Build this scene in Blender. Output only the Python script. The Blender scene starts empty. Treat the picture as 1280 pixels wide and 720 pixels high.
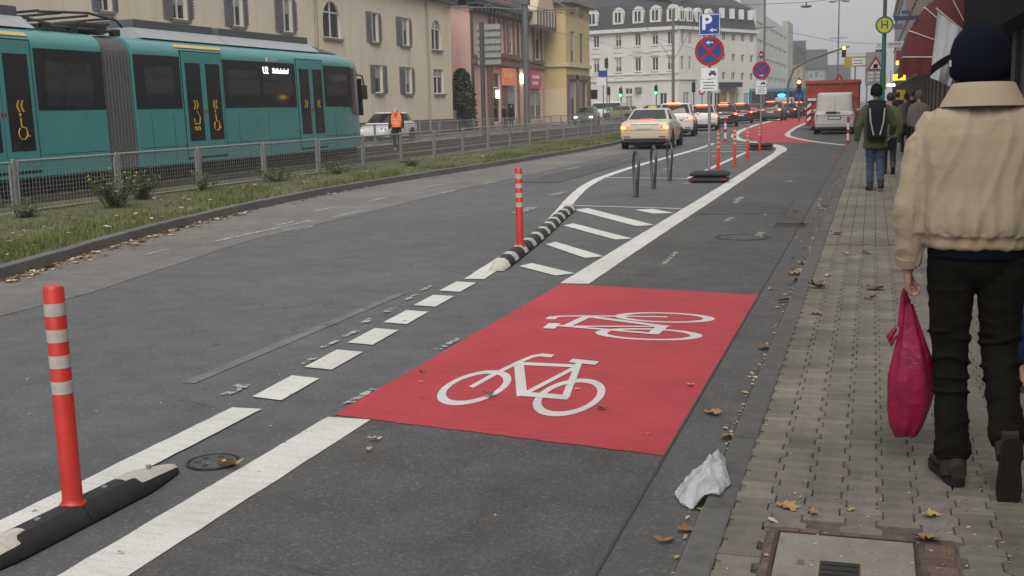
import bpy, bmesh, math, random
from mathutils import Vector, Matrix, noise
R = math.radians; PI = math.pi
random.seed(11)
S = bpy.context.scene; COL = S.collection

# ------------------------------------------------------------------ camera
CAMR = Matrix(((0.95553641, -0.02478643, 0.29382956), (0.29407122, 0.15354161, -0.94337007), (-0.02173229, 0.98783126, 0.15400358)))
CAMH = 1.62
cd = bpy.data.cameras.new('camera'); cam = bpy.data.objects.new('camera', cd); COL.objects.link(cam)
cam.matrix_world = Matrix.Translation((0, 0, CAMH)) @ CAMR.to_4x4()
cd.sensor_width = 36; cd.lens = 1450 * 36 / 1280; cd.clip_start = .05; cd.clip_end = 3000
S.camera = cam
def ray(px, py): return CAMR @ Vector(((px - 640) / 1450, (360 - py) / 1450, -1))
def atY(px, py, y): w = ray(px, py); return Vector((0, 0, CAMH)) + w * (y / w.y)
def atX(px, py, x): w = ray(px, py); return Vector((0, 0, CAMH)) + w * (x / w.x)
def gnd(px, py, z=0.): w = ray(px, py); return Vector((0, 0, CAMH)) + w * ((z - CAMH) / w.z)

# ------------------------------------------------------------------ sky, sun, exposure
W = bpy.data.worlds.new('World'); S.world = W; W.use_nodes = True
nt = W.node_tree; nt.nodes.clear()
out = nt.nodes.new('ShaderNodeOutputWorld'); bg = nt.nodes.new('ShaderNodeBackground')
sky = nt.nodes.new('ShaderNodeTexSky'); sky.sky_type = 'NISHITA'; sky.sun_disc = False
sky.sun_elevation = R(46); sky.sun_rotation = R(162); sky.air_density = 1.0; sky.dust_density = 6.0; sky.ozone_density = 1.0
hsv = nt.nodes.new('ShaderNodeHueSaturation'); hsv.inputs['Saturation'].default_value = .12; hsv.inputs['Value'].default_value = .35
cl = nt.nodes.new('ShaderNodeTexNoise'); cl.inputs['Scale'].default_value = 1.6; cl.inputs['Detail'].default_value = 5
tc = nt.nodes.new('ShaderNodeTexCoord')
cr = nt.nodes.new('ShaderNodeValToRGB')
cr.color_ramp.elements[0].position = .3; cr.color_ramp.elements[0].color = (5.15, 5.2, 5.35, 1)
cr.color_ramp.elements[1].position = .75; cr.color_ramp.elements[1].color = (6.1, 6.1, 6.15, 1)
mx = nt.nodes.new('ShaderNodeMix'); mx.data_type = 'RGBA'; mx.inputs[0].default_value = .82
nt.links.new(tc.outputs['Generated'], cl.inputs['Vector']); nt.links.new(cl.outputs['Fac'], cr.inputs['Fac'])
nt.links.new(sky.outputs[0], hsv.inputs['Color']); nt.links.new(hsv.outputs[0], mx.inputs[6]); nt.links.new(cr.outputs[0], mx.inputs[7])
nt.links.new(mx.outputs[2], bg.inputs['Color']); bg.inputs['Strength'].default_value = .064
nt.links.new(bg.outputs[0], out.inputs['Surface'])
sl = bpy.data.lights.new('sun', 'SUN'); sl.energy = 1.5; sl.angle = R(50); sl.color = (1, .97, .93)
sun = bpy.data.objects.new('sun', sl); COL.objects.link(sun); sun.rotation_euler = (R(44), 0, R(18)); sun.location = (0, 0, 50)
S.view_settings.view_transform = 'Standard'; S.view_settings.look = 'None'; S.view_settings.exposure = 1.0; S.view_settings.gamma = 1
S.render.engine = 'CYCLES'; S.cycles.max_bounces = 6; S.cycles.use_denoising = True

# ------------------------------------------------------------------ helpers
def setp(o, label=None, cat=None, group=None, kind=None):
    if label: o['label'] = label
    if cat: o['category'] = cat
    if group: o['group'] = group
    if kind: o['kind'] = kind
    return o
def thing(name, label, cat, loc=(0, 0, 0), rz=0., group=None):
    o = bpy.data.objects.new(name, None); COL.objects.link(o); o.empty_display_size = .2
    o.location = loc; o.rotation_euler = (0, 0, rz)
    return setp(o, label, cat, group)
def link(name, me, parent=None, loc=None, rot=None):
    o = bpy.data.objects.new(name, me); COL.objects.link(o)
    if parent: o.parent = parent
    if loc is not None: o.location = loc
    if rot is not None: o.rotation_euler = rot
    return o
def copy_tree(o, parent=None):
    c = o.copy(); COL.objects.link(c); c.parent = parent
    for ch in list(o.children): copy_tree(ch, c)
    return c
class MB:
    def __init__(s): s.v = []; s.f = []
    def add(s, v, f, M=None):
        n = len(s.v)
        s.v += [tuple(M @ Vector(p)) for p in v] if M is not None else [tuple(p) for p in v]
        s.f += [tuple(i + n for i in q) for q in f]; return s
    def box(s, x0, x1, y0, y1, z0, z1, M=None):
        return s.add([(x0, y0, z0), (x1, y0, z0), (x1, y1, z0), (x0, y1, z0), (x0, y0, z1), (x1, y0, z1), (x1, y1, z1), (x0, y1, z1)],
                     [(3, 2, 1, 0), (4, 5, 6, 7), (0, 1, 5, 4), (1, 2, 6, 5), (2, 3, 7, 6), (3, 0, 4, 7)], M)
    def loft(s, rings, caps=True, closed=True, M=None):
        n = len(rings[0]); v = [p for r in rings for p in r]; f = []
        for i in range(len(rings) - 1):
            for j in range(n if closed else n - 1):
                k = (j + 1) % n
                f.append((i * n + j, i * n + k, (i + 1) * n + k, (i + 1) * n + j))
        if caps:
            f.append(tuple(range(n - 1, -1, -1))); b = (len(rings) - 1) * n; f.append(tuple(b + j for j in range(n)))
        return s.add(v, f, M)
    def tube(s, pts, r, n=8, caps=True, flat=1., up=None, M=None):
        pts = [Vector(p) for p in pts]; m = len(pts)
        rr = r if isinstance(r, (list, tuple)) else [r] * m
        rings = []; side = None
        for i in range(m):
            t = (pts[min(i + 1, m - 1)] - pts[max(i - 1, 0)])
            if t.length < 1e-9: t = Vector((0, 0, 1))
            t.normalize()
            if side is None:
                u = Vector(up) if up else (Vector((0, 0, 1)) if abs(t.z) < .9 else Vector((0, 1, 0)))
                side = t.cross(u)
            else: side = side - t * side.dot(t)
            side.normalize(); o = side.cross(t)
            q = rr[i]; qa, qb = q if isinstance(q, tuple) else (q, q * flat)
            rings.append([tuple(pts[i] + side * (math.cos(2 * PI * k / n) * qa) + o * (math.sin(2 * PI * k / n) * qb)) for k in range(n)])
        return s.loft(rings, caps, True, M)
    def cyl(s, x, y, z0, z1, r, r1=None, n=16, M=None):
        r1 = r if r1 is None else r1
        return s.loft([[(x + r * math.cos(2 * PI * k / n), y + r * math.sin(2 * PI * k / n), z0) for k in range(n)],
                       [(x + r1 * math.cos(2 * PI * k / n), y + r1 * math.sin(2 * PI * k / n), z1) for k in range(n)]], True, True, M)
    def lathe(s, prof, n=24, M=None):
        return s.loft([[(r * math.cos(2 * PI * k / n), r * math.sin(2 * PI * k / n), z) for k in range(n)] for r, z in prof], True, True, M)
    def ell(s, c, r, n=12, m=8, M=None):
        c = Vector(c)
        return s.loft([[(c.x + r[0] * math.sin(PI * (i + .02) / (m + .04)) * math.cos(2 * PI * k / n), c.y + r[1] * math.sin(PI * (i + .02) / (m + .04)) * math.sin(2 * PI * k / n), c.z - r[2] * math.cos(PI * (i + .02) / (m + .04))) for k in range(n)] for i in range(m + 1)], True, True, M)
    def prism(s, poly, h0, h1, fn):   # poly of (a,b), fn(a,b,h)->xyz
        n = len(poly)
        return s.add([fn(a, b, h0) for a, b in poly] + [fn(a, b, h1) for a, b in poly],
                     [tuple(range(n - 1, -1, -1)), tuple(range(n, 2 * n))] + [(i, (i + 1) % n, n + (i + 1) % n, n + i) for i in range(n)])
    def poly(s, pts):
        return s.add(pts, [tuple(range(len(pts)))])
    def mesh(s, name, mat=None, smooth=None, bevel=0, segs=2, fix=True):
        me = bpy.data.meshes.new(name); me.from_pydata(s.v, [], s.f)
        if fix or bevel:
            bm = bmesh.new(); bm.from_mesh(me)
            if bevel:
                bmesh.ops.remove_doubles(bm, verts=bm.verts, dist=1e-5)
                ed = [e for e in bm.edges if len(e.link_faces) == 2 and e.calc_face_angle(0) > R(35)]
                bmesh.ops.bevel(bm, geom=ed, offset=bevel, segments=segs, profile=.6, affect='EDGES', clamp_overlap=True)
            if fix: bmesh.ops.recalc_face_normals(bm, faces=bm.faces)
            bm.to_mesh(me); bm.free()
        if smooth is not None:
            me.polygons.foreach_set('use_smooth', [True] * len(me.polygons)); me.set_sharp_from_angle(angle=R(smooth))
        if mat: me.materials.append(mat)
        return me
    def build(s, name, mat, parent=None, loc=None, rot=None, **k):
        return link(name, s.mesh(name, mat, **k), parent, loc, rot)
def remesh(mb, name, mat, voxel, smooth=6, disp=None, parent=None, tris=None):
    me = mb.mesh(name + '_src'); o = bpy.data.objects.new(name + '_src', me); COL.objects.link(o)
    md = o.modifiers.new('r', 'REMESH'); md.mode = 'VOXEL'; md.voxel_size = voxel
    if smooth: sm = o.modifiers.new('s', 'SMOOTH'); sm.factor = .5; sm.iterations = smooth
    dg = bpy.context.evaluated_depsgraph_get(); ev = o.evaluated_get(dg)
    m2 = bpy.data.meshes.new_from_object(ev); bpy.data.objects.remove(o); bpy.data.meshes.remove(me)
    m2.name = name
    if disp:
        nv = [v.normal.copy() for v in m2.vertices]
        for v, n in zip(m2.vertices, nv): v.co = v.co + n * disp(v.co, n)
    m2.materials.clear(); m2.materials.append(mat)
    m2.polygons.foreach_set('use_smooth', [True] * len(m2.polygons))
    return link(name, m2, parent)
_fonts = {}
def text_mesh(txt, size, mat, depth=.002, bold=0., aspect=1.):
    c = bpy.data.curves.new('t', 'FONT'); c.body = txt; c.size = size; c.align_x = 'CENTER'; c.align_y = 'CENTER'; c.extrude = depth; c.offset = bold
    c.resolution_u = 3
    o = bpy.data.objects.new('t', c); COL.objects.link(o)
    bpy.context.view_layer.update()
    me = bpy.data.meshes.new_from_object(o.evaluated_get(bpy.context.evaluated_depsgraph_get()))
    bpy.data.objects.remove(o); bpy.data.curves.remove(c)
    if aspect != 1.:
        for v in me.vertices: v.co.x *= aspect
    me.materials.clear(); me.materials.append(mat); me.name = 'lettering'
    return me

# ------------------------------------------------------------------ materials
def nodes(name):
    m = bpy.data.materials.new(name); m.use_nodes = True
    t = m.node_tree; b = t.nodes['Principled BSDF']; return m, t, b
def N(t, typ, **k):
    n = t.nodes.new(typ)
    for a, v in k.items():
        if a.startswith('_'): n.inputs[a[1:].replace('_', ' ')].default_value = v
        else: setattr(n, a, v)
    return n
def ramp(t, src, stops):
    n = t.nodes.new('ShaderNodeValToRGB'); e = n.color_ramp.elements
    while len(e) < len(stops): e.new(.5)
    for q, (p_, c) in zip(e, stops): q.position = p_; q.color = (*c, 1) if len(c) == 3 else c
    t.links.new(src, n.inputs['Fac']); return n
def mixc(t, fac, a, b, mode='MIX'):
    n = t.nodes.new('ShaderNodeMix'); n.data_type = 'RGBA'; n.blend_type = mode
    for s_, i in ((fac, 0), (a, 6), (b, 7)):
        if hasattr(s_, 'is_linked'): t.links.new(s_, n.inputs[i])
        else: n.inputs[i].default_value = s_ if i == 0 else (*s_, 1)
    return n.outputs[2]
def noise_(t, vec, scale, detail=4, rough=.55, dist=0.):
    n = N(t, 'ShaderNodeTexNoise'); n.inputs['Scale'].default_value = scale; n.inputs['Detail'].default_value = detail
    n.inputs['Roughness'].default_value = rough; n.inputs['Distortion'].default_value = dist
    if vec is not None: t.links.new(vec, n.inputs['Vector'])
    return n.outputs['Fac']
def bump(t, b, h, strength=.3, dist=.01):
    n = N(t, 'ShaderNodeBump'); n.inputs['Strength'].default_value = strength; n.inputs['Distance'].default_value = dist
    t.links.new(h, n.inputs['Height']); t.links.new(n.outputs[0], b.inputs['Normal'])
def mat(name, col, rough=.6, metal=0., var=.14, vs=5., bmp=0., bs=60., rnd=0., em=None, es=0., coat=0., spec=None, vec='Object', dirt=None, trans=0., sss=0., wv=None, streak=None):
    m, t, b = nodes(name)
    tc = N(t, 'ShaderNodeTexCoord').outputs[vec]
    f = noise_(t, tc, vs, 6, .6)
    d = tuple(c * (1 - var) for c in col); l = tuple(min(1, c * (1 + var)) for c in col)
    c = ramp(t, f, [(.3, d), (.7, l)]).outputs[0]
    if dirt:
        f2 = noise_(t, tc, dirt[1], 7, .7, .4); c = mixc(t, ramp(t, f2, [(dirt[2], (0, 0, 0)), (dirt[2] + .14, (1, 1, 1))]).outputs[0], c, dirt[0])
    if rnd:
        oi = N(t, 'ShaderNodeObjectInfo'); mr = N(t, 'ShaderNodeMapRange'); mr.inputs[3].default_value = 1 - rnd; mr.inputs[4].default_value = 1 + rnd
        t.links.new(oi.outputs['Random'], mr.inputs[0])
        cc = N(t, 'ShaderNodeCombineColor')
        for i in range(3): t.links.new(mr.outputs[0], cc.inputs[i])
        c = mixc(t, 1., c, cc.outputs[0], 'MULTIPLY')
    if wv:
        P = N(t, 'ShaderNodeNewGeometry').outputs['Position']
        c = mixc(t, 1., c, ramp(t, noise_(t, P, wv[0], 6, .65, .5), [(.3, (1 - wv[1],) * 3), (.65, (1 + wv[1] * .35,) * 3)]).outputs[0], 'MULTIPLY')
    if streak:
        mp = N(t, 'ShaderNodeMapping'); mp.inputs['Scale'].default_value = (1, 1, .1); t.links.new(tc, mp.inputs['Vector'])
        c = mixc(t, ramp(t, noise_(t, mp.outputs[0], streak[0], 7, .7), [(.5, (0, 0, 0)), (.75, (streak[1],) * 3)]).outputs[0], c, tuple(x * .55 for x in col))
    t.links.new(c, b.inputs['Base Color'])
    b.inputs['Roughness'].default_value = rough; b.inputs['Metallic'].default_value = metal
    if rough > .15:
        rr = ramp(t, f, [(.3, (max(.05, rough - .08),) * 3), (.7, (min(1, rough + .08),) * 3)]); t.links.new(rr.outputs[0], b.inputs['Roughness'])
    if bmp: bump(t, b, noise_(t, tc, bs, 5, .6), bmp)
    if em: b.inputs['Emission Color'].default_value = (*em, 1); b.inputs['Emission Strength'].default_value = es
    if coat: b.inputs['Coat Weight'].default_value = coat; b.inputs['Coat Roughness'].default_value = .08
    if spec is not None: b.inputs['Specular IOR Level'].default_value = spec
    if trans: b.inputs['Transmission Weight'].default_value = trans
    if sss: b.inputs['Subsurface Weight'].default_value = sss; b.inputs['Subsurface Radius'].default_value = (.02, .008, .004)
    return m

def asphalt(name, base, speck=.35, tint=(1, 1, 1), big=.16):
    m, t, b = nodes(name)
    P = N(t, 'ShaderNodeNewGeometry').outputs['Position']
    f1 = noise_(t, P, .35, 5, .6); f2 = noise_(t, P, 3.2, 6, .65); f3 = noise_(t, P, 150, 3, .75)
    vo = N(t, 'ShaderNodeTexVoronoi'); vo.inputs['Scale'].default_value = 75; t.links.new(P, vo.inputs['Vector'])
    c0 = tuple(base * q for q in tint)
    c = ramp(t, f1, [(.3, tuple(x * (1 - big) for x in c0)), (.7, tuple(x * (1 + big) for x in c0))]).outputs[0]
    c = mixc(t, .5, c, ramp(t, f2, [(.28, (.30,) * 3), (.72, (.70,) * 3)]).outputs[0], 'OVERLAY')
    c = mixc(t, min(1, speck * 1.35), c, ramp(t, f3, [(.38, (.15,) * 3), (.62, (.85,) * 3)]).outputs[0], 'OVERLAY')
    st = N(t, 'ShaderNodeSeparateColor'); t.links.new(vo.outputs['Color'], st.inputs[0])
    c = mixc(t, ramp(t, st.outputs[0], [(.86, (0, 0, 0)), (.97, (.34,) * 3)]).outputs[0], c, tuple(x * 2.3 for x in c0))
    # fine cracks and stains
    mp = N(t, 'ShaderNodeMapping'); mp.inputs['Scale'].default_value = (1.1, .16, 1); t.links.new(P, mp.inputs['Vector'])
    f4 = noise_(t, mp.outputs[0], 1.3, 8, .7, .8)
    c = mixc(t, ramp(t, f4, [(.57, (0, 0, 0)), (.75, (.45,) * 3)]).outputs[0], c, tuple(x * .62 for x in c0))
    cv = N(t, 'ShaderNodeTexVoronoi'); cv.feature = 'DISTANCE_TO_EDGE'; cv.inputs['Scale'].default_value = .42
    wv = N(t, 'ShaderNodeTexNoise'); wv.inputs['Scale'].default_value = 2.5; wv.inputs['Detail'].default_value = 6; t.links.new(P, wv.inputs['Vector'])
    va = N(t, 'ShaderNodeVectorMath', operation='MULTIPLY_ADD'); va.inputs[1].default_value = (.9,) * 3; t.links.new(wv.outputs['Color'], va.inputs[0]); t.links.new(P, va.inputs[2]); t.links.new(va.outputs[0], cv.inputs['Vector'])
    ck = ramp(t, cv.outputs['Distance'], [(.0, (.75,) * 3), (.006, (0, 0, 0))]).outputs[0]
    ckm = mixc(t, 1., ck, ramp(t, f1, [(.48, (0, 0, 0)), (.56, (1, 1, 1))]).outputs[0], 'MULTIPLY')
    c = mixc(t, ckm, c, tuple(x * .35 for x in c0))
    t.links.new(c, b.inputs['Base Color']); b.inputs['Roughness'].default_value = .82; b.inputs['Specular IOR Level'].default_value = .35
    bump(t, b, f3, .8, .006)
    return m
def paint(name, col, under, wear=.62, edge=.1, vs=9.):
    m, t, b = nodes(name)
    P = N(t, 'ShaderNodeNewGeometry').outputs['Position']
    f = noise_(t, P, vs, 9, .72); f3 = noise_(t, P, 170, 3, .75); f1 = noise_(t, P, 1.4, 4)
    c = ramp(t, f1, [(.3, tuple(x * .86 for x in col)), (.7, tuple(min(1, x * 1.06) for x in col))]).outputs[0]
    c = mixc(t, .4, c, ramp(t, f3, [(.35, (.15,) * 3), (.6, (.85,) * 3)]).outputs[0], 'OVERLAY')
    mp = N(t, 'ShaderNodeMapping'); mp.inputs['Scale'].default_value = (2.2, 14, 1); t.links.new(P, mp.inputs['Vector'])
    fs = noise_(t, mp.outputs[0], 1.6, 6, .7)
    c = mixc(t, ramp(t, fs, [(.48, (0, 0, 0)), (.72, (.45,) * 3)]).outputs[0], c, tuple(x * .55 for x in col))
    tp = N(t, 'ShaderNodeBsdfTransparent'); ms = N(t, 'ShaderNodeMixShader')
    t.links.new(ramp(t, f, [(wear, (0, 0, 0)), (wear + edge, (1, 1, 1))]).outputs[0], ms.inputs[0]); t.links.new(b.outputs[0], ms.inputs[1]); t.links.new(tp.outputs[0], ms.inputs[2])
    t.links.new(ms.outputs[0], t.nodes['Material Output'].inputs['Surface'])
    t.links.new(c, b.inputs['Base Color']); b.inputs['Roughness'].default_value = .7; b.inputs['Specular IOR Level'].default_value = .3
    bump(t, b, f3, .35, .003)
    return m
A_LANE = asphalt('asphalt_lane', .118, .38, (.97, 1.0, 1.03))
A_BIKE = asphalt('asphalt_bike_lane', .100, .38, (1.03, 1, .98))
A_OLD = asphalt('asphalt_old', .158, .4, (1.06, 1, .94), .24)
A_PATCH = asphalt('asphalt_patch', .085, .3)
GUT = asphalt('gutter_concrete', .112, .25, (1.02, 1, .98), .12)
WHITE = paint('road_paint_white', (.66, .65, .61), (.12, .12, .12), .63, .05)
WORN = paint('road_paint_worn', (.45, .44, .42), (.085, .085, .085), .47, .06, 16.)
RED = paint('road_paint_red', (.46, .052, .064), (.2, .05, .05), .645, .06, 14.)
M_KERB = mat('kerb_stone', (.125, .122, .115), .85, var=.22, vs=12, bmp=.5, bs=90, rnd=.12)
M_PAVER = mat('paver_concrete', (.225, .205, .17), .88, var=.2, vs=14, bmp=.5, bs=120, rnd=.17, wv=(1.1, .35), dirt=((.11, .1, .085), 3.2, .6), vec='Object')
M_BED = mat('joint_sand', (.085, .078, .066), .95, var=.35, vs=40, bmp=.5)
M_BLACK = mat('black_rubber', (.022, .022, .023), .62, var=.3, vs=14, bmp=.25, bs=150)
M_BPLAST = mat('black_plastic', (.02, .02, .022), .45, var=.2)
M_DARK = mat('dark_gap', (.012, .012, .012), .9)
M_STEEL = mat('galvanised_steel', (.36, .37, .37), .48, .55, var=.18, vs=18, bmp=.1)
M_FENCE = mat('fence_steel', (.29, .295, .29), .55, .4, var=.22, vs=14)
M_DGREY = mat('dark_grey_metal', (.075, .078, .082), .5, .3, var=.15)
M_POLE = mat('mast_grey', (.13, .135, .145), .6, .2, var=.15)
M_WHITEP = mat('white_plastic', (.62, .62, .6), .5, var=.08)
M_SIGNW = mat('sign_white', (.72, .73, .75), .4, var=.05)
M_BLUE = mat('sign_blue', (.018, .06, .25), .4, var=.08)
M_SRED = mat('sign_red', (.36, .016, .022), .4, var=.08)
M_BACK = mat('sign_back', (.30, .31, .30), .5, .2, var=.1)
M_YEL = mat('sign_yellow', (.62, .44, .03), .5, var=.08)
M_CREAMP = mat('cream_reflective_rubber', (.52, .5, .43), .55, var=.1, vs=20, dirt=((.3, .29, .26), 9, .6))
M_BOLL = mat('bollard_red', (.56, .04, .028), .42, var=.1, vs=10, dirt=((.30, .035, .028), 9, .58))
M_REFL = mat('reflective_band', (.46, .43, .40), .4, var=.12, vs=30)
M_GLASS = mat('window_glass', (.02, .023, .026), .06, var=.2, vs=1.2, spec=.6)
M_CGLASS = mat('car_glass', (.016, .018, .02), .05, var=.1, spec=.7)
M_PVC = mat('window_frame_white', (.68, .68, .66), .5, var=.06)
M_TYRE = mat('tyre', (.016, .016, .016), .8, var=.2, vs=20)
M_RIM = mat('rim', (.32, .33, .34), .35, .8, var=.1)
M_CHROME = mat('chrome', (.6, .6, .62), .15, 1., var=.04)
M_TAIL = mat('tail_lamp', (.5, .01, .01), .25, var=.05, em=(1, .04, .03), es=2.6)
M_TAILO = mat('tail_lamp_bright', (.6, .05, .01), .25, var=.05, em=(1, .16, .035), es=5.)
M_TAILR = mat('tail_lamp_unlit', (.3, .01, .012), .2, var=.05)
M_HEAD = mat('head_lamp', (.9, .85, .7), .2, em=(1, .86, .6), es=9.)
M_SKIN = mat('skin', (.52, .30, .235), .55, var=.12, vs=25, bmp=.15, bs=200, sss=.08)

# ================================================================== THE GROUND
def sheet(name, pts, z, m, parent=None, kind='structure'):
    o = MB().poly([(x, y, z) for x, y in pts]).build(name, m, parent, fix=False)
    if parent is None: setp(o, kind=kind)
    return o
def strip_pts(pts, w):          # left and right offsets of a polyline
    L, Rr = [], []
    for i, p_ in enumerate(pts):
        a = Vector(pts[max(i - 1, 0)]); b = Vector(pts[min(i + 1, len(pts) - 1)]); d = (b - a).normalized(); n = Vector((-d.y, d.x))
        L.append(Vector(p_) + n * w / 2); Rr.append(Vector(p_) - n * w / 2)
    return L, Rr
def smooth_line(pts, k=3):
    out_ = []
    P_ = [Vector(p) for p in pts]
    for i in range(len(P_) - 1):
        p0 = P_[max(i - 1, 0)]; p1 = P_[i]; p2 = P_[i + 1]; p3 = P_[min(i + 2, len(P_) - 1)]
        for j in range(k):
            t = j / k
            out_.append(.5 * ((2 * p1) + (p2 - p0) * t + (2 * p0 - 5 * p1 + 4 * p2 - p3) * t * t + (3 * p1 - p0 - 3 * p2 + p3) * t ** 3))
    return out_ + [P_[-1]]
def line(name, pts, w, m, parent, z=.008, k=1, jag=0.):
    if k > 1: pts = smooth_line(pts, k)
    pts = [Vector(p) for p in pts]
    if pts[0].y < 20 and w > .07:
        q = []
        for a, b_ in zip(pts, pts[1:]):
            n0 = max(1, int((b_ - a).length / .12)); q += [a + (b_ - a) * i / n0 for i in range(n0)]
        pts = q + [pts[-1]]; jag = .0035
    L, Rr = strip_pts(pts, w); mb = MB(); n = len(L)
    v = [(p.x + random.uniform(-jag, jag), p.y, z) for p in L] + [(p.x + random.uniform(-jag, jag), p.y, z) for p in Rr]
    mb.add(v, [(i, n + i, n + i + 1, i + 1) for i in range(n - 1)])
    return mb.build(name, m, parent)
M_SOIL = mat('ground_soil', (.10, .095, .085), .95, var=.25, vs=.4, vec='Object')
ground = sheet('ground', [(-900, -200), (900, -200), (900, 1500), (-900, 1500)], -.06, M_SOIL)
road = MB().add([(-14, -12, 0), (-.62, -12, 0), (-.62, 700, 0), (-14, 700, 0)], [(0, 1, 2, 3)]).build('road', A_LANE)
setp(road, kind='structure')
cross = sheet('cross_road', [(-140, 112), (-14, 112), (-14, 142), (-140, 146)], -.004, A_OLD)
sheet('side_street', [(-25.2, -30), (-20.8, -30), (-20.8, 160), (-25.2, 160)], -.004, A_OLD)
sheet('far_pavement', [(-27.2, -30), (-25.2, -30), (-25.2, 112), (-27.2, 112)], .06, mat('far_paving', (.2, .19, .175), .9, vs=3))
# asphalt of different ages lies on the lane as thin sheets
sheet('bike_lane_surface', [(-2.72, -12), (-.875, -12), (-.875, 60), (-2.9, 60), (-2.72, 20)], .004, A_BIKE, road)
sheet('old_lane_surface', [(-14, -12), (-6.3, -12), (-6.9, 9), (-7.6, 13), (-7.9, 22), (-8.0, 45), (-9, 60), (-14, 60)], .004, A_OLD, road)
sheet('repair_patch', [(-4.0, 6.0), (-3.9, 6.0), (-3.93, 9.5), (-4.03, 9.5)], .004, A_OLD, road)
sheet('repair_patch', [(-7.4, 24), (-6.4, 24), (-6.5, 35), (-7.4, 35)], .008, A_PATCH, road)
sheet('repair_patch', [(-2.45, 17), (-1.2, 17.2), (-1.2, 19.6), (-2.4, 19.2)], .008, A_PATCH, road)
# gutter and kerb on the right
setp(MB().add([(-.875, -8, .005), (-.62, -8, .012), (-.62, 120, .012), (-.875, 120, .005)], [(0, 1, 2, 3)]).build('gutter', GUT), kind='structure')
setp(line('gutter_joint', [(-.885, -8), (-.885, 60)], .012, mat('joint_tar', (.06, .058, .055), .8), None, z=.0095), kind='structure')
kerb = thing('kerb', None, None); setp(kerb, kind='structure')
kme = MB().box(-.597, -.478, .004, .996, -.05, .075).mesh('kerb_stone', M_KERB, bevel=.012)
for i in range(-1, 40): link('kerb_stone', kme, kerb, (random.uniform(-.002, .002), i * 1.0 + .33, random.uniform(-.003, .002)))
setp(MB().box(-.597, -.478, 39.4, 140, -.05, .073).build('far_kerb_stones', M_KERB, kerb), kind='stuff')
setp(MB().box(-.62, -.5975, -3, 40, -.05, .018).build('joint_dirt', mat('joint_dirt', (.045, .04, .032), .95, var=.4, vs=60), kerb), kind='stuff')

# pavement of interlocking stones
pave = MB().add([(-.478, -6, .048), (60, -6, .048), (60, 300, .048), (-.478, 300, .048)], [(0, 1, 2, 3)]).build('pavement', M_BED); setp(pave, kind='structure')
PW, PL = .134, .205
def paver_mesh(seed):
    rs = random.Random(seed)
    w, l, a, g = PW / 2, PL / 2, .0115, .0024
    # wavy long sides: wide at the ends, narrow at the waist, on both sides
    side = [(-l + g, w - g + a), (-l * .52, w - g + a), (-l * .40, w - g - a), (l * .40, w - g - a), (l * .52, w - g + a), (l - g, w - g + a)]
    poly = [(x, y) for y, x in side] + [(-x, y) for y, x in reversed(side)]
    n = len(poly); z = .022 + rs.uniform(-.0012, .0016); c = .0035
    tx, ty = rs.uniform(-.007, .007), rs.uniform(-.007, .007)
    ins = [(x - math.copysign(c, x), y - math.copysign(c, y)) for x, y in poly]
    mb = MB(); v = [(x, y, -.01) for x, y in poly] + [(x, y, z - c * .8 + x * tx + y * ty) for x, y in poly] + [(x, y, z + x * tx + y * ty) for x, y in ins]
    f = [(i, (i + 1) % n, n + (i + 1) % n, n + i) for i in range(n)] + [(n + i, n + (i + 1) % n, 2 * n + (i + 1) % n, 2 * n + i) for i in range(n)]
    h = n // 2   # split the top into convex-ish pieces
    f += [(2 * n + 0, 2 * n + 1, 2 * n + n - 2, 2 * n + n - 1), (2 * n + 1, 2 * n + 2, 2 * n + n - 3, 2 * n + n - 2), (2 * n + 2, 2 * n + 3, 2 * n + n - 4, 2 * n + n - 3), (2 * n + 3, 2 * n + 4, 2 * n + n - 5, 2 * n + n - 4), (2 * n + 4, 2 * n + 5, 2 * n + n - 6, 2 * n + n - 5)]
    return mb.add(v, f)
pmb = [paver_mesh(s_) for s_ in range(8)]
pms = [q.mesh('paver', M_PAVER) for q in pmb]
COVX0, COVX1, COVY0, COVY1 = -.325, .345, 3.2, 4.22
spots = []
x = -.478 + PW / 2 + .004; ci = 0
while x < 3.05:
    y = .5 + (PL / 2 if ci % 2 else 0)
    while y < 13.0:
        if not (COVX0 - .0 < x < COVX1 + .0 and COVY0 < y < COVY1 + .02): spots.append((x, y))
        y += PL
    x += PW; ci += 1
def vis(x, y):
    if y < 3.2: return False
    c = CAMR.transposed() @ (Vector((x, y, .07)) - Vector((0, 0, CAMH))); px = 640 + 1450 * c.x / -c.z; py = 360 - 1450 * c.y / -c.z
    if not (-20 < px < 1300 and py < 745): return False
    if 1165 < px < 1280 and py < 560: return False
    return True
spots.sort(key=lambda q: (not vis(*q), q[1] * q[1] + q[0] * q[0]))
far = MB()
for i, (x, y) in enumerate(spots):
    if i < 300: link('paver', pms[random.randrange(8)], pave, (x + random.uniform(-.0012, .0012), y + random.uniform(-.0015, .0015), .048), (0, 0, random.uniform(-.008, .008)))
    else:
        q = pmb[random.randrange(8)]; far.add([(vx + x, vy + y, vz + .048) for vx, vy, vz in q.v], q.f)
x = -.478
for r_ in range(0, 90):        # beyond: straight-edged stones
    yy = 13.02 + r_ * .205
    for c_ in range(0, 26):
        xx = -.474 + c_ * .134
        z = .07 + random.uniform(-.0015, .0015); s_ = .0675 * (c_ % 2) 
        far.box(xx, xx + .129, yy + s_, yy + .2 + s_, .045, z)
setp(far.build('far_pavers', M_PAVER, pave), kind='stuff')
sheet('distant_paving', [(-.478, 31.6), (30, 31.6), (30, 300), (-.478, 300)], .069, mat('distant_paving', (.19, .178, .155), .9, vs=4), pave)
MB().add([(3.0, 0, .069), (6, 0, .069), (6, 31.6, .069), (3.0, 31.6, .069)], [(0, 1, 2, 3)]).build('paving_edge_strip', M_PAVER, pave)

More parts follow.
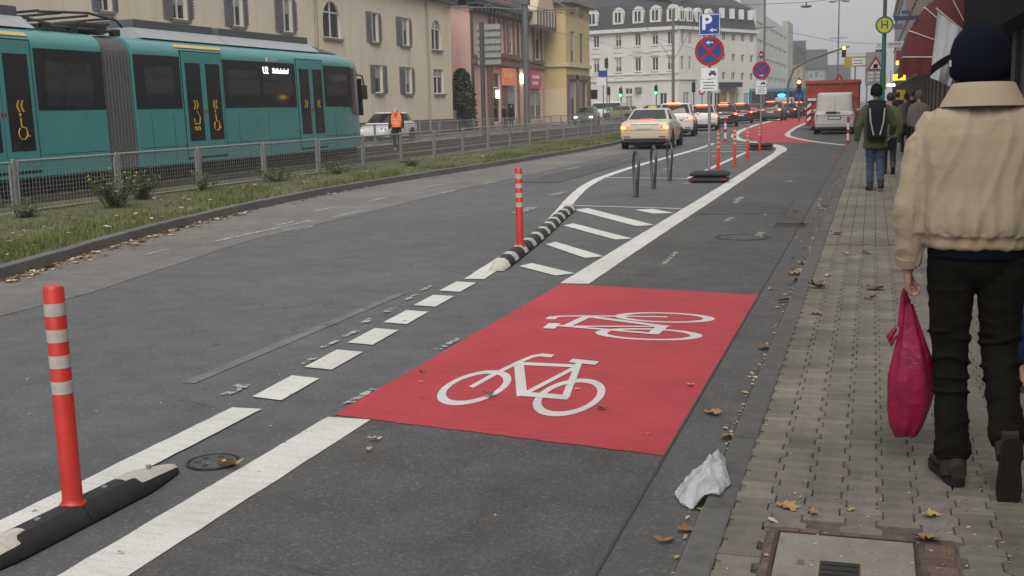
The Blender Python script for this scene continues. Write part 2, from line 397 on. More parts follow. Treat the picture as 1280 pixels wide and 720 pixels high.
MB().box(-.4775, -.45, -3, 31, .04, .064).build('edge_mortar', M_PAVER, pave)
M_MORT = mat('old_mortar', (.12, .108, .09), .95, var=.3, vs=14, bmp=.7, bs=50)
MB().box(-.335, .36, 3.2, 4.36, .04, .0625).build('mortar_infill', M_MORT, pave)
# ------------------------------------------------------------------ markings (parts of the road)
SK = -.175
lane = line('lane_line', [(-3.36 + .16, -2), (-3.27, 5.52)], .185, WHITE, road)
for i in range(6):
    y0 = 5.74 + i * .775; xs = -3.27 - max(0, i) * .062
    MB().add([(xs - .105, y0 + .02, .008), (xs + .105, y0 - .02, .008), (xs + .075, y0 + .52, .008), (xs - .135, y0 + .56, .008)], [(0, 1, 2, 3)]).build('lane_dash', WHITE, road)
line('lane_line', [(-3.6, 10.35), (-3.80, 12.2), (-4.06, 14.4), (-4.70, 18.0), (-5.1, 20.2), (-5.55, 23.1), (-5.84, 26.2), (-5.97, 31.2), (-5.93, 41), (-6.1, 47.3)], .2, WHITE, road, k=4)
line('bike_lane_line', [(-2.60, -2), (-2.61, 3.3), (-2.62, 5.45)], .25, WHITE, road)
line('bike_lane_line', [(-2.585, 10.22), (-2.62, 14), (-2.68, 22.2), (-2.83, 36), (-2.87, 39.4)], .27, WHITE, road, z=.009, k=3)
line('bay_corner_line', [(-2.85, 38.2), (-3.0, 41.3), (-3.5, 44.6), (-4.4, 47.6), (-5.4, 51), (-6.35, 57), (-6.95, 64), (-7.45, 73), (-7.9, 86), (-8.1, 101), (-8.0, 114)], .36, WHITE, road, k=4)
for a in [((-3.43, 11.28), (-2.89, 10.69), (-2.74, 10.86), (-3.37, 11.53)), ((-3.67, 13.15), (-2.91, 12.0), (-2.74, 12.16), (-3.62, 13.42)), ((-4.01, 15.3), (-2.95, 13.72), (-2.76, 13.84), (-3.95, 15.6)), ((-4.45, 17.65), (-3.0, 15.3), (-2.78, 15.45), (-4.3, 17.95)), ((-3.5, 17.7), (-3.1, 17.1), (-2.8, 17.2), (-3.25, 17.9))]:
    sheet('hatch_stripe', a, .0085, WHITE, road)
line('bay_line', [(-4.8, 18.45), (-2.8, 17.95)], .09, WHITE, road)
line('bay_line', [(-5.81, 25.7), (-3.75, 25.25)], .12, WHITE, road)
line('bay_line', [(-3.8, 25.3), (-3.86, 32), (-3.91, 38.6)], .13, WHITE, road)
for a, b_ in (((-5.7, 39.5), (-3.8, 39.1)), ((-5.8, 42.2), (-4.1, 41.7)), ((-5.9, 44.6), (-4.5, 44.2)), ((-6.0, 47.2), (-4.8, 46.8))): line('bay_line', [a, b_], .22, WHITE, road)
line('bay_corner_line', [(-.8, 43.2), (-2.1, 47.5), (-3.0, 51.4), (-3.75, 56), (-4.12, 61.2), (-4.45, 72), (-4.7, 88)], .26, WHITE, road, z=.010, k=4)
for a, b_ in (((-4.1, 59), (-1.0, 58.5)), ((-3.3, 52.5), (-.9, 52.2)), ((-2.6, 49.2), (-.9, 49))): line('bay_line', [a, b_], .1, WORN, road)
# red fields
rc = [Vector(q) for q in ((-2.735, 5.5), (-.885, 5.17), (-.885, 9.85), (-2.70, 10.2))]; rp = []
for a, b_ in zip(rc, rc[1:] + rc[:1]):
    n0 = int((b_ - a).length / .06); rp += [a + (b_ - a) * i / n0 + Vector((random.uniform(-.006, .006), random.uniform(-.006, .006))) for i in range(n0)]
redf = MB().poly([(p.x, p.y, .0075) for p in rp]).build('red_field', RED, road)
r2 = [(-2.06, 46.2), (-3.82, 46.95), (-4.71, 49.7), (-6.14, 58.4), (-6.9, 66), (-7.13, 73.4), (-7.8, 92), (-8, 113), (-6.4, 121), (-5.4, 105), (-4.6, 88), (-4.4, 72), (-4.15, 61.2), (-3.75, 56), (-3.0, 51.4)]
redf2 = sheet('red_field', r2, .0075, RED, road)
for yy in (50.5, 60, 74): line('worn_mark', [(-5.6, yy), (-3.6, yy - .3)], .22, WORN, redf2, z=.0095)
def bike(name, fn, m):
    mb = MB()
    def ring(c, r, wd, n=48):
        v = []
        for k in range(n):
            a = 2 * PI * k / n
            for q in (r - wd / 2, r + wd / 2): v.append(fn(c[0] + q * math.cos(a), c[1] + q * math.sin(a)))
        mb.add(v, [(2 * k, 2 * k + 1, (2 * k + 3) % (2 * n), (2 * k + 2) % (2 * n)) for k in range(n)])
    def bar(pts, w, dz):
        w *= 1.18
        L, Rr = strip_pts(pts, w)
        v = [fn(*p_) for p_ in L] + [fn(*p_) for p_ in Rr]; v = [(a, b_, c + dz) for a, b_, c in v]; n = len(L)
        mb.add(v, [(i, n + i, n + i + 1, i + 1) for i in range(n - 1)])
    ring((0, 0), .166, .042); ring((.597, 0), .166, .042)
    bar([(-.02, -.01), (.015, .16), (.06, .30), (.10, .385), (.14, .41), (.225, .41)], .033, .0004)
    bar([(.065, .285), (.445, .315)], .030, .0008)
    bar([(.06, .30), (.355, -.025)], .05, .0012) if False else bar([(.085, .27), (.33, -.04)], .045, .0012)
    bar([(.305, -.025), (.60, -.015)], .036, .0016)
    bar([(.335, -.02), (.455, .305)], .033, .0020)
    bar([(.585, -.03), (.455, .32), (.445, .35)], .036, .0024)
    bar([(.375, .37), (.56, .365)], .038, .0028)
    return mb.build(name, m, redf)
b1 = bike('bicycle_symbol', lambda u, w: (-2.185 + u, 6.25 + 2.3 * w + SK * u, .0100), WHITE)
b2 = bike('bicycle_symbol', lambda u, w: (-1.485 - 2.05 * w, 8.66 - u * 1.12 + .05 * w, .0100), WHITE)
b1['label'] = 'white painted bicycle symbol on the near part of the red field'; b2['label'] = 'white painted bicycle symbol turned sideways on the far part of the red field'
# worn remnants of older paint
rnd = random.Random(5)
for (x0, y0, L_, w_) in [(-3.55, 5.75, .28, .06), (-3.6, 5.9, .12, .05), (-2.76, 5.72, .35, .05), (-3.5, 6.6, .2, .05), (-3.6, 7.1, .25, .04), (-3.62, 7.5, .22, .05), (-3.7, 8.0, .22, .06), (-3.72, 8.5, .26, .06), (-3.8, 9.1, .3, .06), (-3.85, 9.6, .3, .05), (-2.78, 7.2, .4, .05),
                        (-8.1, 11.6, .5, .07), (-8.0, 13.0, 2.6, .1), (-7.9, 16.2, 1.0, .1), (-8.2, 15.0, .5, .1), (-7.6, 14.4, .5, .07), (-8.7, 17.2, .8, .12), (-8.6, 19.2, .7, .11), (-7.9, 21, .7, .1), (-8.9, 22.5, 1.0, .14), (-7.9, 23.4, .9, .1), (-8.4, 27, 1.1, .12), (-7.5, 29, 1.2, .12), (-8.6, 32, 1.4, .12), (-7.0, 33.5, 1.4, .1), (-8.8, 38, 1.5, .12),
                        (-5.2, 17.0, 1.1, .2), (-5.6, 20.5, .9, .14), (-2.0, 11.6, 1.0, .05), (-2.1, 19, 1.3, .1), (-1.9, 16.0, .6, .08), (-3.6, 23.4, .5, .12), (-4.9, 28.5, 1.6, .14), (-4.6, 35, 1.6, .16), (-1.6, 24, .4, .2), (-1.3, 14.2, .5, .1)]:
    a = rnd.uniform(-.05, .05)
    line('worn_mark', [(x0, y0), (x0 + a * L_ * .5, y0 + L_ * .5), (x0 + a * L_, y0 + L_)], w_, WORN, road, z=.011)
# manhole covers in the carriageway
M_IRON = mat('cast_iron', (.05, .048, .045), .6, .5, var=.3, vs=20)
def manhole(name, label, x, y, r):
    t = thing(name, label, 'manhole', (x, y, .008))
    MB().lathe([(r, -.01), (r, .002), (r * .9, .003), (r * .9, -.01)], 40).build('rim', M_IRON, t)
    c = MB().lathe([(.0001, -.01), (r * .86, -.01), (r * .86, .001), (.0001, .001)], 40).build('cover', asphalt('cover_fill', .1, .4), t)
    for a in range(6):
        MB().box(-.012, .012, r * .45, r * .7, .001, .003, Matrix.Rotation(a * PI / 3, 4, 'Z')).build('rib', M_IRON, c)
manhole('manhole_cover', 'small round iron manhole cover between the two white lines, leaf on it', -2.92, 4.60, .125)
manhole('manhole_cover', 'dark sunken round manhole cover in the cycle lane beyond the red field', -1.48, 14.15, .33)
t = thing('drain_inlet', 'rectangular gutter drain inlet in the cycle lane near the kerb', 'drain', (-1.0, 15.6, .009))
MB().box(-.28, .28, -.3, .3, -.02, .003).build('frame', GUT, t)
for i in range(5): MB().box(-.2, .2, -.22 + i * .1, -.16 + i * .1, .003, .008).build('slot_bar', M_IRON, t)

# concrete cover with a grate set into the pavement
t = thing('concrete_drain_cover', 'pale concrete cover plate with iron grate set in the pavement', 'drain cover', (0, 0, .048))
MB().box(-.285, .172, 3.25, 4.135, -.01, .024).build('plate', mat('cover_concrete', (.29, .265, .215), .85, var=.14, vs=9, bmp=.4, bs=90, dirt=((.2, .18, .14), 5, .58)), t, bevel=.004)
fr = MB()
fr.box(-.298, -.289, 3.2, 4.148, -.01, .026); fr.box(.176, .185, 3.2, 4.148, -.01, .026); fr.box(-.2885, .1755, 4.139, 4.148, -.01, .026)
fr.build('iron_frame', mat('rusty_iron', (.085, .06, .045), .8, .2, var=.3, vs=25), t)
g_ = MB().box(-.135, -.005, 3.5, 3.885, .0245, .028).build('grate', M_IRON, t)
for i in range(7): MB().box(-.128, -.012, 3.86 - i * .042 - .012, 3.86 - i * .042 + .012, .0285, .031).build('bar', M_STEEL if False else mat('grate_slot', (.03, .03, .03), .7), g_)
MB().box(-.085, -.062, 0, .04, 0, .002).build('cast_mark', mat('cast_mark', (.17, .155, .125), .9), t, (-.125, 3.84, .0245))
M_SETT = mat('red_sett', (.17, .115, .09), .9, var=.2, vs=30, bmp=.5, bs=120, rnd=.2)
t = thing('sett_border', 'border of small reddish setts round the concrete drain cover', 'setts', (0, 0, .048))
for i in range(7):
    MB().box(-.05, .05, -.028, .028, -.01, .022).build('sett', M_SETT, t, (.262 + rnd.uniform(-.006, .006), 3.80 + i * .062, rnd.uniform(-.003, .002)), (0, 0, rnd.uniform(-.06, .06)), bevel=.006)
for i in range(7):
    MB().box(-.034, .034, -.022, .022, -.01, .020).build('sett', M_SETT, t, (-.255 + i * .075, 4.182 + rnd.uniform(-.004, .004), rnd.uniform(-.003, .002)), (0, 0, rnd.uniform(-.06, .06)), bevel=.006)
for i in range(14):
    MB().box(-.012, .012, -.017, .017, -.01, .020).build('sett', M_SETT, t, (-.314, 3.60 + i * .04, rnd.uniform(-.003, .002)), bevel=.004)

# ================================================================== CENTRAL STRIP: KERB, GRASS, FENCE, TRACKS
KL = [Vector(q) for q in [(-7.6, -6), (-7.7, 0), (-7.95, 5), (-8.42, 9.6), (-9.15, 12.6), (-9.85, 16.5), (-10.25, 21), (-10.2, 25.4), (-9.98, 32), (-9.9, 44), (-10.6, 54), (-11.6, 66), (-12.0, 80), (-12.1, 100)]]
KLs = smooth_line(KL, 8)
def resample(pts, step):
    out_ = [pts[0]]; acc = 0
    for a, b_ in zip(pts, pts[1:]):
        d = (b_ - a).length; t = step - acc
        while t <= d: out_.append(a + (b_ - a) * (t / d)); t += step
        acc = (acc + d) % step
    return out_
kp = resample(KLs, 1.0)
kerbl = thing('median_kerb', None, None); setp(kerbl, kind='structure')
kst = MB().box(-.15, 0, .006, 1.0, -.05, .13).mesh('kerb_stone', M_KERB, bevel=.014)
for a, b_ in zip(kp, kp[1:]):
    d = b_ - a; link('kerb_stone', kst, kerbl, (a.x, a.y, random.uniform(-.006, .004)), (0, 0, math.atan2(-d.x, d.y)))
# strip of soil under the grass
mb = MB(); n = len(kp)
cols = 9
for a in kp:
    x0 = a.x - .15; x1 = -14.1
    for j in range(cols):
        t = j / (cols - 1); mb.v.append((x0 + (x1 - x0) * t, a.y, .115 + .05 * math.sin(t * PI) * (1 + noise.noise((a.x + t * 3, a.y * .6, 0)))))
mb.f = [(i * cols + j, i * cols + j + 1, (i + 1) * cols + j + 1, (i + 1) * cols + j) for i in range(n - 1) for j in range(cols - 1)]
M_VERGE = mat('verge_soil', (.10, .10, .05), .95, var=.4, vs=9, bmp=.8, bs=40, dirt=((.12, .1, .06), 3, .55))
setp(mb.build('grass_verge', M_VERGE), kind='structure')
def kx(y):
    for a, b_ in zip(kp, kp[1:]):
        if a.y <= y <= b_.y: return a.x + (b_.x - a.x) * (y - a.y) / (b_.y - a.y)
    return kp[-1].x
def leafmat(name, c1, c2, vs=3.):
    m, t, b = nodes(name); P = N(t, 'ShaderNodeNewGeometry').outputs['Position']
    t.links.new(ramp(t, noise_(t, P, vs, 4, .7), [(.3, c1), (.7, c2)]).outputs[0], b.inputs['Base Color'])
    b.inputs['Roughness'].default_value = .7; b.inputs['Specular IOR Level'].default_value = .25
    return m
M_GRASS = leafmat('grass_blades', (.05, .08, .016), (.15, .17, .045))
M_WEED = leafmat('weed_leaves', (.05, .075, .022), (.13, .16, .06), 12.)
rg = random.Random(3)
mb = MB()
def blade(x, y, z, h, w, a, lean):
    dx, dy = math.cos(a), math.sin(a); lx, ly = math.cos(a + 1.3) * lean, math.sin(a + 1.3) * lean
    mb.add([(x - dx * w, y - dy * w, z), (x + dx * w, y + dy * w, z), (x + lx * .5 + dx * w * .6, y + ly * .5 + dy * w * .6, z + h * .6), (x + lx, y + ly, z + h)], [(0, 1, 2), (0, 2, 3)])
for i in range(90000):
    y = 8 + 62 * rg.random() ** 1.7; x0 = kx(y) - .14
    x = x0 - (13.0 + x0 if False else (x0 + 13.3)) * rg.random() ** 1.0
    dn = noise.noise((x * .9, y * .5, 3)) 
    if dn < -.05 and rg.random() < .8: continue
    h = (.035 + .075 * rg.random()) * (1 + .7 * max(0, noise.noise((x * .6, y * .35, 9)))); sc = 1 + y * .022
    blade(x, y, .115, h, .0045 * sc, rg.uniform(0, 6.3), h * rg.uniform(.1, .7))
setp(mb.build('grass', M_GRASS, fix=False), 'short green grass on the verge between carriageway and tram fence', 'grass', kind='stuff')
# taller weeds
def weed(label, x, y, h, sp, n_, flower=False):
    t = thing('weed_plant', label, 'weed', (x, y, .13)); mb = MB(); st = MB(); fl = MB()
    for i in range(n_):
        a = rg.uniform(0, 6.3); r_ = sp * rg.random() ** .6; hh = h * rg.uniform(.45, 1); tx, ty = math.cos(a) * r_, math.sin(a) * r_
        st.tube([(tx * .3, ty * .3, 0), (tx * .7, ty * .7, hh * .6), (tx, ty, hh)], [.004, .003, .002], 4)
        for k in range(26):
            u = rg.uniform(.1, 1); px, py, pz = tx * u, ty * u, hh * u; b_ = rg.uniform(0, 6.3); l = rg.uniform(.03, .08); e = rg.uniform(-.4, .6)
            dx, dy = math.cos(b_), math.sin(b_)
            mb.add([(px, py, pz), (px + dx * l * .5 - dy * l * .25, py + dy * l * .5 + dx * l * .25, pz + l * e * .6), (px + dx * l, py + dy * l, pz + l * e), (px + dx * l * .5 + dy * l * .25, py + dy * l * .5 - dx * l * .25, pz + l * e * .5)], [(0, 1, 2, 3)])
        if flower and i % 3 == 0: fl.ell((tx, ty, hh), (.02, .02, .012), 6, 4)
    mb.build('leaves', M_WEED, t, fix=False); st.build('stems', M_WEED, t, fix=False)
    if flower: setp(fl.build('flowers', mat('yellow_flower', (.42, .36, .05), .7), t), kind='stuff')
weed('tall bushy weed with yellow flowers growing against the second fence panel', -11.6, 15.9, .66, .45, 64, True)
weed('dark green weed at the post right of the yellow-flowered weed', -12.0, 17.2, .62, .4, 50)
weed('low leafy weed beside the kerb left of the fence post', -11.9, 14.2, .35, .35, 22)
weed('weed in front of the third fence panel', -12.1, 19.4, .42, .4, 24)
weed('wide low weed clump in front of the fourth fence panel', -12.1, 22.2, .38, .6, 34)
weed('weed clump under the nose of the tram by the fence', -12.0, 25.2, .33, .6, 30)
weed('small weed clump in the verge past the tram nose', -11.6, 28.5, .25, .5, 22)
# fallen leaves on the verge and along the left kerb
M_LEAFS = [mat('dry_leaf_tan', (.36, .22, .11), .75, var=.25, vs=30, rnd=.25), mat('dry_leaf_yellow', (.48, .36, .12), .7, var=.25, vs=30, rnd=.2), mat('dry_leaf_brown', (.2, .105, .05), .8, var=.25, vs=30, rnd=.25), mat('dry_leaf_pale', (.5, .42, .3), .75, var=.2, vs=30, rnd=.15)]
def leaf_mesh(seed, m, size):
    rs = random.Random(seed); pts = []
    lob = [(0, -.48), (.2, -.40), (.36, -.40), (.36, -.22), (.46, -.02), (.36, .08), (.34, .26), (.18, .3), (.06, .56), (-.1, .34), (-.26, .34), (-.28, .12), (-.42, .02), (-.32, -.16), (-.34, -.36), (-.16, -.38)]
    cu, cv = rs.uniform(.2, 1.1), rs.uniform(-.3, .6)
    for x, y in lob:
        x *= rs.uniform(.5, 1.1) * (.55 + .35 * (seed % 3)); y *= rs.uniform(.65, 1.1)
        pts.append((x * size, y * size, size * (.03 + cu * x * x + cv * y * y * .6 + rs.uniform(0, .16))))
    mb = MB(); n = len(pts); mb.add([(0, 0, size * .05)] + pts, [(0, 1 + i, 1 + (i + 1) % n) for i in range(n)])
    return mb.mesh('leaf', m, fix=False, smooth=60)
LM = [leaf_mesh(i, M_LEAFS[i % 4], 1.) for i in range(16)]
lit = MB()
def litter(mbx, x, y, z, s):
    a = rg.uniform(0, 6.3); c, d = math.cos(a) * s, math.sin(a) * s; k = rg.uniform(.4, .8); h = s * rg.uniform(.05, .5)
    mbx.add([(x - c, y - d, z), (x + d * k, y - c * k, z + h), (x + c, y + d, z + rg.uniform(0, h)), (x - d * k, y + c * k, z + .004)], [(0, 1, 2), (0, 2, 3)])
litm = [MB() for _ in range(3)]
for i in range(420):
    y = 9.0 + 36 * rg.random() ** 2.0; litter(litm[i % 3], kx(y) + abs(rg.gauss(.05, .14)), y, .008, rg.uniform(.02, .055))
for i in range(240):
    y = 9.4 + 7.5 * rg.random(); litter(litm[i % 3], kx(y) + abs(rg.gauss(.05, .1)), y, .010, rg.uniform(.025, .07))
for i in range(330):
    y = 9.0 + 30 * rg.random() ** 1.6; x0 = kx(y); litter(litm[(i * 7) % 3], x0 - .1 - rg.random() * 1.9, y, .2, rg.uniform(.02, .06))
for q, m in zip(litm, (M_LEAFS[0], M_LEAFS[2], M_LEAFS[3])):
    setp(q.build('leaf_litter', m, fix=False), 'scattered %s leaf litter along the median kerb' % {'dry_leaf_tan': 'tan', 'dry_leaf_brown': 'dark brown', 'dry_leaf_pale': 'pale'}[m.name], 'leaves', kind='stuff')
# fence
def fence(name, label, x, y0, n_, pitch, ztop, zbot, z0, wires, lean=0):
    t = thing(name, label, 'fence', (x, y0, z0)); hh = ztop - z0; lo = zbot - z0
    pm = MB().box(-.024, .024, -.028, .028, -.2, hh + .04).mesh('post', M_FENCE, bevel=.006)
    fm = MB()
    L_ = pitch - .16
    for a, b_ in (((.08, lo), (.08, hh)), ((.08 + L_, lo), (.08 + L_, hh)), ((.08, hh), (.08 + L_, hh)), ((.08, lo), (.08 + L_, lo))):
        fm.tube([(0, a[0], a[1]), (0, b_[0], b_[1])], .021, 8)
    for zz in (lo + .15, hh - .12): fm.box(-.008, .008, 0, .08, zz, zz + .03); fm.box(-.008, .008, pitch - .08, pitch, zz, zz + .03)
    fme = fm.mesh('panel', M_FENCE, smooth=40)
    wm = MB(); nv, nh = wires; th = .0028 if nv > 20 else .004
    for i in range(1, nv): yy = .08 + L_ * i / nv; wm.box(-th, th, yy - th, yy + th, lo, hh)
    for i in range(1, nh): zz = lo + (hh - lo) * i / nh; wm.box(-th + .004, th + .004, .08, .08 + L_, zz - th, zz + th)
    wme = wm.mesh('wire_mesh', M_FENCE, fix=False)
    for i in range(n_ + 1):
        link('post', pm, t, (0, i * pitch, 0), (random.uniform(-.01, .01), random.uniform(-.012, .012), 0))
        if i < n_:
            p_ = link('panel', fme, t, (0, i * pitch, random.uniform(-.012, .012)), (random.uniform(-.004, .004), random.uniform(-.02, .02), 0)); link('wire_mesh', wme, p_)
    return t
fence('tram_fence', 'low galvanised wire mesh fence along the grass verge in front of the tram', -12.7, 9.75, 23, 2.6, .95, .17, .1, (30, 11))
fence('tram_fence', 'second lower fence on the far side of the tram tracks', -20.3, 33, 21, 2.6, 1.0, .25, .05, (16, 8))
# tracks
M_BALL = mat('track_ballast', (.10, .088, .075), .95, var=.5, vs=14, bmp=1., bs=30)
bed = sheet('track_bed', [(-20.8, -40), (-14.0, -40), (-14.0, 112), (-20.8, 112)], .02, M_BALL)
M_RAIL = mat('rail_steel', (.16, .13, .11), .4, .7, var=.2)
for xx in (-16.6, -18.05, -14.6 - 5.2 + .45, ):
    MB().box(xx - .035, xx + .035, -40, 112, .02, .17).build('rail', M_RAIL, bed)
MB().box(-14.95, -14.88, -40, 112, .02, .16).build('rail', M_RAIL, bed)
sl_ = MB()
for i in range(150):
    sl_.box(-18.6, -16.1, 8 + i * .65, 8.24 + i * .65, .02, .075)
setp(sl_.build('sleepers', mat('sleeper', (.13, .12, .105), .9, var=.3, vs=6), bed), kind='stuff')

# ================================================================== TRAM
TEAL = mat('tram_teal', (.062, .26, .255), .32, var=.05, vs=.8, coat=.25)
M_TBAND = mat('tram_black_band', (.02, .021, .024), .16, var=.1, vs=2.)
M_TPANE = mat('tram_pane', (.03, .033, .038), .05, var=.3, vs=1.4, spec=.8)
M_BELL = mat('bellows_rubber', (.085, .083, .08), .8, var=.2)
M_TROOF = mat('tram_roof_grey', (.33, .34, .36), .45, var=.1)
M_TBOX = mat('tram_roof_box', (.075, .085, .088), .6, var=.15)
M_DECAL = mat('door_decal_yellow', (.62, .36, .03), .5, var=.05)
M_LEDW = mat('led_display_white', (.8, .8, .8), .5, em=(1, 1, .98), es=.9)
tram = thing('tram', 'teal articulated tram with black window band behind the mesh fence', 'tram', (-15.93, 0, .02))
tram.rotation_euler = (0, R(-1.5), 0)
SEC = [(0, .43), (0, 2.0), (0, 2.98), (-.012, 3.10), (-.06, 3.21), (-.16, 3.30), (-.34, 3.37), (-.7, 3.42), (-1.32, 3.44)]
SEC = SEC + [(-2.65 - x, z) for x, z in reversed(SEC[:-1])]
def tsec(y, k=1., dz=0., top=1.): return [((x + 1.325) * k - 1.325, y, .43 + (z - .43) * top + (dz if z < .5 else 0)) for x, z in SEC]
mb = MB()
mb.loft([tsec(-6), tsec(10), tsec(21.85)]); mb.build('rear_car_body', TEAL, tram, smooth=35)
mb = MB()
mb.loft([tsec(22.95), tsec(28), tsec(33.6), tsec(34.6, .97, 0, .998), tsec(35.2, .90, .02, .985), tsec(35.55, .80, .06, .96), tsec(35.75, .66, .12, .92)]); mb.build('front_car_body', TEAL, tram, smooth=35)
mb = MB(); rr = []
for i in range(19):
    k = .98 if i % 2 else .90; rr.append(tsec(21.86 + i * 1.08 / 18, k, 0, .985 if i % 2 else .955))
mb.loft(rr); mb.build('bellows', M_BELL, tram)
def band(y0, y1, z0=1.74, z1=2.975): return MB().box(-.02, .006, y0, y1, z0, z1).build('window_band', M_TBAND, tram)
def pane(b_, y0, y1, z0=1.82, z1=2.72):
    q = MB().box(0, .009, y0, y1, z0, z1).build('pane', M_TPANE, b_)
    MB().box(0, .011, y0 - .02, y1 + .02, z1 * .72 + z0 * .28, z1 * .72 + z0 * .28 + .025).build('window_bar', M_BPLAST, b_)
b_ = band(10, 17.45); pane(b_, 11, 12.6); pane(b_, 13.4, 15.0); pane(b_, 15.6, 17.0)
b_ = band(19.68, 21.84); pane(b_, 19.98, 21.45)
b_ = band(22.97, 24.82); pane(b_, 23.35, 24.5)
b_ = band(26.78, 30.72); pane(b_, 27.0, 28.6); pane(b_, 28.85, 30.5)
b_ = band(32.58, 34.5); pane(b_, 32.75, 34.2)
# windscreen glass wrapping the nose
mb = MB()
fr = []
for y, k, tp in ((34.5, .9755, 1.), (34.85, .955, .995), (35.2, .906, .985), (35.55, .808, .962), (35.76, .668, .925)):
    fr.append([((0 + 1.325) * k - 1.325 + .008, y + .004, .43 + (z - .43) * tp) for z in (1.5, 1.74, 2.3, 2.95)])
mb.add([p for r_ in fr for p in r_], [(i * 4 + j, i * 4 + j + 1, (i + 1) * 4 + j + 1, (i + 1) * 4 + j) for i in range(4) for j in range(3)]); mb.build('nose_glass', M_TBAND, tram, smooth=40)
MB().box(-.95, -.2, 35.74, 35.79, 1.45, 2.65).build('windscreen', M_CGLASS, tram, bevel=.02)
MB().tube([(.01, 34.9, 2.75), (.16, 35.05, 2.7), (.2, 35.1, 2.2)], .03, 6).box(.14, .26, 35.02, 35.16, 1.95, 2.4).build('wing_mirror', M_BPLAST, tram)
def chevron(mb, yc, zc, d, s=.12):
    for k in (0, 1):
        o = yc + k * s * .95 * d - s * .5 * d
        for q in (1, -1):
            mb.prism([(o - d * s * .5, zc), (o - d * s * .1, zc), (o + d * s * .4, zc + q * s * .95), (o, zc + q * s * .95)], .0245, .027, lambda a, b, h: (h, a, b))
def door(y0, y1, leaves=((0, 1), (1, -1)), icons=('pram', 'chair')):
    n_ = len(leaves); w = (y1 - y0) / n_
    MB().box(-.02, .003, y0 - .03, y1 + .03, .5, 3.13).build('door_gap', M_DARK, tram)
    for i, (lf, d) in enumerate(leaves):
        a = y0 + i * w + .012; b2 = a + w - .024
        dd = MB().box(0, .02, a, b2, .56, 3.1).build('door', TEAL, tram, bevel=.008)
        MB().box(.018, .0232, a + .11, b2 - .10, .95, 2.84).build('door_window', M_TBAND, dd)
        dc = MB(); yc = (a + b2) / 2 + .02; chevron(dc, yc, 1.83, 1 if d < 0 else -1)
        if icons[i % 2] == 'chair':
            dc.tube([(.026, yc + .12 * math.cos(q * .35 + 2.2) , 1.30 + .12 * math.sin(q * .35 + 2.2)) for q in range(13)], .012, 5)
            dc.tube([(.026, yc - .03, 1.60), (.026, yc - .02, 1.42), (.026, yc + .1, 1.40), (.026, yc + .14, 1.24), (.026, yc + .19, 1.24)], .016, 5); dc.ell((.026, yc - .03, 1.66), (.01, .035, .035), 8, 5)
        elif icons[i % 2] == 'pram':
            dc.tube([(.026, yc - .13, 1.50), (.026, yc - .1, 1.36), (.026, yc + .1, 1.36), (.026, yc + .14, 1.52), (.026, yc + .06, 1.64), (.026, yc + .0, 1.66)], .014, 5)
            for q in (-.07, .07): dc.tube([(.026, yc + q + .045 * math.cos(k * PI / 4), 1.25 + .045 * math.sin(k * PI / 4)) for k in range(9)], .012, 5)
        dc.build('decal', M_DECAL, dd)
        MB().box(.02, .032, (b2 - .05 if d > 0 else a + .02), (b2 - .02 if d > 0 else a + .05), 1.62, 1.70).build('button', M_TAILR, dd)
door(24.9, 26.7); door(30.82, 32.5, icons=('', '')); door(17.72, 19.58)
for y0, y1 in ((17.5, 19.6), (24.75, 26.85)):
    MB().loft([[(-.045 + .012, y, 3.2), (-.105 + .012, y, 3.272), (-.12, y, 3.25), (-.07, y, 3.19)] for y in (y0, y1)]).build('door_strip', M_DECAL if False else mat('door_strip_yellow', (.62, .42, .12), .5), tram)
me = text_mesh('Südbahnhof', .2, M_LEDW, .002, .004)
link('destination_lettering', me, tram, (.014, 29.85, 2.74), (R(90), 0, R(90)))
me = text_mesh('U2', .26, M_LEDW, .002, .006); link('line_number', me, tram, (.014, 29.0, 2.74), (R(90), 0, R(90)))
mb = MB().box(0, .003, 29.05, 29.2, 3.0, 3.1).box(0, .003, 29.26, 29.75, 3.06, 3.08).box(0, .003, 29.26, 29.7, 3.01, 3.03); mb.build('operator_mark', M_WHITEP, tram)
for y0, y1 in ((-6, 21.8), (23.0, 35.0)):
    MB().box(-.01, .002, y0, y1, .845, .857).build('skirt_seam', M_DARK, tram)
for yy in (23.5, 24.4, 27.4, 29.0, 33.2): MB().box(-.01, .002, yy, yy + .012, .5, 1.6).build('panel_seam', M_DARK, tram)
# underframe and bogies
MB().box(-2.4, -.25, -6, 35.2, .2, .5).build('underframe', M_DARK, tram)
for yy in (4, 13.2, 17.0 - 1.2, 22.4, 32.6):
    q = MB().box(-2.3, -.3, yy - 1.2, yy + 1.2, .22, .62).build('bogie', M_BPLAST, tram)
    for s_ in (-.85, .85):
        for xx in (-.5, -2.0): MB().lathe([(.01, -.06), (.33, -.06), (.33, .06), (.01, .06)], 20, Matrix.Translation((xx, yy + s_, .46)) @ Matrix.Rotation(PI / 2, 4, 'Y')).build('wheel', M_IRON, q)
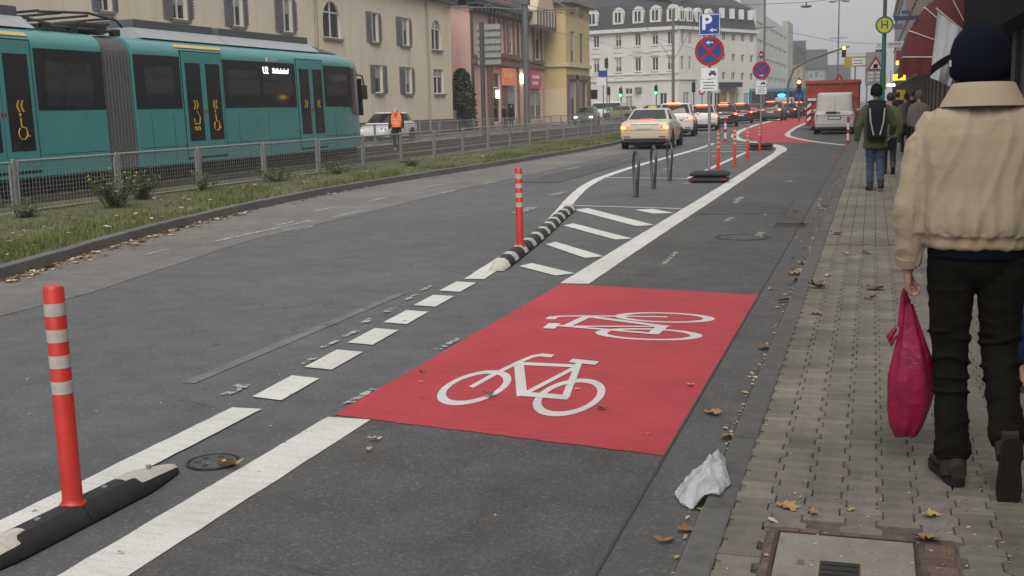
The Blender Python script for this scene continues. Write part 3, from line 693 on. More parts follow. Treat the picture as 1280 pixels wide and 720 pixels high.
# roof equipment
def roofunit(y0, y1):
    MB().loft([[(-.30, y, 3.40), (-.62, y, 3.66), (-2.03, y, 3.66), (-2.35, y, 3.40)] for y in (y0, y1)]).build('roof_fairing', M_TROOF, tram)
    MB().box(-2.0, -.62, y0 + .1, y1 - .1, 3.6, 3.86).build('roof_box', M_TBOX, tram, bevel=.02)
roofunit(-5, 20.2)
roofunit(23.9, 27.6); roofunit(27.65, 33.0)
MB().loft([[(-.4, 33.3, 3.42), (-.7, 33.4, 3.62), (-1.95, 33.4, 3.62), (-2.25, 33.3, 3.42)], [(-.45, 34.6, 3.40), (-.75, 34.5, 3.52), (-1.9, 34.5, 3.52), (-2.2, 34.6, 3.40)]]).build('front_roof_box', M_TBOX, tram)
mb = MB()
for xx in (-.5, -2.1):
    mb.tube([(xx, 20.6, 3.50), (xx, 23.2, 3.50)], .04, 6); mb.tube([(xx, 20.6, 3.78), (xx, 22.2, 3.86), (xx, 23.2, 3.76), (xx, 23.4, 3.62)], .03, 6)
    for yy in (20.7, 21.6, 22.5, 23.1): mb.box(xx - .08, xx + .08, yy - .1, yy + .1, 3.4, 3.55)
for yy in (20.6, 21.3, 22.2, 23.1): mb.tube([(-.5, yy, 3.8), (-2.1, yy, 3.8)], .03, 6)
mb.tube([(-.7, 20.8, 3.62), (-1.9, 23.2, 3.68)], .03, 6); mb.tube([(-1.9, 20.8, 3.62), (-.7, 23.2, 3.68)], .03, 6)
mb.build('pantograph', M_BPLAST, tram)
MB().box(-1.9, -.6, 21.9, 23.0, 3.46, 3.68).build('pantograph_drive', M_BPLAST, tram, bevel=.05)

# ================================================================== LANE SEPARATORS, BOLLARDS, STANDS
def sepsec(s, h=.078, w=.088): return [(-w * s, .0), (-w * s, .012 * s), (-w * .78 * s, h * .62 * s), (-w * .42 * s, h * .96 * s), (0, h * s), (w * .42 * s, h * .96 * s), (w * .78 * s, h * .62 * s), (w * s, .012 * s), (w * s, .0)]
def sepmod(mb, y0, y1, taper=None, off=0., h=.078):
    st = []
    n_ = 10
    for i in range(n_ + 1):
        y = y0 + (y1 - y0) * i / n_; s = 1.
        if taper: d = abs(y - taper); s = min(1., .3 + .7 * min(1, d / .30) ** .75)
        st.append((y, s))
    mb.loft([[(x * (1 + off * 2) + 0, y, z + (off * .06 if z > .005 else 0)) for x, z in [(a * (1. if s == 1 else (.55 + .45 * s)) / s if False else a, b) for a, b in sepsec(s, h)]] for y, s in st])
sep = thing('lane_separator', 'black rubber lane separator with cream ends under the nearest red bollard', 'lane separator', (-3.04, 3.75, .008), R(-1.5))
for i, (a, b_, tp) in enumerate(((.004, .67, .70), (-.67, -.004, -.70))):
    mb = MB(); sepmod(mb, a, b_, tp); q = mb.build('module', M_BLACK, sep, smooth=30)
    mb = MB(); lo, hi = ((.30, .668) if i == 0 else (-.668, -.30))
    rings = []
    for k in range(9):
        y = lo + (hi - lo) * k / 8; d = abs(y - tp); s = min(1., .3 + .7 * min(1, d / .30) ** .75)
        e = abs(y - (lo if i == 0 else hi)); cut = .0 if e > .08 else .35 * (1 - e / .08)
        pts = sepsec(s); pts = [(x, z + .003) for x, z in pts[2:7]]
        pts = [(x * (1.03 - cut), z) for x, z in pts]
        rings.append([(x, y, z) for x, z in pts])
    mb.loft(rings, caps=False, closed=False); mb.build('reflective_end', M_CREAMP, q, smooth=40)
    for yy in ((.2, .5) if i == 0 else (-.2, -.5)): MB().cyl(0, yy, .07, .083, .012, n=10).build('bolt', M_STEEL, q)
# long striped separator beside the hatched area
sp = smooth_line([(-3.60, 11.2), (-3.78, 12.6), (-4.0, 14.2), (-4.28, 16.0), (-4.5, 17.6)], 6)
sp = resample(sp, .16)
sep2 = thing('lane_separator', 'long black and white striped lane separator beside the hatched white stripes', 'lane separator', (0, 0, .008))
def sweep(mb, pts, sec, caps=True, closed=True, end=True):
    rings = []
    for i, p_ in enumerate(pts):
        a = pts[max(i - 1, 0)]; b_ = pts[min(i + 1, len(pts) - 1)]; d = (b_ - a).normalized(); n_ = Vector((d.y, -d.x))
        s = 1.
        if end: s = .5 if i in (0, len(pts) - 1) else 1.
        rings.append([(p_.x + n_.x * x, p_.y + n_.y * x, z * s) for x, z in sec(1.)])
    mb.loft(rings, caps, closed)
n_ = len(sp); per = 4
for i0 in range(0, n_ - 1, 12):
    mb = MB(); sweep(mb, sp[i0:min(n_, i0 + 13)], lambda s: sepsec(s, .09, .1), end=False); mb.build('module', M_BLACK, sep2, smooth=30)
for i0 in range(2, n_ - 2, 4):
    mb = MB(); seg = [sp[i0], (sp[i0] + sp[i0 + 1]) / 2, sp[i0 + 1], sp[i0 + 1] * .6 + sp[i0 + 2] * .4]; sweep(mb, seg, lambda s: [(x, z + .004) for x, z in sepsec(1.0, .09, .1)[1:8]], False, False, False); mb.build('white_stripe', M_CREAMP, sep2, smooth=30)
mb = MB(); a, b_ = sp[0], sp[1]; d = (a - b_).normalized(); nn = Vector((d.y, -d.x))
mb.loft([[(a.x - nn.x * x, a.y - nn.y * x, z + .004) for x, z in sepsec(1., .09, .1)], [(a.x + d.x * .3 - nn.x * x * .8, a.y + d.y * .3 - nn.y * x * .8, z * .22) for x, z in sepsec(1., .09, .1)]]); mb.build('end_ramp', M_CREAMP, sep2, smooth=30)
def bollard(label, x, y, z0=.008, h=.95, lean=(0, 0), old=1.):
    t = thing('flexible_bollard', label, 'bollard', (x, y, z0), group='red plastic bollards with reflective bands'); t.rotation_euler = (lean[0], lean[1], 0)
    r_ = .040
    MB().lathe([(r_ + .012, 0), (r_ + .012, .012), (r_ + .003, .022), (r_, .04), (r_, h - .014), (r_ - .006, h - .003), (r_ * .55, h), (.001, h)], 24).build('post', M_BOLL, t, smooth=40)
    for k in range(4):
        zt = h - .069 - k * .104; MB().lathe([(r_ - .004, zt - .052), (r_ + .0016, zt - .051), (r_ + .0016, zt - .001), (r_ - .004, zt)], 24).build('reflective_band', M_REFL, t, smooth=40)
bollard('nearest red bollard with grey bands standing on the lane separator, lower left', -3.045, 3.76, .07, .90, (0, R(-.6)))
bollard('red banded bollard at the near end of the striped separator', -3.72, 12.28, .08, .88)
bollard('red banded bollard just behind the no-stopping sign post', -3.50, 27.95, .008, .98)
bollard('second red banded bollard behind the no-stopping sign', -3.33, 29.9, .008, 1.0)
bollard('third red banded bollard behind the no-stopping sign', -3.33, 33.1, .008, .98)
bollard('last red banded bollard in front of the far sign base', -3.40, 37.5, .008, 1.0)
M_RW = mat('post_red', (.42, .02, .025), .45, var=.08)
def rwpost(label, x, y):
    t = thing('red_white_post', label, 'post', (x, y, .01))
    MB().cyl(0, 0, 0, 1.02, .048, n=16).cyl(0, 0, 0, .03, .12, .1, n=16).build('post', M_RW, t, smooth=40)
    for z in (.18, .56): MB().cyl(0, 0, z, z + .24, .0495, n=16).build('white_band', M_SIGNW, t, smooth=40)
rwpost('red and white striped post standing at the bay corner beside the car queue', -5.62, 47.1)
rwpost('red and white striped post at the kerb behind the white van', -.84, 43.4)
# bicycle stands, seen nearly end on
M_HOOP = mat('stand_steel', (.10, .103, .108), .5, .5, var=.15)
for i, (x, y, lb) in enumerate(((-3.99, 20.35, 'nearest of the three narrow dark steel bicycle stands'), (-4.03, 22.3, 'middle one of the three dark steel bicycle stands'), (-4.10, 24.6, 'farthest of the three dark steel bicycle stands'))):
    t = thing('bicycle_stand', lb, 'bicycle stand', (x, y, .008), R(21), 'bicycle stands in the hatched bay')
    pts = [(0, -.08, 0), (0, -.2, .35)] + [(0, -.27 * math.cos(k * PI / 8), .56 + .24 * math.sin(k * PI / 8)) for k in range(9)] + [(0, .2, .35), (0, .08, 0)]
    MB().tube(pts, .026, 10).build('hoop', M_HOOP, t, smooth=50)
    for yy in (-.08, .08): MB().cyl(0, yy, 0, .008, .05, n=14).build('foot_plate', M_HOOP, t)
# mobile signs on footplates
def disc(mb, r, y0, y1, n=40, z=0, x=0, r0=0):
    if r0: mb.loft([[(x + q * math.cos(2 * PI * k / n), yy, z + q * math.sin(2 * PI * k / n)) for k in range(n)] for q, yy in ((r0, y0), (r0, y1), (r, y1), (r, y0), (r0, y0))], False); return mb
    mb.loft([[(x + r * math.cos(2 * PI * k / n), yy, z + r * math.sin(2 * PI * k / n)) for k in range(n)] for yy in (y0, y1)]); return mb
def arrow(mb, x, z, s, d, y):   # d=-1 left, 1 right
    mb.prism([(x - s * d, z - s * .14), (x - s * d, z + s * .14), (x + s * .3 * d, z + s * .14), (x + s * .3 * d, z - s * .14)], y - .003, y, lambda a, b, h: (a, h, b))
    mb.prism([(x + s * d, z), (x + s * .1 * d, z + s * .55), (x + s * .0 * d, z + s * .40), (x + s * .5 * d, z), (x + s * .0 * d, z - s * .40), (x + s * .1 * d, z - s * .55)], y - .0035, y, lambda a, b, h: (a, h, b))
def nostop(t, z, d, az):
    q = disc(MB(), .295, -.045, -.042, z=z).build('no_stopping_sign', M_BLUE, t)
    disc(MB(), .293, -.052, -.042, z=z, r0=.232).build('red_rim', M_SRED, q)
    mb = MB()
    for s_ in (1, -1):
        mb.box(-.245, .245, -.0485 - .001 * s_, -.043, -.03, .03, Matrix.Translation((0, 0, z)) @ Matrix.Rotation(s_ * PI / 4, 4, 'Y'))
    mb.build('red_cross', M_SRED, q); mb = MB(); arrow(mb, 0, z + az, .075, d, -.054); mb.build('white_arrow', M_SIGNW, q)
    disc(MB(), .295, -.041, -.034, z=z).build('sign_back_plate', M_BACK, t)
def footplates(t):
    for k in range(2):
        MB().loft([[(-w, -d, z), (w, -d, z), (w, d, z), (-w, d, z)] for w, d, z in ((.36, .2, .01 + k * .115), (.40, .22, .03 + k * .115), (.40, .22, .075 + k * .115), (.30, .16, .115 + k * .115))]).build('footplate', M_BLACK, t, (.02 * k, 0, 0), bevel=.01)
    for xx in (-.3, .3): MB().box(xx - .05, xx + .05, -.225, -.2, .05, .08).build('red_reflector', M_SRED, t)
def plate(t, x0, x1, z0, z1, lines, car=False):
    q = MB().box(x0, x1, -.045, -.038, z0, z1).build('extra_plate', M_SIGNW, t, bevel=.004)
    mb = MB(); w = x1 - x0
    if car:
        zc = (z0 + z1) / 2; mb.box(x0 + w * .45, x1 - w * .08, -.047, -.045, zc - .03, zc + .01); mb.box(x0 + w * .55, x1 - w * .16, -.047, -.045, zc + .01, zc + .05); mb.box(x0 + w * .5, x0 + w * .6, -.047, -.045, zc - .055, zc - .03); mb.box(x1 - w * .2, x1 - w * .1, -.047, -.045, zc - .055, zc - .03)
    else:
        for k in range(lines): zz = z1 - (k + 1) * (z1 - z0) / (lines + 1); mb.box(x0 + w * (.15 + .05 * (k % 2)), x1 - w * (.12 + .1 * ((k + 1) % 2)), -.047, -.045, zz - .008, zz + .008)
    mb.build('print', M_DGREY, q)
s1 = thing('mobile_sign', 'blue parking and round no-stopping sign on a mobile pole with black footplates', 'traffic sign', (-3.2, 24.1, .008), R(3))
footplates(s1); MB().cyl(0, 0, .1, 3.36, .03, n=12).build('pole', M_STEEL, s1, smooth=40)
q = MB().box(-.215, .215, -.042, -.036, 2.96, 3.385).build('parking_sign', M_BLUE, s1, bevel=.012)
mb = MB(); bo = .205
for a in ((-.205, .205, 2.97, 2.982), (-.205, .205, 3.363, 3.375), (-.205, -.193, 2.982, 3.363), (.193, .205, 2.982, 3.363)): mb.box(a[0], a[1], -.045, -.042, a[2], a[3])
mb.build('white_border', M_SIGNW, q)
link('letter', text_mesh('P', .40, M_SIGNW, .002, .012), q, (-.06, -.045, 3.2), (R(90), 0, 0))
mb = MB(); arrow(mb, .07, 3.06, .075, -1, -.044); mb.build('white_arrow', M_SIGNW, q)
nostop(s1, 2.645, -1, .17); plate(s1, -.165, .165, 2.095, 2.31, 1, True); plate(s1, -.185, .165, 1.85, 2.075, 3)
s2 = thing('mobile_sign', 'far round no-stopping sign with arrow pointing right on black footplates', 'traffic sign', (-3.62, 40.3, .008), R(3))
footplates(s2); MB().cyl(0, 0, .1, 2.98, .03, n=12).build('pole', M_STEEL, s2, smooth=40)
nostop(s2, 2.65, 1, -.17); plate(s2, -.165, .165, 2.12, 2.32, 1, True); plate(s2, -.18, .18, 1.86, 2.09, 3)

# ------------------------------------------------------------------ fallen leaves one can pick out
def leaf(px, py, z, s, label, i, rz=None, grp=None):
    p_ = gnd(px, py, z); o = link('fallen_leaf', LM[i % 16], None, (p_.x, p_.y, z + .002), (random.uniform(-.12, .12), random.uniform(-.12, .12), random.uniform(0, 6.3) if rz is None else rz)); o.scale = (s * .92,) * 3
    setp(o, label, 'leaf', grp); return o
leaf(612, 495, .014, .095, 'brown leaf lying on the front wheel of the near bicycle symbol', 2)
leaf(752, 511, .012, .10, 'curled brown leaf right of the rear wheel of the near bicycle symbol', 6)
leaf(468, 550, .012, .10, 'pale leaf on the asphalt just below the red field corner', 3)
leaf(461, 563, .012, .055, 'small yellowish leaf below the pale leaf near the red field', 1)
leaf(290, 583, .014, .17, 'large orange-brown leaf on the round manhole cover', 0)
leaf(892, 517, .014, .13, 'tan leaf in the gutter right of the red field', 4)
leaf(913, 548, .016, .12, 'brown leaf in the gutter above the white plastic bag', 8)
leaf(829, 678, .014, .11, 'orange-tan leaf in the gutter at the bottom of the picture', 12)
leaf(858, 664, .016, .10, 'curled leaf by the kerb joint below the white plastic bag', 10)
leaf(722, 487, .012, .05, 'tiny leaf on the red field beside the near bicycle symbol', 7)
leaf(527, 465, .010, .05, 'tiny brown leaf on the left part of the red field', 2)
leaf(526, 478, .010, .04, 'tiny pale leaf at the left edge of the red field', 3)
leaf(863, 482, .010, .06, 'yellow leaf near the right edge of the red field', 5)
leaf(985, 635, .071, .115, 'long tan leaf on the pavement above the concrete drain cover', 4)
leaf(1017, 643, .071, .085, 'orange leaf on the pavement above the middle of the drain cover', 0)
leaf(1063, 639, .071, .05, 'small yellow leaf scrap on the pavement above the drain cover', 1)
leaf(1163, 646, .071, .075, 'bright yellow leaf on the pavement near the right shoe', 5)
leaf(1160, 676, .071, .12, 'tan leaf lying on the setts beside the drain cover', 8)
leaf(1162, 574, .071, .075, 'pale tan leaf left of the planted shoe', 3)
leaf(965, 652, .071, .06, 'pale crumpled leaf at the drain cover corner', 7)
leaf(958, 436, .016, .15, 'brown leaf pair beside the kerb right of the red field', 10)
leaf(1020, 393, .071, .14, 'long tan leaf on the pavement level with the red field far corner', 4)
leaf(980, 377, .016, .17, 'tan leaf in the gutter at the far right corner of the red field', 0)
leaf(953, 377, .012, .08, 'small tan leaf at the far corner of the red field', 12)
for k, (px, py) in enumerate([(996, 352), (994, 343), (1028, 262), (1033, 258), (1026, 251), (1003, 281), (956, 270), (995, 265), (982, 271), (1088, 374), (1035, 345), (1022, 360), (1002, 330), (1046, 293), (1083, 317), (1095, 362), (1059, 318)]):
    leaf(px, py, .073 if px > 1016 and py > 290 else .016, random.uniform(.11, .2), 'small dry leaf among those strewn along the far kerb and gutter', k * 3 + 1, grp='small dry leaves strewn along the far kerb')
# crumbs of leaf and seed on pavement and in the kerb joint
lt = [MB(), MB()]
for i in range(420):
    y = 3.2 + 14 * rg.random() ** 1.3; litter(lt[i % 2], -.478 + 2.4 * rg.random(), y, .0715, rg.uniform(.004, .011))
for i in range(260):
    y = 3.2 + 16 * rg.random() ** 1.3; litter(lt[i % 2], -.62 + rg.gauss(0, .022), y, .019, rg.uniform(.008, .024))
for i in range(160):
    y = 3.2 + 25 * rg.random() ** 1.2; litter(lt[i % 2], -.9 - 8 * rg.random(), y, .012, rg.uniform(.004, .014))
for i in range(70):
    y = 9 + 20 * rg.random(); litter(lt[i % 2], -.68 + rg.gauss(0, .09), y, .014, rg.uniform(.015, .04))
for i in range(150):
    y = 3.75 + 1.1 * rg.random(); litter(lt[i % 2], -.35 + 1.2 * rg.random(), y, .0715, rg.uniform(.004, .010))
setp(lt[0].build('leaf_crumbs', M_LEAFS[3], fix=False), 'pale crumbs of dry leaf strewn over pavement and kerb joint', 'leaf crumbs', kind='stuff')
setp(lt[1].build('leaf_crumbs', M_LEAFS[1], fix=False), 'yellow crumbs of dry leaf strewn over pavement and kerb joint', 'leaf crumbs', kind='stuff')

# ------------------------------------------------------------------ white plastic bag in the gutter
m, t_, b = nodes('white_plastic_film')
b.inputs['Base Color'].default_value = (.74, .75, .77, 1); b.inputs['Roughness'].default_value = .38; b.inputs['Transmission Weight'].default_value = .0
b.inputs['Specular IOR Level'].default_value = .5
tr = N(t_, 'ShaderNodeBsdfTranslucent'); tr.inputs[0].default_value = (.8, .8, .82, 1); ms = N(t_, 'ShaderNodeMixShader'); ms.inputs[0].default_value = .25
tp_ = N(t_, 'ShaderNodeBsdfTransparent'); ms2 = N(t_, 'ShaderNodeMixShader')
t_.links.new(b.outputs[0], ms.inputs[1]); t_.links.new(tr.outputs[0], ms.inputs[2])
t_.links.new(ms.outputs[0], ms2.inputs[1]); t_.links.new(tp_.outputs[0], ms2.inputs[2])
ob = N(t_, 'ShaderNodeTexCoord').outputs['Object']; t_.links.new(ramp(t_, noise_(t_, ob, 9, 3), [(.45, (.08,) * 3), (.65, (.38,) * 3)]).outputs[0], ms2.inputs[0])
t_.links.new(ms2.outputs[0], t_.nodes['Material Output'].inputs['Surface'])
bump(t_, b, noise_(t_, ob, 22, 5, .6, 1.2), .8, .02); M_FILM = m
outl = [gnd(px, py, .085 if px > 896 else .03) for px, py in [(843, 614), (850, 604), (863, 592), (884, 580), (907, 571), (908, 588), (914, 604), (905, 612), (897, 622), (893, 633), (868, 634), (852, 627)]]
cen = sum(outl, Vector()) / len(outl)
bag = thing('plastic_bag', 'crumpled white translucent plastic bag lying in the gutter by the kerb', 'plastic bag', (cen.x, cen.y, .012))
mb = MB(); nr, na = 26, 90
def outr(a):
    best = 0.
    for i in range(len(outl)):
        p0 = outl[i] - cen; p1 = outl[(i + 1) % len(outl)] - cen; d = Vector((math.cos(a), math.sin(a))); e = Vector((p1.x - p0.x, p1.y - p0.y)); den = d.x * e.y - d.y * e.x
        if abs(den) < 1e-9: continue
        tt = (p0.x * e.y - p0.y * e.x) / den; uu = (p0.x * d.y - p0.y * d.x) / den
        if tt > 0 and -.01 <= uu <= 1.01: best = max(best, tt)
    return best
v = []
for lay in (0, 1):
    for i in range(nr + 1):
        for k in range(na):
            a = 2 * PI * k / na; r_ = i / nr * outr(a); x, y = r_ * math.cos(a), r_ * math.sin(a); u = i / nr
            pk_ = outl[4] - cen; th_ = math.atan2(y - pk_.y, x - pk_.x); dp = math.hypot(x - pk_.x, y - pk_.y); nz = .42 + .22 * math.sin(th_ * 13 + 2.5 * noise.noise((x * 9, y * 9, 0))) * min(1, dp * 9) + .28 * noise.noise((x * 12, y * 12, lay * 5)) + .12 * noise.noise((x * 32, y * 32, 2))
            fl_ = .066 if x + cen.x > -.60 else max(0., .066 * (1 - (-.60 - x - cen.x) / .05)); z = fl_ + .002 + (lay * (.10 * (1 - u ** 2.6) * (.25 + 1.25 * nz) + .012 * (u > .9) * abs(math.sin(a * 9)))) + (0 if lay else .004)
            v.append((x, y, z))
f = []; st = (nr + 1) * na
for lay in (0, 1):
    for i in range(nr):
        for k in range(na): f.append((lay * st + i * na + k, lay * st + i * na + (k + 1) % na, lay * st + (i + 1) * na + (k + 1) % na, lay * st + (i + 1) * na + k))
mb.add(v, f); mb.build('film', M_FILM, bag, smooth=70)

# ================================================================== PEOPLE
def cloth(name, col, rough=.85, fine=220., var=.12, sheen=.1):
    m, t, b = nodes(name); ob = N(t, 'ShaderNodeTexCoord').outputs['Object']
    t.links.new(ramp(t, noise_(t, ob, 6, 5, .6), [(.3, tuple(c * (1 - var) for c in col)), (.7, tuple(c * (1 + var) for c in col))]).outputs[0], b.inputs['Base Color'])
    b.inputs['Roughness'].default_value = rough; b.inputs['Sheen Weight'].default_value = sheen; b.inputs['Specular IOR Level'].default_value = .18
    bump(t, b, noise_(t, ob, fine, 3, .6), .25, .003)
    return m
def fold(amp, f=(7, 7, 3.2), ridge=.6):
    def fn(co, n):
        a = noise.noise((co.x * f[0], co.y * f[1], co.z * f[2])); b = noise.noise((co.x * f[0] * 2.1 + 4, co.y * f[1] * 2.1, co.z * f[2] * 2.3))
        return amp * (a * .7 + (ridge * (.5 - abs(b)) * 1.2))
    return fn
def lerp(a, b, t): return tuple(x + (y - x) * t for x, y in zip(a, b))
def person(label, loc, rz, J, cj, ct, cs, top, vox=.013, hat=None, hair=None, torso=None, scale=1., amp=.005, jf=None, hands=True, coat=None, group=None, arm=.054, leg=.082, rig=1, hs=1.):
    t = thing('person', label, 'person', loc, rz, group); t.scale = (scale,) * 3
    # ---- one continuous body
    b = MB()
    b.tube([(0, 0, .90), (0, 0, 1.02), (0, 0, 1.2), (0, 0, 1.36), (0, 0, 1.45), J['neck'], lerp(J['neck'], J['head'], .5)], [(.13, .09), (.14, .09), (.14, .09), (.14, .085), (.08, .06), (.05, .053), (.05, .055)], 16, up=(0, -1, 0))
    hx, hy, hz = J['head']
    b.ell((hx, hy, hz), (.076, .096, .118), 18, 14); b.ell((hx, hy + .045, hz - .055), (.052, .06, .062), 14, 10)
    b.ell((hx, hy + .10, hz - .015), (.014, .022, .026), 8, 6); b.ell((hx, hy + .088, hz - .062), (.024, .014, .012), 8, 6); b.ell((hx, hy + .082, hz - .098), (.026, .02, .018), 8, 6)
    for s_ in (-1, 1):
        b.ell((hx + s_ * .079, hy - .002, hz - .005), (.011, .02, .032), 8, 6); b.ell((hx + s_ * .03, hy + .086, hz + .012), (.016, .012, .010), 8, 6)
    for s_, A in ((-1, 'l'), (1, 'r')):
        sh, el, wr = J['sh' + A], J['el' + A], J['wr' + A]
        b.tube([lerp(sh, (0, 0, 1.38), .5), sh, lerp(sh, el, .5), el, lerp(el, wr, .35), wr], [.045, .042, .040, .036, .036, .026], 12)
        d = (Vector(wr) - Vector(el)).normalized(); hd = J.get('hd' + A)
        if hands:
            hand(b, Vector(wr), d, s_, J.get('grip' + A, False))
        hp, kn, an = J['hp' + A], J['kn' + A], J['an' + A]; toe = J['toe' + A]
        b.tube([(hp[0] * .8, hp[1], hp[2] + .03), hp, lerp(hp, kn, .5), kn, lerp(kn, an, .35), an, lerp(an, toe, .3)], [.08, .078, .068, .05, .05, .032, .028], 12)
        b.tube([an, lerp(an, toe, .3), lerp(an, toe, .75), lerp(an, toe, .95)], [.026, .028, .024, .012], 10)
    remesh(b, 'body', M_SKIN, min(vox, .009) if rig else vox, 3, None, t)
    # ---- clothes
    tr = MB(); tr.ell((0, 0, .92), (.172, .125, .13), 18, 10); 
    for A in 'lr':
        hp, kn, an = J['hp' + A], J['kn' + A], J['an' + A]
        e = lerp(kn, an, J.get('hem', .90)); tr.tube([(hp[0] * .9, hp[1], hp[2] + .05), lerp(hp, kn, .15), lerp(hp, kn, .55), lerp(hp, kn, .9), lerp(kn, an, .12), lerp(kn, an, .5), e], [leg * 1.12, leg * 1.12, leg * .98, leg * .84, leg * .80, leg * .74, leg * .74], 16)
        if J.get('cuff'): tr.tube([lerp(kn, an, .80), lerp(kn, an, .905)], leg * .84, 16)
    remesh(tr, 'trousers', ct, vox, 4, lambda co, n: fold(amp * 1.6, (5, 5, 9))(co, n) + amp * 2.2 * max(0, .2 - abs(noise.noise((co.x * 4, co.y * 5 + co.z * 5, co.z * 12)))) / .2 * (1.2 if .35 < co.z < .62 else .35), t)
    jk = MB()
    rings = torso or [(.86, .19, .135), (.95, .195, .14), (1.1, .2, .14), (1.25, .21, .14), (1.36, .205, .132), (1.42, .17, .115), (1.47, .11, .09), (1.51, .075, .075)]
    if coat: rings = [(coat, .2, .15), ((coat + .9) / 2, .2, .145)] + rings
    jk.loft([[(rx * math.copysign(abs(math.cos(k * PI / 12)) ** .8, math.cos(k * PI / 12)), ry * math.copysign(abs(math.sin(k * PI / 12)) ** .8, math.sin(k * PI / 12)), z) for k in range(24)] for z, rx, ry in rings])
    for A in 'lr':
        sh, el, wr = J['sh' + A], J['el' + A], J['wr' + A]; c = (J['sh' + A][0] * .45, 0, 1.40)
        jk.tube([c, lerp(c, sh, .8), lerp(sh, el, .3), lerp(sh, el, .7), el, lerp(el, wr, .4), lerp(el, wr, .85), lerp(el, wr, J.get('slv', .96))], [arm * 1.3, arm * 1.35, arm * 1.32, arm * 1.2, arm * 1.14, arm * 1.08, arm * 1.0, arm * .9], 16)
    remesh(jk, 'jacket', cj, vox, 4, jf or fold(amp), t)
    for A in 'lr':
        an, toe = Vector(J['an' + A]), Vector(J['toe' + A]); kn = Vector(J['kn' + A]); d = (toe - an); d2 = Vector((d.x, d.y, 0)).normalized() if J.get('flat' + A, True) else d.normalized()
        upv = (kn - an).normalized(); s_ = MB()
        fdir = (d2 if d.z > -.12 else d.normalized()); side = fdir.cross(Vector((0, 0, 1)) if d.z > -.12 else upv).normalized(); up2 = side.cross(fdir).normalized()
        heel = an - fdir * .065 - up2 * .055; 
        secs = [(-.01, .030, .075), (.02, .036, .10), (.08, .038, .105), (.13, .036, .075), (.2, .042, .055), (.26, .038, .045), (.295, .02, .03)]
        so = MB(); rs, rs2 = [], []
        for dist, w, h in secs:
            c0 = heel + fdir * dist
            rs.append([tuple(c0 + side * (w * math.cos(k * PI / 6)) + up2 * (max(.0, .5 + .5 * math.sin(k * PI / 6)) * h)) for k in range(12)])
        for dist, w in ((-.014, .016), (-.006, .026), (.012, .034), (.05, .039), (.11, .036), (.16, .042), (.21, .046), (.25, .043), (.28, .034), (.296, .022), (.302, .01)):
            c0 = heel + fdir * dist; rs2.append([tuple(c0 + side * q * w + up2 * zz) for q, zz in ((-1, -.018), (1, -.018), (1, .012), (-1, .012))])
        s_.loft(rs); s_.tube([an - upv * .05, an + upv * .04, an + upv * .13], [.05, .054, .060], 14)
        q = s_.build('shoe', cs, t, smooth=50); so.loft(rs2); so.build('sole', M_SOLE, q, smooth=40)
    if hat:
        h = MB(); h.loft([[(hx + hs * (rx + .0035 * (k % 2)) * math.cos(k * PI / 30), hy + .004 + hs * (ry + .0035 * (k % 2)) * math.sin(k * PI / 30), hz + z * hs + (.02 * math.sin(k * PI / 30) if z < 0 else 0)) for k in range(60)] for z, rx, ry in ((-.045, .086, .104), (-.04, .094, .112), (.0, .096, .114), (.05, .096, .113), (.09, .084, .098), (.12, .062, .07), (.14, .034, .038), (.152, .008, .01))])
        
        for i_, p_ in enumerate(h.v):
            k_ = .006 * hs * noise.noise((p_[0] * 14, p_[1] * 14, p_[2] * 11)); h.v[i_] = (p_[0] * (1 + k_ * 4), p_[1] * (1 + k_ * 4), p_[2] + k_)
        h.build('hat', hat, t, smooth=70)
    if hair:
        h = MB(); h.ell((hx, hy - .012, hz + .022), (.084, .1, .108), 14, 10); h.build('hair', hair, t, smooth=60)
    return t
def hand(b, wr, d, s_, grip):
    # palm, four fingers of unequal length and a thumb leaving the side of the palm near its base
    fwd = Vector((0, 1, 0)); fwd = (fwd - d * fwd.dot(d)).normalized(); inn = d.cross(fwd) * (1 if s_ < 0 else -1)
    if inn.x * s_ > 0: inn = -inn
    b.tube([wr - d * .03, wr + d * .02, wr + d * .05, wr + d * .085], [(.026, .020), (.036, .018), (.041, .017), (.038, .014)], 10, up=tuple(inn))
    for i, L_ in enumerate((.070, .080, .074, .058)):
        k = wr + d * (.082 - .006 * abs(i - 1.2)) + fwd * (.030 - .0195 * i)
        if grip: pts = [k - d * .01, k + d * .022 + inn * .006, k + d * .034 + inn * .028, k + d * .016 + inn * .046, k - d * .006 + inn * .040]
        else: pts = [k - d * .01, k + d * L_ * .4 + inn * .008, k + d * L_ * .75 + inn * .022, k + d * L_ + inn * .04]
        b.tube(pts, [.0098, .0096, .009, .0085, .007][:len(pts)], 8)
    th = wr + d * .02 + fwd * .03
    b.tube([th - fwd * .012, th + d * .022 + fwd * .016 + inn * .01, th + d * .048 + fwd * .014 + inn * .022, th + d * .068 + fwd * .004 + inn * (.036 if grip else .024)], [.013, .0125, .011, .008], 8)
M_SOLE = mat('shoe_sole', (.012, .011, .010), .9, var=.3, vs=20, bmp=.4, bs=60)
J0 = dict(neck=(0, .01, 1.50), head=(0, .03, 1.665), shl=(-.18, 0, 1.40), ell=(-.235, -.02, 1.11), wrl=(-.235, .06, .87), shr=(.18, 0, 1.40), elr=(.235, -.02, 1.11), wrr=(.235, .06, .87),
          hpl=(-.09, 0, .90), knl=(-.09, .06, .49), anl=(-.085, -.02, .08), toel=(-.095, .17, .035), hpr=(.09, 0, .90), knr=(.09, .10, .50), anr=(.09, -.22, .16), toer=(.09, -.08, .03))
def pose(**k): j = dict(J0); j.update(k); return j
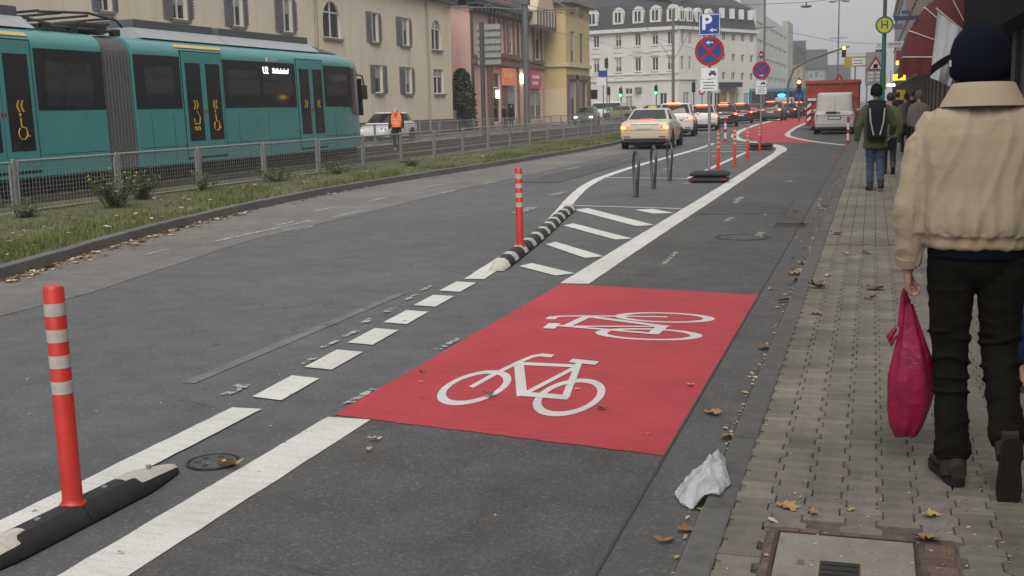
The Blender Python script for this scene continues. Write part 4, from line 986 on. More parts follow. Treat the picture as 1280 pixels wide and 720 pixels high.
# ---- the man in the beige jacket
BEIGE = cloth('beige_jacket_cotton', (.47, .375, .26), .8, 260, .06)
M_TROU = cloth('dark_olive_trousers', (.0085, .0075, .0055), .9, 240, .4, 0.)
M_BOOT = mat('brown_suede_boot', (.035, .024, .019), .85, var=.25, vs=30, bmp=.3, bs=120)
M_NAVY = cloth('navy_knit', (.0045, .006, .014), .95, 150, .3, 0.)
M_BLKW = cloth('black_wool', (.008, .008, .009), .95, 160, .2, 0.)
def jfold(co, n):
    th = math.atan2(co.y, co.x); v = 0.
    if abs(co.x) < .25:
        v += .0095 * math.exp(-max(0, co.z - 1.03) / .13) * math.sin(th * 17 + 3 * noise.noise((co.x * 5, co.y * 5, 1))) * (1 if co.z > 1.015 else .15)
        v += .007 * noise.noise((co.x * 7 + co.z * 2.2, co.y * 6, co.z * 2.3)) + .007 * max(0, .22 - abs(noise.noise((co.x * 10 - co.z * 3, co.y * 9, co.z * 2.2 + 7)))) / .22 
    else:
        v += .009 * max(0, .3 - abs(noise.noise((co.x * 5, co.y * 8 + co.z * 4, co.z * 10)))) / .3 - .004 + .005 * noise.noise((co.x * 6, co.y * 6, co.z * 17 + 3))
    v += .0012 * noise.noise((co.x * 60, co.y * 60, co.z * 60))
    return v
TOR = [(.955, .192, .138), (.965, .203, .148), (1.005, .205, .150), (1.015, .222, .166), (1.05, .230, .172), (1.1, .230, .172), (1.2, .230, .166), (1.30, .242, .166), (1.40, .242, .16), (1.46, .218, .142), (1.50, .175, .122), (1.535, .125, .1), (1.56, .07, .07)]
man = person('man seen from behind in a beige jacket and navy beanie carrying a magenta bag', (.412, 4.98, .07), R(2),
    pose(head=(-.012, .03, 1.675), neck=(0, .01, 1.53), shl=(-.205, 0, 1.435), ell=(-.262, -.03, 1.12), wrl=(-.258, .03, .855), shr=(.205, 0, 1.435), elr=(.29, -.03, 1.13), wrr=(.29, .08, .88),
         hpl=(-.095, 0, .92), knl=(-.085, .03, .50), anl=(-.07, -.10, .078), toel=(-.115, .11, .04), hpr=(.095, 0, .92), knr=(.10, .0, .52), anr=(.108, -.30, .215), toer=(.112, -.255, .03), hem=.96, cuff=True, slv=.93, gripl=True),
    BEIGE, M_TROU, M_BOOT, 1.8, vox=.0075, hat=M_NAVY, torso=TOR, amp=.0055, jf=jfold, arm=.055, leg=.084, hs=1.13)
mb = MB()
col_ = [(z, r_) for z, r_ in ((1.512, .150), (1.535, .140), (1.57, .122), (1.598, .110), (1.604, .104), (1.58, .098))]
mb.loft([[(r_ * 1.08 * math.cos(k * PI / 16), r_ * math.sin(k * PI / 16) * .98 - .005, z - .045 * math.sin(k * PI / 16) * (1 if math.sin(k * PI / 16) > 0 else .1)) for k in range(32)] for z, r_ in col_], False); mb.build('collar', BEIGE, man, smooth=60)
mb = MB(); mb.loft([[(r_ * 1.1 * math.cos(k * PI / 16), r_ * math.sin(k * PI / 16) - .005, z - .045 * math.sin(k * PI / 16) * (1 if math.sin(k * PI / 16) > 0 else .1)) for k in range(32)] for z, r_ in ((1.506, .149), (1.506, .152), (1.512, .152), (1.512, .149))], False); mb.build('collar_seam', M_DARK, man, smooth=60)
mb = MB(); mb.loft([[((r_ + .005 * noise.noise((k * .7, z * 40, 0))) * math.cos(k * PI / 16), (r_ + .006 * noise.noise((k * .7, z * 40, 3))) * math.sin(k * PI / 16) + .005, z) for k in range(32)] for z, r_ in ((1.54, .088), (1.58, .094), (1.61, .092), (1.63, .086), (1.64, .07))]); mb.build('scarf', M_BLKW, man, smooth=60)
MB().box(-.130, -.122, -.012, .012, 1.67, 1.695).build('hat_tag', mat('hat_tag', (.6, .45, .45), .7), man)
mb = MB(); mb.loft([[(rx * math.cos(k * PI / 20), ry * math.sin(k * PI / 20), z) for k in range(40)] for z, rx, ry in ((.915, .182, .136), (.925, .188, .142), (.97, .19, .144), (.975, .18, .13))]); mb.build('jumper_hem', M_NAVY, man, smooth=60)
mb = MB()
for dz, r_ in ((0, .047), ): mb.tube([(-.260, .012, .915), (-.2585, .025, .878)], [.053, .050], 16)
mb.build('cuff', BEIGE, man, smooth=60)
# ---- magenta carrier bag hanging from his left hand
m, t_, b = nodes('magenta_plastic_film'); ob = N(t_, 'ShaderNodeTexCoord').outputs['Object']
t_.links.new(ramp(t_, noise_(t_, ob, 9, 4, .6), [(.3, (.22, .006, .04)), (.7, (.42, .012, .085))]).outputs[0], b.inputs['Base Color']); b.inputs['Roughness'].default_value = .42
bump(t_, b, noise_(t_, ob, 12, 3, .5, .6), .5, .02); M_MAG = m
cb = thing('carrier_bag', 'magenta plastic carrier bag hanging from the hand of the man in beige', 'carrier bag', (.148, 5.07, .07))
mb = MB(); prof = [(.125, .030, .022), (.13, .045, .035), (.17, .066, .05), (.24, .083, .062), (.32, .092, .066), (.40, .09, .062), (.47, .078, .052), (.54, .058, .038), (.60, .040, .028), (.66, .026, .02), (.70, .017, .014)]
rings = []
for z, rx, ry in prof:
    cx = .02 * math.sin((z - .1) * 5) + .012; ring_ = []
    for k in range(56):
        a = k * 2 * PI / 56; w = 1 + .10 * math.sin(a * 7 + z * 6) * (.3 + z) + .10 * noise.noise((math.cos(a) * 2.2, math.sin(a) * 2.2, z * 7)) + .05 * noise.noise((math.cos(a) * 6, math.sin(a) * 6, z * 16))
        ring_.append((cx + rx * w * math.cos(a), ry * w * math.sin(a), z + .012 * noise.noise((math.cos(a) * 3, math.sin(a) * 3, z))))
    rings.append(ring_)
mb.loft(rings, True); q = mb.build('pouch', M_MAG, cb, smooth=45)
for s_ in (-1, 1):
    MB().tube([(.010 + s_ * .022, s_ * .012, .60), (.004 + s_ * .014, s_ * .008, .68), (-.004 + s_ * .006, 0, .735), (-.004, 0, .765)], [(.017, .006), (.013, .006), (.009, .006), (.007, .005)], 8).build('handle', M_MAG, cb, smooth=50)
MB().tube([(-.035, -.03, .60), (-.06, -.03, .56), (-.055, -.034, .53), (-.03, -.036, .57)], [.008, .014, .012, .004], 8).build('knot', M_MAG, cb, smooth=50)
# ---- man with backpack
M_OLIVE = cloth('olive_parka', (.085, .09, .05), .85, 160); M_JEANS = cloth('blue_jeans', (.05, .075, .12), .85, 200, .2); M_BRB = mat('brown_boot', (.045, .025, .018), .7)
M_BLKJ = cloth('black_jacket', (.012, .012, .015), .8, 120); M_DKJ = cloth('dark_trousers', (.014, .014, .018), .85, 120)
bp = person('pedestrian in an olive parka with a large black backpack walking away', (.045, 20.95, .07), R(4),
    pose(wrl=(-.30, .04, .84), ell=(-.285, -.03, 1.1), wrr=(.27, .14, .95), elr=(.30, .0, 1.12), hpl=(-.08, 0, .90), knl=(-.075, .02, .49), anl=(-.075, -.1, .08), toel=(-.1, .1, .035), anr=(.085, -.3, .13), knr=(.08, .0, .5), toer=(.1, -.2, .03)),
    M_OLIVE, M_JEANS, M_BRB, 1.75, vox=.013, hat=M_BLKW, coat=.72, scale=1.0)
pk = MB(); pk.loft([[(w * math.copysign(abs(math.cos(k * PI / 10)) ** .6, math.cos(k * PI / 10)), -.13 - d * .5 + d * math.copysign(abs(math.sin(k * PI / 10)) ** .6, math.sin(k * PI / 10)), z) for k in range(20)] for z, w, d in ((.86, .12, .06), (.90, .16, .10), (1.1, .17, .115), (1.35, .165, .105), (1.46, .15, .095), (1.50, .10, .07), (1.505, .02, .02))])
pkt = thing('backpack', 'black backpack with pale straps on the pedestrian in the olive parka', 'backpack', (.045, 20.95, .07), R(4))
pk.build('pack', M_BLKJ, pkt, smooth=50)
for s_ in (-1, 1): MB().tube([(s_ * .12, -.268, 1.40), (s_ * .105, -.305, 1.18), (s_ * .05, -.302, .95)], (.012), 6).build('strap', mat('pale_strap', (.45, .45, .45), .7), pkt)
MB().ell((0, -.16, 1.50), (.16, .09, .05), 14, 8).build('lid', M_BLKJ, pkt, smooth=60)
# ---- worker in an orange vest by the tram
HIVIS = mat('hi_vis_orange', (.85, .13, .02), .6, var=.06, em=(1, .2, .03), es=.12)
wk = atX(495, 140, -17.3)
wkr = person('worker in an orange hi-vis vest bending beside the tracks in front of the tram', (wk.x, wk.y, .05), R(200), pose(head=(.02, .22, 1.48), neck=(0, .13, 1.39), wrl=(-.26, .3, .85), wrr=(.26, .2, .85)), M_BLKJ, M_DKJ, M_BPLAST, 1.7, vox=.02, hair=mat('grey_hair', (.3, .29, .27), .8), rig=0)
mb = MB(); mb.loft([[(rx * math.cos(k * PI / 12), ry * math.sin(k * PI / 12), z) for k in range(24)] for z, rx, ry in ((.92, .215, .16), (1.1, .22, .165), (1.3, .23, .165), (1.42, .19, .135), (1.47, .12, .1))], False); q = mb.build('vest', HIVIS, wkr, smooth=50)
for z in (1.03, 1.18): MB().loft([[(.228 * math.cos(k * PI / 12), .172 * math.sin(k * PI / 12), zz) for k in range(24)] for zz in (z, z + .05)], False).build('reflective_stripe', M_REFL, q)
# ---- pedestrians farther off
def ped(label, px, Y, x=None, rz=0, cj=M_BLKJ, ct=M_DKJ, hat=None, hair=None, sc=1., mirror=False, coat=None):
    p_ = atY(px, 124, Y); o = person(label, (p_.x if x is None else x, Y, .07), rz, pose(), cj, ct, M_BPLAST, 1.7, vox=.03, hat=hat, hair=hair, scale=sc, rig=0, hands=False, coat=coat)
    return o
HAIRB = mat('dark_hair', (.03, .022, .018), .7); CREAMJ = cloth('taupe_coat', (.16, .145, .125), .85); GREENJ = cloth('moss_parka', (.12, .13, .06), .85); GREYJ = cloth('grey_coat', (.1, .1, .1), .85)
ped('pedestrian in a moss green parka right of the backpack wearer', 1113, 25.5, cj=GREENJ, hair=HAIRB, sc=.94, coat=.8)
ped('distant pedestrian in black below the yellow lit sign', 1122, 44, hair=HAIRB)
ped('distant pedestrian in a taupe coat on the pavement past the bus stop', 1133, 36, cj=CREAMJ, hair=HAIRB, sc=.95)
ped('distant pedestrian with a grey hat near the beige shoulder', 1149, 31, cj=CREAMJ, hat=GREYJ, sc=.97)
ped('distant dark pedestrian behind the two taupe coats', 1140, 41, hair=HAIRB)
pj = person('passer-by in blue jeans almost hidden beyond the man in beige at the picture edge', (.885, 6.4, .07), R(178), pose(), GREYJ, cloth('bright_blue_jeans', (.02, .045, .16), .85), M_BRB, 1.7, vox=.014, hair=HAIRB, scale=.97)
for i, (px, Y, lb) in enumerate([(617, 84, 'left one of the dark pedestrians in front of the lit shop window'), (630, 85, 'middle one of the dark pedestrians in front of the lit shop window'), (639, 85.5, 'right one of the dark pedestrians in front of the lit shop window')]):
    p_ = atY(px, 140, Y); person(lb, (p_.x, Y, .06), R(90 + 60 * i), pose(), M_BLKJ, M_DKJ, M_BPLAST, 1.7, vox=.035, hair=HAIRB, rig=0, hands=False)

# ================================================================== VEHICLES
def interp(tab, y):
    for (a, *va), (b, *vb) in zip(tab, tab[1:]):
        if a <= y <= b: t = (y - a) / (b - a) if b > a else 0; return [p + (q - p) * t for p, q in zip(va, vb)]
    return list(tab[-1][1:]) if y > tab[-1][0] else list(tab[0][1:])
PLATE = mat('number_plate', (.6, .6, .6), .4, var=.03)
def car(label, cat, X, Y, rz, paint_, L=4.7, Wd=1.84, Hh=1.46, kind='sedan', lights=True, headl=False, group=None, detail=1, plate_blue=True, name='car', tailm=None):
    t = thing(name, label, cat, (X, Y, .006), rz, group); w = Wd / 2
    # lower body: y, half width, bottom z, top z
    dk = {'sedan': (.99, 1.02, .96), 'suv': (1.06, 1.06, 1.02), 'hatch': (.97, .98, .93), 'van': (1.1, 1.1, 1.05)}[kind]
    tab = [(0, w * .86, .42, dk[0] - .16), (.03, w * .92, .36, dk[0] - .05), (.10, w * .965, .30, dk[0]), (.5, w * .99, .24, dk[1]), (1.2, w, .22, dk[1]), (L * .5, w, .22, dk[2]), (L * .68, w * .995, .22, dk[2] - .02), (L * .82, w * .98, .24, dk[2] - .09), (L - .35, w * .93, .26, .76), (L - .1, w * .82, .32, .66), (L, w * .66, .38, .56)]
    rings = []
    ys = sorted({q[0] for q in tab} | {L * k / 14 for k in range(15)})
    for y in ys:
        hw, z0, z1 = interp(tab, y); h = z1 - z0
        half = [(.0, z0), (hw * .86, z0), (hw * .955, z0 + .06 * h), (hw * .985, z0 + .25 * h), (hw * 1.0, z0 + .55 * h), (hw * .985, z0 + .78 * h), (hw * .95, z0 + .93 * h), (hw * .86, z0 + .99 * h), (hw * .5, z1 + .012), (0, z1 + .018)]
        rings.append([(x, y, z) for x, z in half] + [(-x, y, z) for x, z in reversed(half[1:-1])])
    bd = MB(); bd.loft(rings)
    # cabin
    gb = {'sedan': (dk[1] - .06, .62, 3.55, 1.55, 2.7), 'suv': (dk[1] - .06, .13, 3.5, .55, 2.6), 'hatch': (dk[1] - .06, .12, 3.3, .62, 2.35), 'van': (dk[1] - .1, .06, 4.3, .16, 3.7)}[kind]
    zb, yrb, yfb, yrt, yft = gb; sc_ = L / {'sedan': 4.9, 'suv': 4.5, 'hatch': 4.2, 'van': 5.0}[kind]; yrb, yfb, yrt, yft = (q * sc_ for q in (yrb, yfb, yrt, yft))
    e = .36 if kind != 'van' else .25
    def G(a, u, off=0.):          # a angle, u 0..1 up the cabin
        z = zb + (Hh - zb) * (u if u < .93 else .93 + (u - .93))
        k = u ** 1.12; yr = yrb + (yrt - yrb) * k; yf = yfb + (yft - yfb) * k
        ww = (w * .95) + (w * ({'van': .86, 'suv': .74}.get(kind, .68)) - w * .95) * k
        if u > .9: q = (u - .9) / .1; sh = 1 - .10 * q * q; yr += .12 * q * q; yf -= .16 * q * q; ww *= sh
        c, s_ = math.cos(a), math.sin(a)
        x = (ww + off) * math.copysign(abs(c) ** e, c); y = (yr + yf) / 2 + ((yf - yr) / 2 + off) * math.copysign(abs(s_) ** e, s_)
        return (x, y, z)
    us = [0, .15, .35, .55, .75, .88, .93, .97, 1.]
    bd.loft([[G(2 * PI * k / 40, u) for k in range(40)] for u in us])
    body = bd.build('body', paint_, t, smooth=38)
    def glass(nm, a0, a1, u0, u1, n_=10, m_=5, mt=M_CGLASS, par=None):
        mb = MB(); mb.add([G(R(a0 + (a1 - a0) * i / n_), u0 + (u1 - u0) * j / m_, .006) for j in range(m_ + 1) for i in range(n_ + 1)], [(j * (n_ + 1) + i, j * (n_ + 1) + i + 1, (j + 1) * (n_ + 1) + i + 1, (j + 1) * (n_ + 1) + i) for j in range(m_) for i in range(n_)])
        return mb.build(nm, mt, par or t, smooth=50)
    if kind != 'van':
        glass('rear_window', -126, -54, .22, .90)
    glass('windscreen', 52, 128, .10, .90)
    glass('side_window', -36, 40, .22, .86); glass('side_window', 140, 216, .22, .86)
    if kind == 'van':
        MB().box(-.004, .004, -.004, .0, .55, 1.85).build('door_seam', M_DARK, t, (0, .035, 0))
    # wheels
    R_ = {'suv': .36, 'van': .34}.get(kind, .325)
    wm = MB().lathe([(R_ * .62, -.1), (R_ * .93, -.105), (R_, -.07), (R_, .07), (R_ * .93, .105), (R_ * .62, .1)], 26).mesh('wheel', M_TYRE, smooth=50)
    rm = MB().lathe([(.001, .075), (R_ * .2, .085), (R_ * .3, .05), (R_ * .55, .06), (R_ * .64, .10), (R_ * .64, -.1), (.001, -.1)], 20).mesh('rim', M_RIM, smooth=40)
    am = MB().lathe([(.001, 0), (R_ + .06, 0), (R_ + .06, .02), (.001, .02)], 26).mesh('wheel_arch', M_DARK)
    for yy in (L * .195, L * .80):
        for s_ in (-1, 1):
            rot = (0, PI / 2 * s_, 0); link('wheel_arch', am, t, (s_ * (w - .018), yy, R_ + .02), rot)
            wh = link('wheel', wm, t, (s_ * (w - .085), yy, R_), rot); link('rim', rm, wh)
    # rear details
    MB().box(-w * .80, w * .80, -.012, .2, .245, .40).build('rear_skirt', M_BPLAST, t, bevel=.02)
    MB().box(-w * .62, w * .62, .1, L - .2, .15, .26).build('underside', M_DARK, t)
    if kind == 'van': zl, hl_, wl = .80, .30, .13
    elif kind == 'suv': zl, hl_, wl = .92, .15, .34
    elif kind == 'hatch': zl, hl_, wl = .84, .17, .22
    else: zl, hl_, wl = .78, .17, .32
    for s_ in (-1, 1):
        mb = MB(); x1 = s_ * w * .955; x0 = s_ * (w * .955 - wl)
        mb.loft([[(x0, -.012, zl - hl_ * .32), (x1 - s_ * .03, .015, zl - hl_ * .5), (x1 + s_ * .008, .20, zl - hl_ * .2), (x1 + s_ * .008, .24, zl + hl_ * .3), (x1 - s_ * .04, .03, zl + hl_ * .5), (x0, -.008, zl + hl_ * .38)], [(x0, .12, zl - hl_ * .3), (x1 - s_ * .1, .14, zl - hl_ * .5), (x1 - s_ * .06, .26, zl - hl_ * .2), (x1 - s_ * .06, .3, zl + hl_ * .3), (x1 - s_ * .1, .16, zl + hl_ * .5), (x0, .12, zl + hl_ * .38)]])
        q = mb.build('tail_light', (tailm or M_TAIL) if lights else M_TAILR, t, bevel=.008)
        if lights: MB().ell(((x0 + x1) / 2 + s_ * wl * .12, -.004, zl), (wl * .30, .02, hl_ * .30), 10, 6).build('bulb_glow', M_TAILO, q, smooth=60)
    zp = {'sedan': .80, 'suv': .74, 'hatch': .62, 'van': .78}[kind]
    q = MB().box(-.30, .30, -.014, .05, zp - .085, zp + .085).build('plate_recess', M_BPLAST if kind == 'van' else paint_, t, bevel=.01)
    MB().box(-.26, .26, -.022, -.012, zp - .055, zp + .055).build('number_plate', PLATE, q)
    if detail:
        MB().box(-w * .52, w * .52, -.012, .04, zp + .10, zp + .125).build('boot_trim', M_CHROME, t, bevel=.008)
        MB().box(-w * .8, w * .8, -.006, .02, dk[0] - .30 - .01, dk[0] - .30).build('bumper_seam', M_DARK, t)
        for s_ in (-1, 1): MB().box(s_ * w * .68 - .12, s_ * w * .68 + .12, -.012, .03, .44, .475).build('reflector', M_TAILR, t)
        for s_ in (-1, 1):
            MB().ell((s_ * (w + .08), L * .62, dk[2] + .06), (.09, .06, .07), 10, 8).build('wing_mirror', paint_, t, smooth=60)
            for yy in (.44, .60): MB().box(s_ * w * .992, s_ * (w * 1.004), L * yy, L * yy + .012, .35, dk[2] - .1).build('door_seam', M_DARK, t)
            MB().box(s_ * w * 1.0, s_ * (w + .02), L * .40, L * .44, .80, .83).build('door_handle', paint_, t)
        if lights and kind != 'van':
            y_ = G(-PI / 2, .9)[1]; z_ = zb + (Hh - zb) * .90
            if kind in ('suv', 'hatch'): MB().box(-w * .42, w * .30, y_ - .10, y_ + .05, z_ + .045, z_ + .075).build('high_brake_light', M_TAILO, t, bevel=.01)
            else: MB().box(-w * .26, w * .26, G(-PI / 2, .2)[1] - .03, G(-PI / 2, .2)[1] + .02, zb + (Hh - zb) * .2, zb + (Hh - zb) * .2 + .018).build('high_brake_light', M_TAIL, t)
    if headl:
        for s_ in (-1, 1): MB().ell((s_ * w * .68, L - .2, .66), (.15, .14, .085), 12, 8).build('headlight', M_HEAD, t, smooth=60)
        MB().box(-w * .42, w * .42, L - .06, L + .012, .42, .58).build('grille', M_BPLAST, t)
    else:
        for s_ in (-1, 1): MB().ell((s_ * w * .66, L - .22, .66), (.16, .14, .08), 12, 8).build('headlight', M_CHROME, t, smooth=60)
    return t
def carpaint(n, c): return mat(n, c, .3, .0, var=.03, vs=.7, coat=.5)
P_TAXI = carpaint('taxi_ivory', (.60, .52, .38)); P_WHITE = carpaint('car_white', (.66, .66, .65)); P_BLACK = carpaint('car_black', (.018, .018, .02)); P_DRED = carpaint('car_dark_red', (.12, .012, .014))
P_GREY = carpaint('car_grey', (.10, .105, .11)); P_NAVY = carpaint('car_navy', (.015, .022, .05)); P_SILV = carpaint('car_silver', (.4, .41, .42)); P_VAN = mat('van_white', (.60, .585, .55), .5, var=.06, vs=1.5, dirt=((.5, .48, .43), 2., .55))
tx = car('ivory taxi saloon with lit tail lights, nearest car of the queue', 'car', -7.87, 41.75, R(3), P_TAXI, 4.93, 1.86, 1.46, 'sedan')
mb = MB(); mb.box(-.16, .16, 2.25, 2.4, 1.455, 1.55); mb.build('taxi_roof_sign', mat('taxi_roof_sign', (.55, .45, .12), .5), tx, bevel=.03)
def qcar(px, Y, label, pnt, kind, L, Wd, Hh, rz=R(6), **k):
    p_ = atY(px, 140, Y); return car(label, 'car', p_.x, Y, rz, pnt, L, Wd, Hh, kind, group='cars queueing with lit tail lights', **k)
qcar(843, 57, 'white estate car with glowing tail lights directly ahead of the ivory taxi', P_WHITE, 'suv', 4.6, 1.9, 1.64)
qcar(878, 68.5, 'white hatchback third in the queue, right of the sign pole', P_WHITE, 'hatch', 4.2, 1.8, 1.5)
qcar(905, 79.5, 'black car fourth in the queue ahead of the white hatchback', P_BLACK, 'hatch', 4.3, 1.82, 1.47)
qcar(926, 91, 'dark red car fifth in the queue', P_DRED, 'hatch', 4.3, 1.82, 1.5)
qcar(942, 102, 'black saloon sixth in the queue behind the far sign', P_BLACK, 'sedan', 4.6, 1.82, 1.46)
qcar(963, 100, 'dark grey car with bright tail lights under the blue light', P_GREY, 'suv', 4.5, 1.86, 1.62, R(-2))
qcar(983, 112, 'navy car in the far lane left of the red skip', P_NAVY, 'hatch', 4.2, 1.8, 1.48, R(-3))
qcar(998, 118, 'black car in the far lane next to the red skip', P_BLACK, 'hatch', 4.2, 1.8, 1.5, R(-3))
qcar(925, 113, 'silver car far ahead in the left lane of the queue', P_SILV, 'hatch', 4.2, 1.8, 1.5)
qcar(905, 121, 'dark car at the very front of the queue', P_DRED, 'suv', 4.2, 1.8, 1.6)
# police estate with blue light
p_ = atY(978, 140, 121)
pv = car('silver police van with a lit blue roof light ahead of the dark cars', 'police van', p_.x, 121, R(-2), P_SILV, 4.9, 1.9, 2.0, 'van', detail=0, name='police_van')
MB().box(-.5, .5, .9, 1.15, 2.0, 2.12).build('light_bar', M_BPLAST, pv, bevel=.02)
MB().ell((-.2, .95, 2.2), (.42, .2, .2), 12, 8).build('blue_light', mat('blue_beacon', (.05, .1, .8), .3, em=(.006, .07, 1), es=9.), pv, smooth=60)
# white van parked
vn = car('white delivery van parked at the kerb, seen from behind', 'van', -1.76, 57.6, R(0), P_VAN, 4.9, 1.90, 1.97, 'van', lights=False, name='parked_van')
MB().box(-.38, .12, -.03, .0, .98, 1.08).build('tailgate_recess', M_BPLAST, vn)
MB().ell((.2, -.012, 1.02), (.05, .012, .05), 12, 8).build('badge', M_DGREY, vn)
MB().box(-.84, .84, -.02, .03, .90, .906).build('tailgate_seam', M_DARK, vn)
MB().box(-.86, .86, -.03, .2, .34, .56).build('rear_bumper', mat('van_bumper', (.42, .41, .39), .6), vn, bevel=.04)
# white car behind the tram nose, oncoming car, white minibus
wc = atX(470, 150, -23.6)
car('white compact car behind the tram nose beside the worker', 'car', wc.x, wc.y + 3.4, R(180), P_WHITE, 4.1, 1.76, 1.5, 'hatch', lights=False, detail=0)
oc = atY(723, 141, 93); car('dark oncoming car with lit headlights behind the far fence', 'car', oc.x, oc.y + 4, R(186), P_GREY, 4.3, 1.8, 1.5, 'suv', lights=False, headl=True, detail=0)
mv = atY(757, 135, 132); mvn = car('white minibus with a green graphic at the crossing', 'van', mv.x + 2.3, 132, R(82), P_WHITE, 4.9, 1.9, 1.97, 'van', lights=False, detail=0, name='minibus')
MB().ell((-.953, 1.6, 1.2), (.01, .55, .22), 12, 6).build('graphic', mat('green_graphic', (.1, .35, .08), .5), mvn)
dc = atY(833, 133, 128); car('black car crossing in front of the white corner building', 'car', dc.x, 128, R(60), P_BLACK, 4.4, 1.8, 1.5, 'hatch', lights=False, detail=0)
yt = atY(797, 133, 126); yc = car('dull ochre car showing behind the ivory taxi', 'car', yt.x, 126, R(70), carpaint('car_ochre', (.22, .2, .12)), 4.2, 1.8, 1.5, 'hatch', lights=False, detail=0)
# teal bus across the junction
bl = atY(936, 125, 136); br = atY(1008, 125, 136)
bus = thing('bus', 'dark teal bus with blue roof edge standing across the far junction', 'bus', (bl.x, 136, .006)); BL = br.x - bl.x
MB().box(0, BL, 0, 2.5, .32, 2.95).build('body', mat('bus_teal', (.02, .12, .14), .4, var=.05), bus, bevel=.12)
MB().box(.05, BL - .05, .05, 2.45, 2.93, 3.1).build('roof', mat('bus_roof_blue', (.05, .2, .34), .5), bus, bevel=.05)
for k in range(5):
    x0 = .35 + k * (BL - .6) / 5; MB().box(x0, x0 + (BL - .6) / 5 - .08, -.02, .02, 1.25, 2.7).build('window', M_CGLASS, bus)
for k in (.2, .75): MB().lathe([(.001, -.12), (.46, -.12), (.46, .12), (.001, .12)], 22, Matrix.Translation((BL * k, .1, .47)) @ Matrix.Rotation(PI / 2, 4, 'X')).build('wheel', M_TYRE, bus)
# red skip container
SK_RED = mat('skip_red', (.38, .07, .042), .6, var=.15, vs=2, bmp=.1, dirt=((.16, .05, .035), 2.2, .6))
sk = thing('skip_container', 'rusty red steel skip container standing behind the white van', 'skip container', (-2.12, 66, .01))
cs_ = MB(); cs_.loft([[(-1.38, .0, .22), (1.36, .0, .22), (1.36, 5, .22), (-1.38, 5, .22)], [(-1.40, -.25, 2.62), (1.38, -.25, 2.62), (1.38, 5.2, 2.62), (-1.40, 5.2, 2.62)]], caps=True); cs_.build('tub', SK_RED, sk)
MB().box(-1.44, 1.42, -.34, -.24, 2.5, 2.68).box(-1.45, -1.37, -.3, 5.2, 2.5, 2.68).box(1.36, 1.43, -.3, 5.2, 2.5, 2.68).build('rim', SK_RED, sk, bevel=.015)
for z in (.9, 1.75): MB().box(-1.41, 1.39, -.16 - z * .07 + .02, -.06 - z * .05, z, z + .12).build('rib', SK_RED, sk)
for x in (-1.30, -.5, .4, 1.28): MB().loft([[(x - .05, -.05, .22), (x + .05, -.05, .22), (x + .05, .05, .22), (x - .05, .05, .22)], [(x - .05, -.32, 2.5), (x + .05, -.32, 2.5), (x + .05, -.2, 2.5), (x - .05, -.2, 2.5)]]).build('upright', SK_RED, sk)
MB().box(-1.3, -.85, -.235, -.2, 1.60, 1.73).build('white_panel', M_SIGNW, sk, (0, -.02, 0))
for k in range(3):
    MB().prism([(-1.32, .45 + k * .36), (-1.12, .62 + k * .36), (-1.12, .80 + k * .36), (-1.32, .63 + k * .36)], -.175 - k * .035, -.165 - k * .035, lambda a, b, h: (a, h - .03, b)).build('warning_stripe', M_SIGNW, sk)
for x in (-1.0, 1.0): MB().lathe([(.001, -.1), (.14, -.1), (.14, .1), (.001, .1)], 14, Matrix.Translation((x, .3, .14)) @ Matrix.Rotation(PI / 2, 4, 'Y')).build('roller', M_IRON, sk)

# ================================================================== BUILDINGS
_wc = {}; _brng = random.Random(8); M_BLIND = mat('window_blind', (.3, .295, .28), .8, var=.12, vs=2)
def cached(key, fn):
    if key not in _wc: _wc[key] = fn()
    return _wc[key]
M_SHUT = mat('grey_shutter', (.15, .155, .17), .7, var=.15, vs=8)
M_SILL = mat('stone_sill', (.17, .165, .16), .85, var=.2, vs=4)
M_SLATE = mat('slate_roof', (.035, .037, .042), .7, var=.3, vs=3)
M_TILE = mat('roof_tile', (.075, .06, .055), .8, var=.25, vs=3)
def wall_mesh(W_, H_, ops, reveal=.16):
    us = sorted({0, W_} | {round(o[0], 3) for o in ops} | {round(o[1], 3) for o in ops}); zs = sorted({0, H_} | {round(o[2], 3) for o in ops} | {round(o[3], 3) for o in ops})
    mb = MB()
    for a, b_ in zip(us, us[1:]):
        for c, d in zip(zs, zs[1:]):
            mu, mz = (a + b_) / 2, (c + d) / 2
            if any(o[0] < mu < o[1] and o[2] < mz < o[3] for o in ops): continue
            mb.add([(a, 0, c), (b_, 0, c), (b_, 0, d), (a, 0, d)], [(0, 1, 2, 3)])
    for o in ops:
        a, b_, c, d = o[:4]; r_ = reveal
        mb.add([(a, 0, c), (b_, 0, c), (b_, 0, d), (a, 0, d), (a, r_, c), (b_, r_, c), (b_, r_, d), (a, r_, d)], [(0, 1, 5, 4), (1, 2, 6, 5), (2, 3, 7, 6), (3, 0, 4, 7)])
    return mb
def win_parts(w, h, style, fm):
    # frame with mullion, pane, sill ; origin bottom-left of the opening
    def frame():
        mb = MB(); t = .07 if w > .8 else .055
        mb.box(0, w, .1, .16, 0, t); mb.box(0, w, .1, .16, h - t, h); mb.box(0, t, .1, .16, t, h - t); mb.box(w - t, w, .1, .16, t, h - t)
        if 'm' in style: mb.box(w / 2 - t * .6, w / 2 + t * .6, .1, .155, t, h - t)
        if 't' in style: mb.box(t, w - t, .1, .153, h * .7 - .03, h * .7 + .03)
        return mb.mesh('window', fm)
    fr_ = cached(('f', round(w, 2), round(h, 2), style, fm.name), frame)
    pa = cached(('p', round(w, 2), round(h, 2)), lambda: MB().add([(0.02, .145, .02), (w - .02, .145, .02), (w - .02, .145, h - .02), (.02, .145, h - .02)], [(0, 1, 2, 3)]).mesh('pane', M_GLASS))
    return fr_, pa
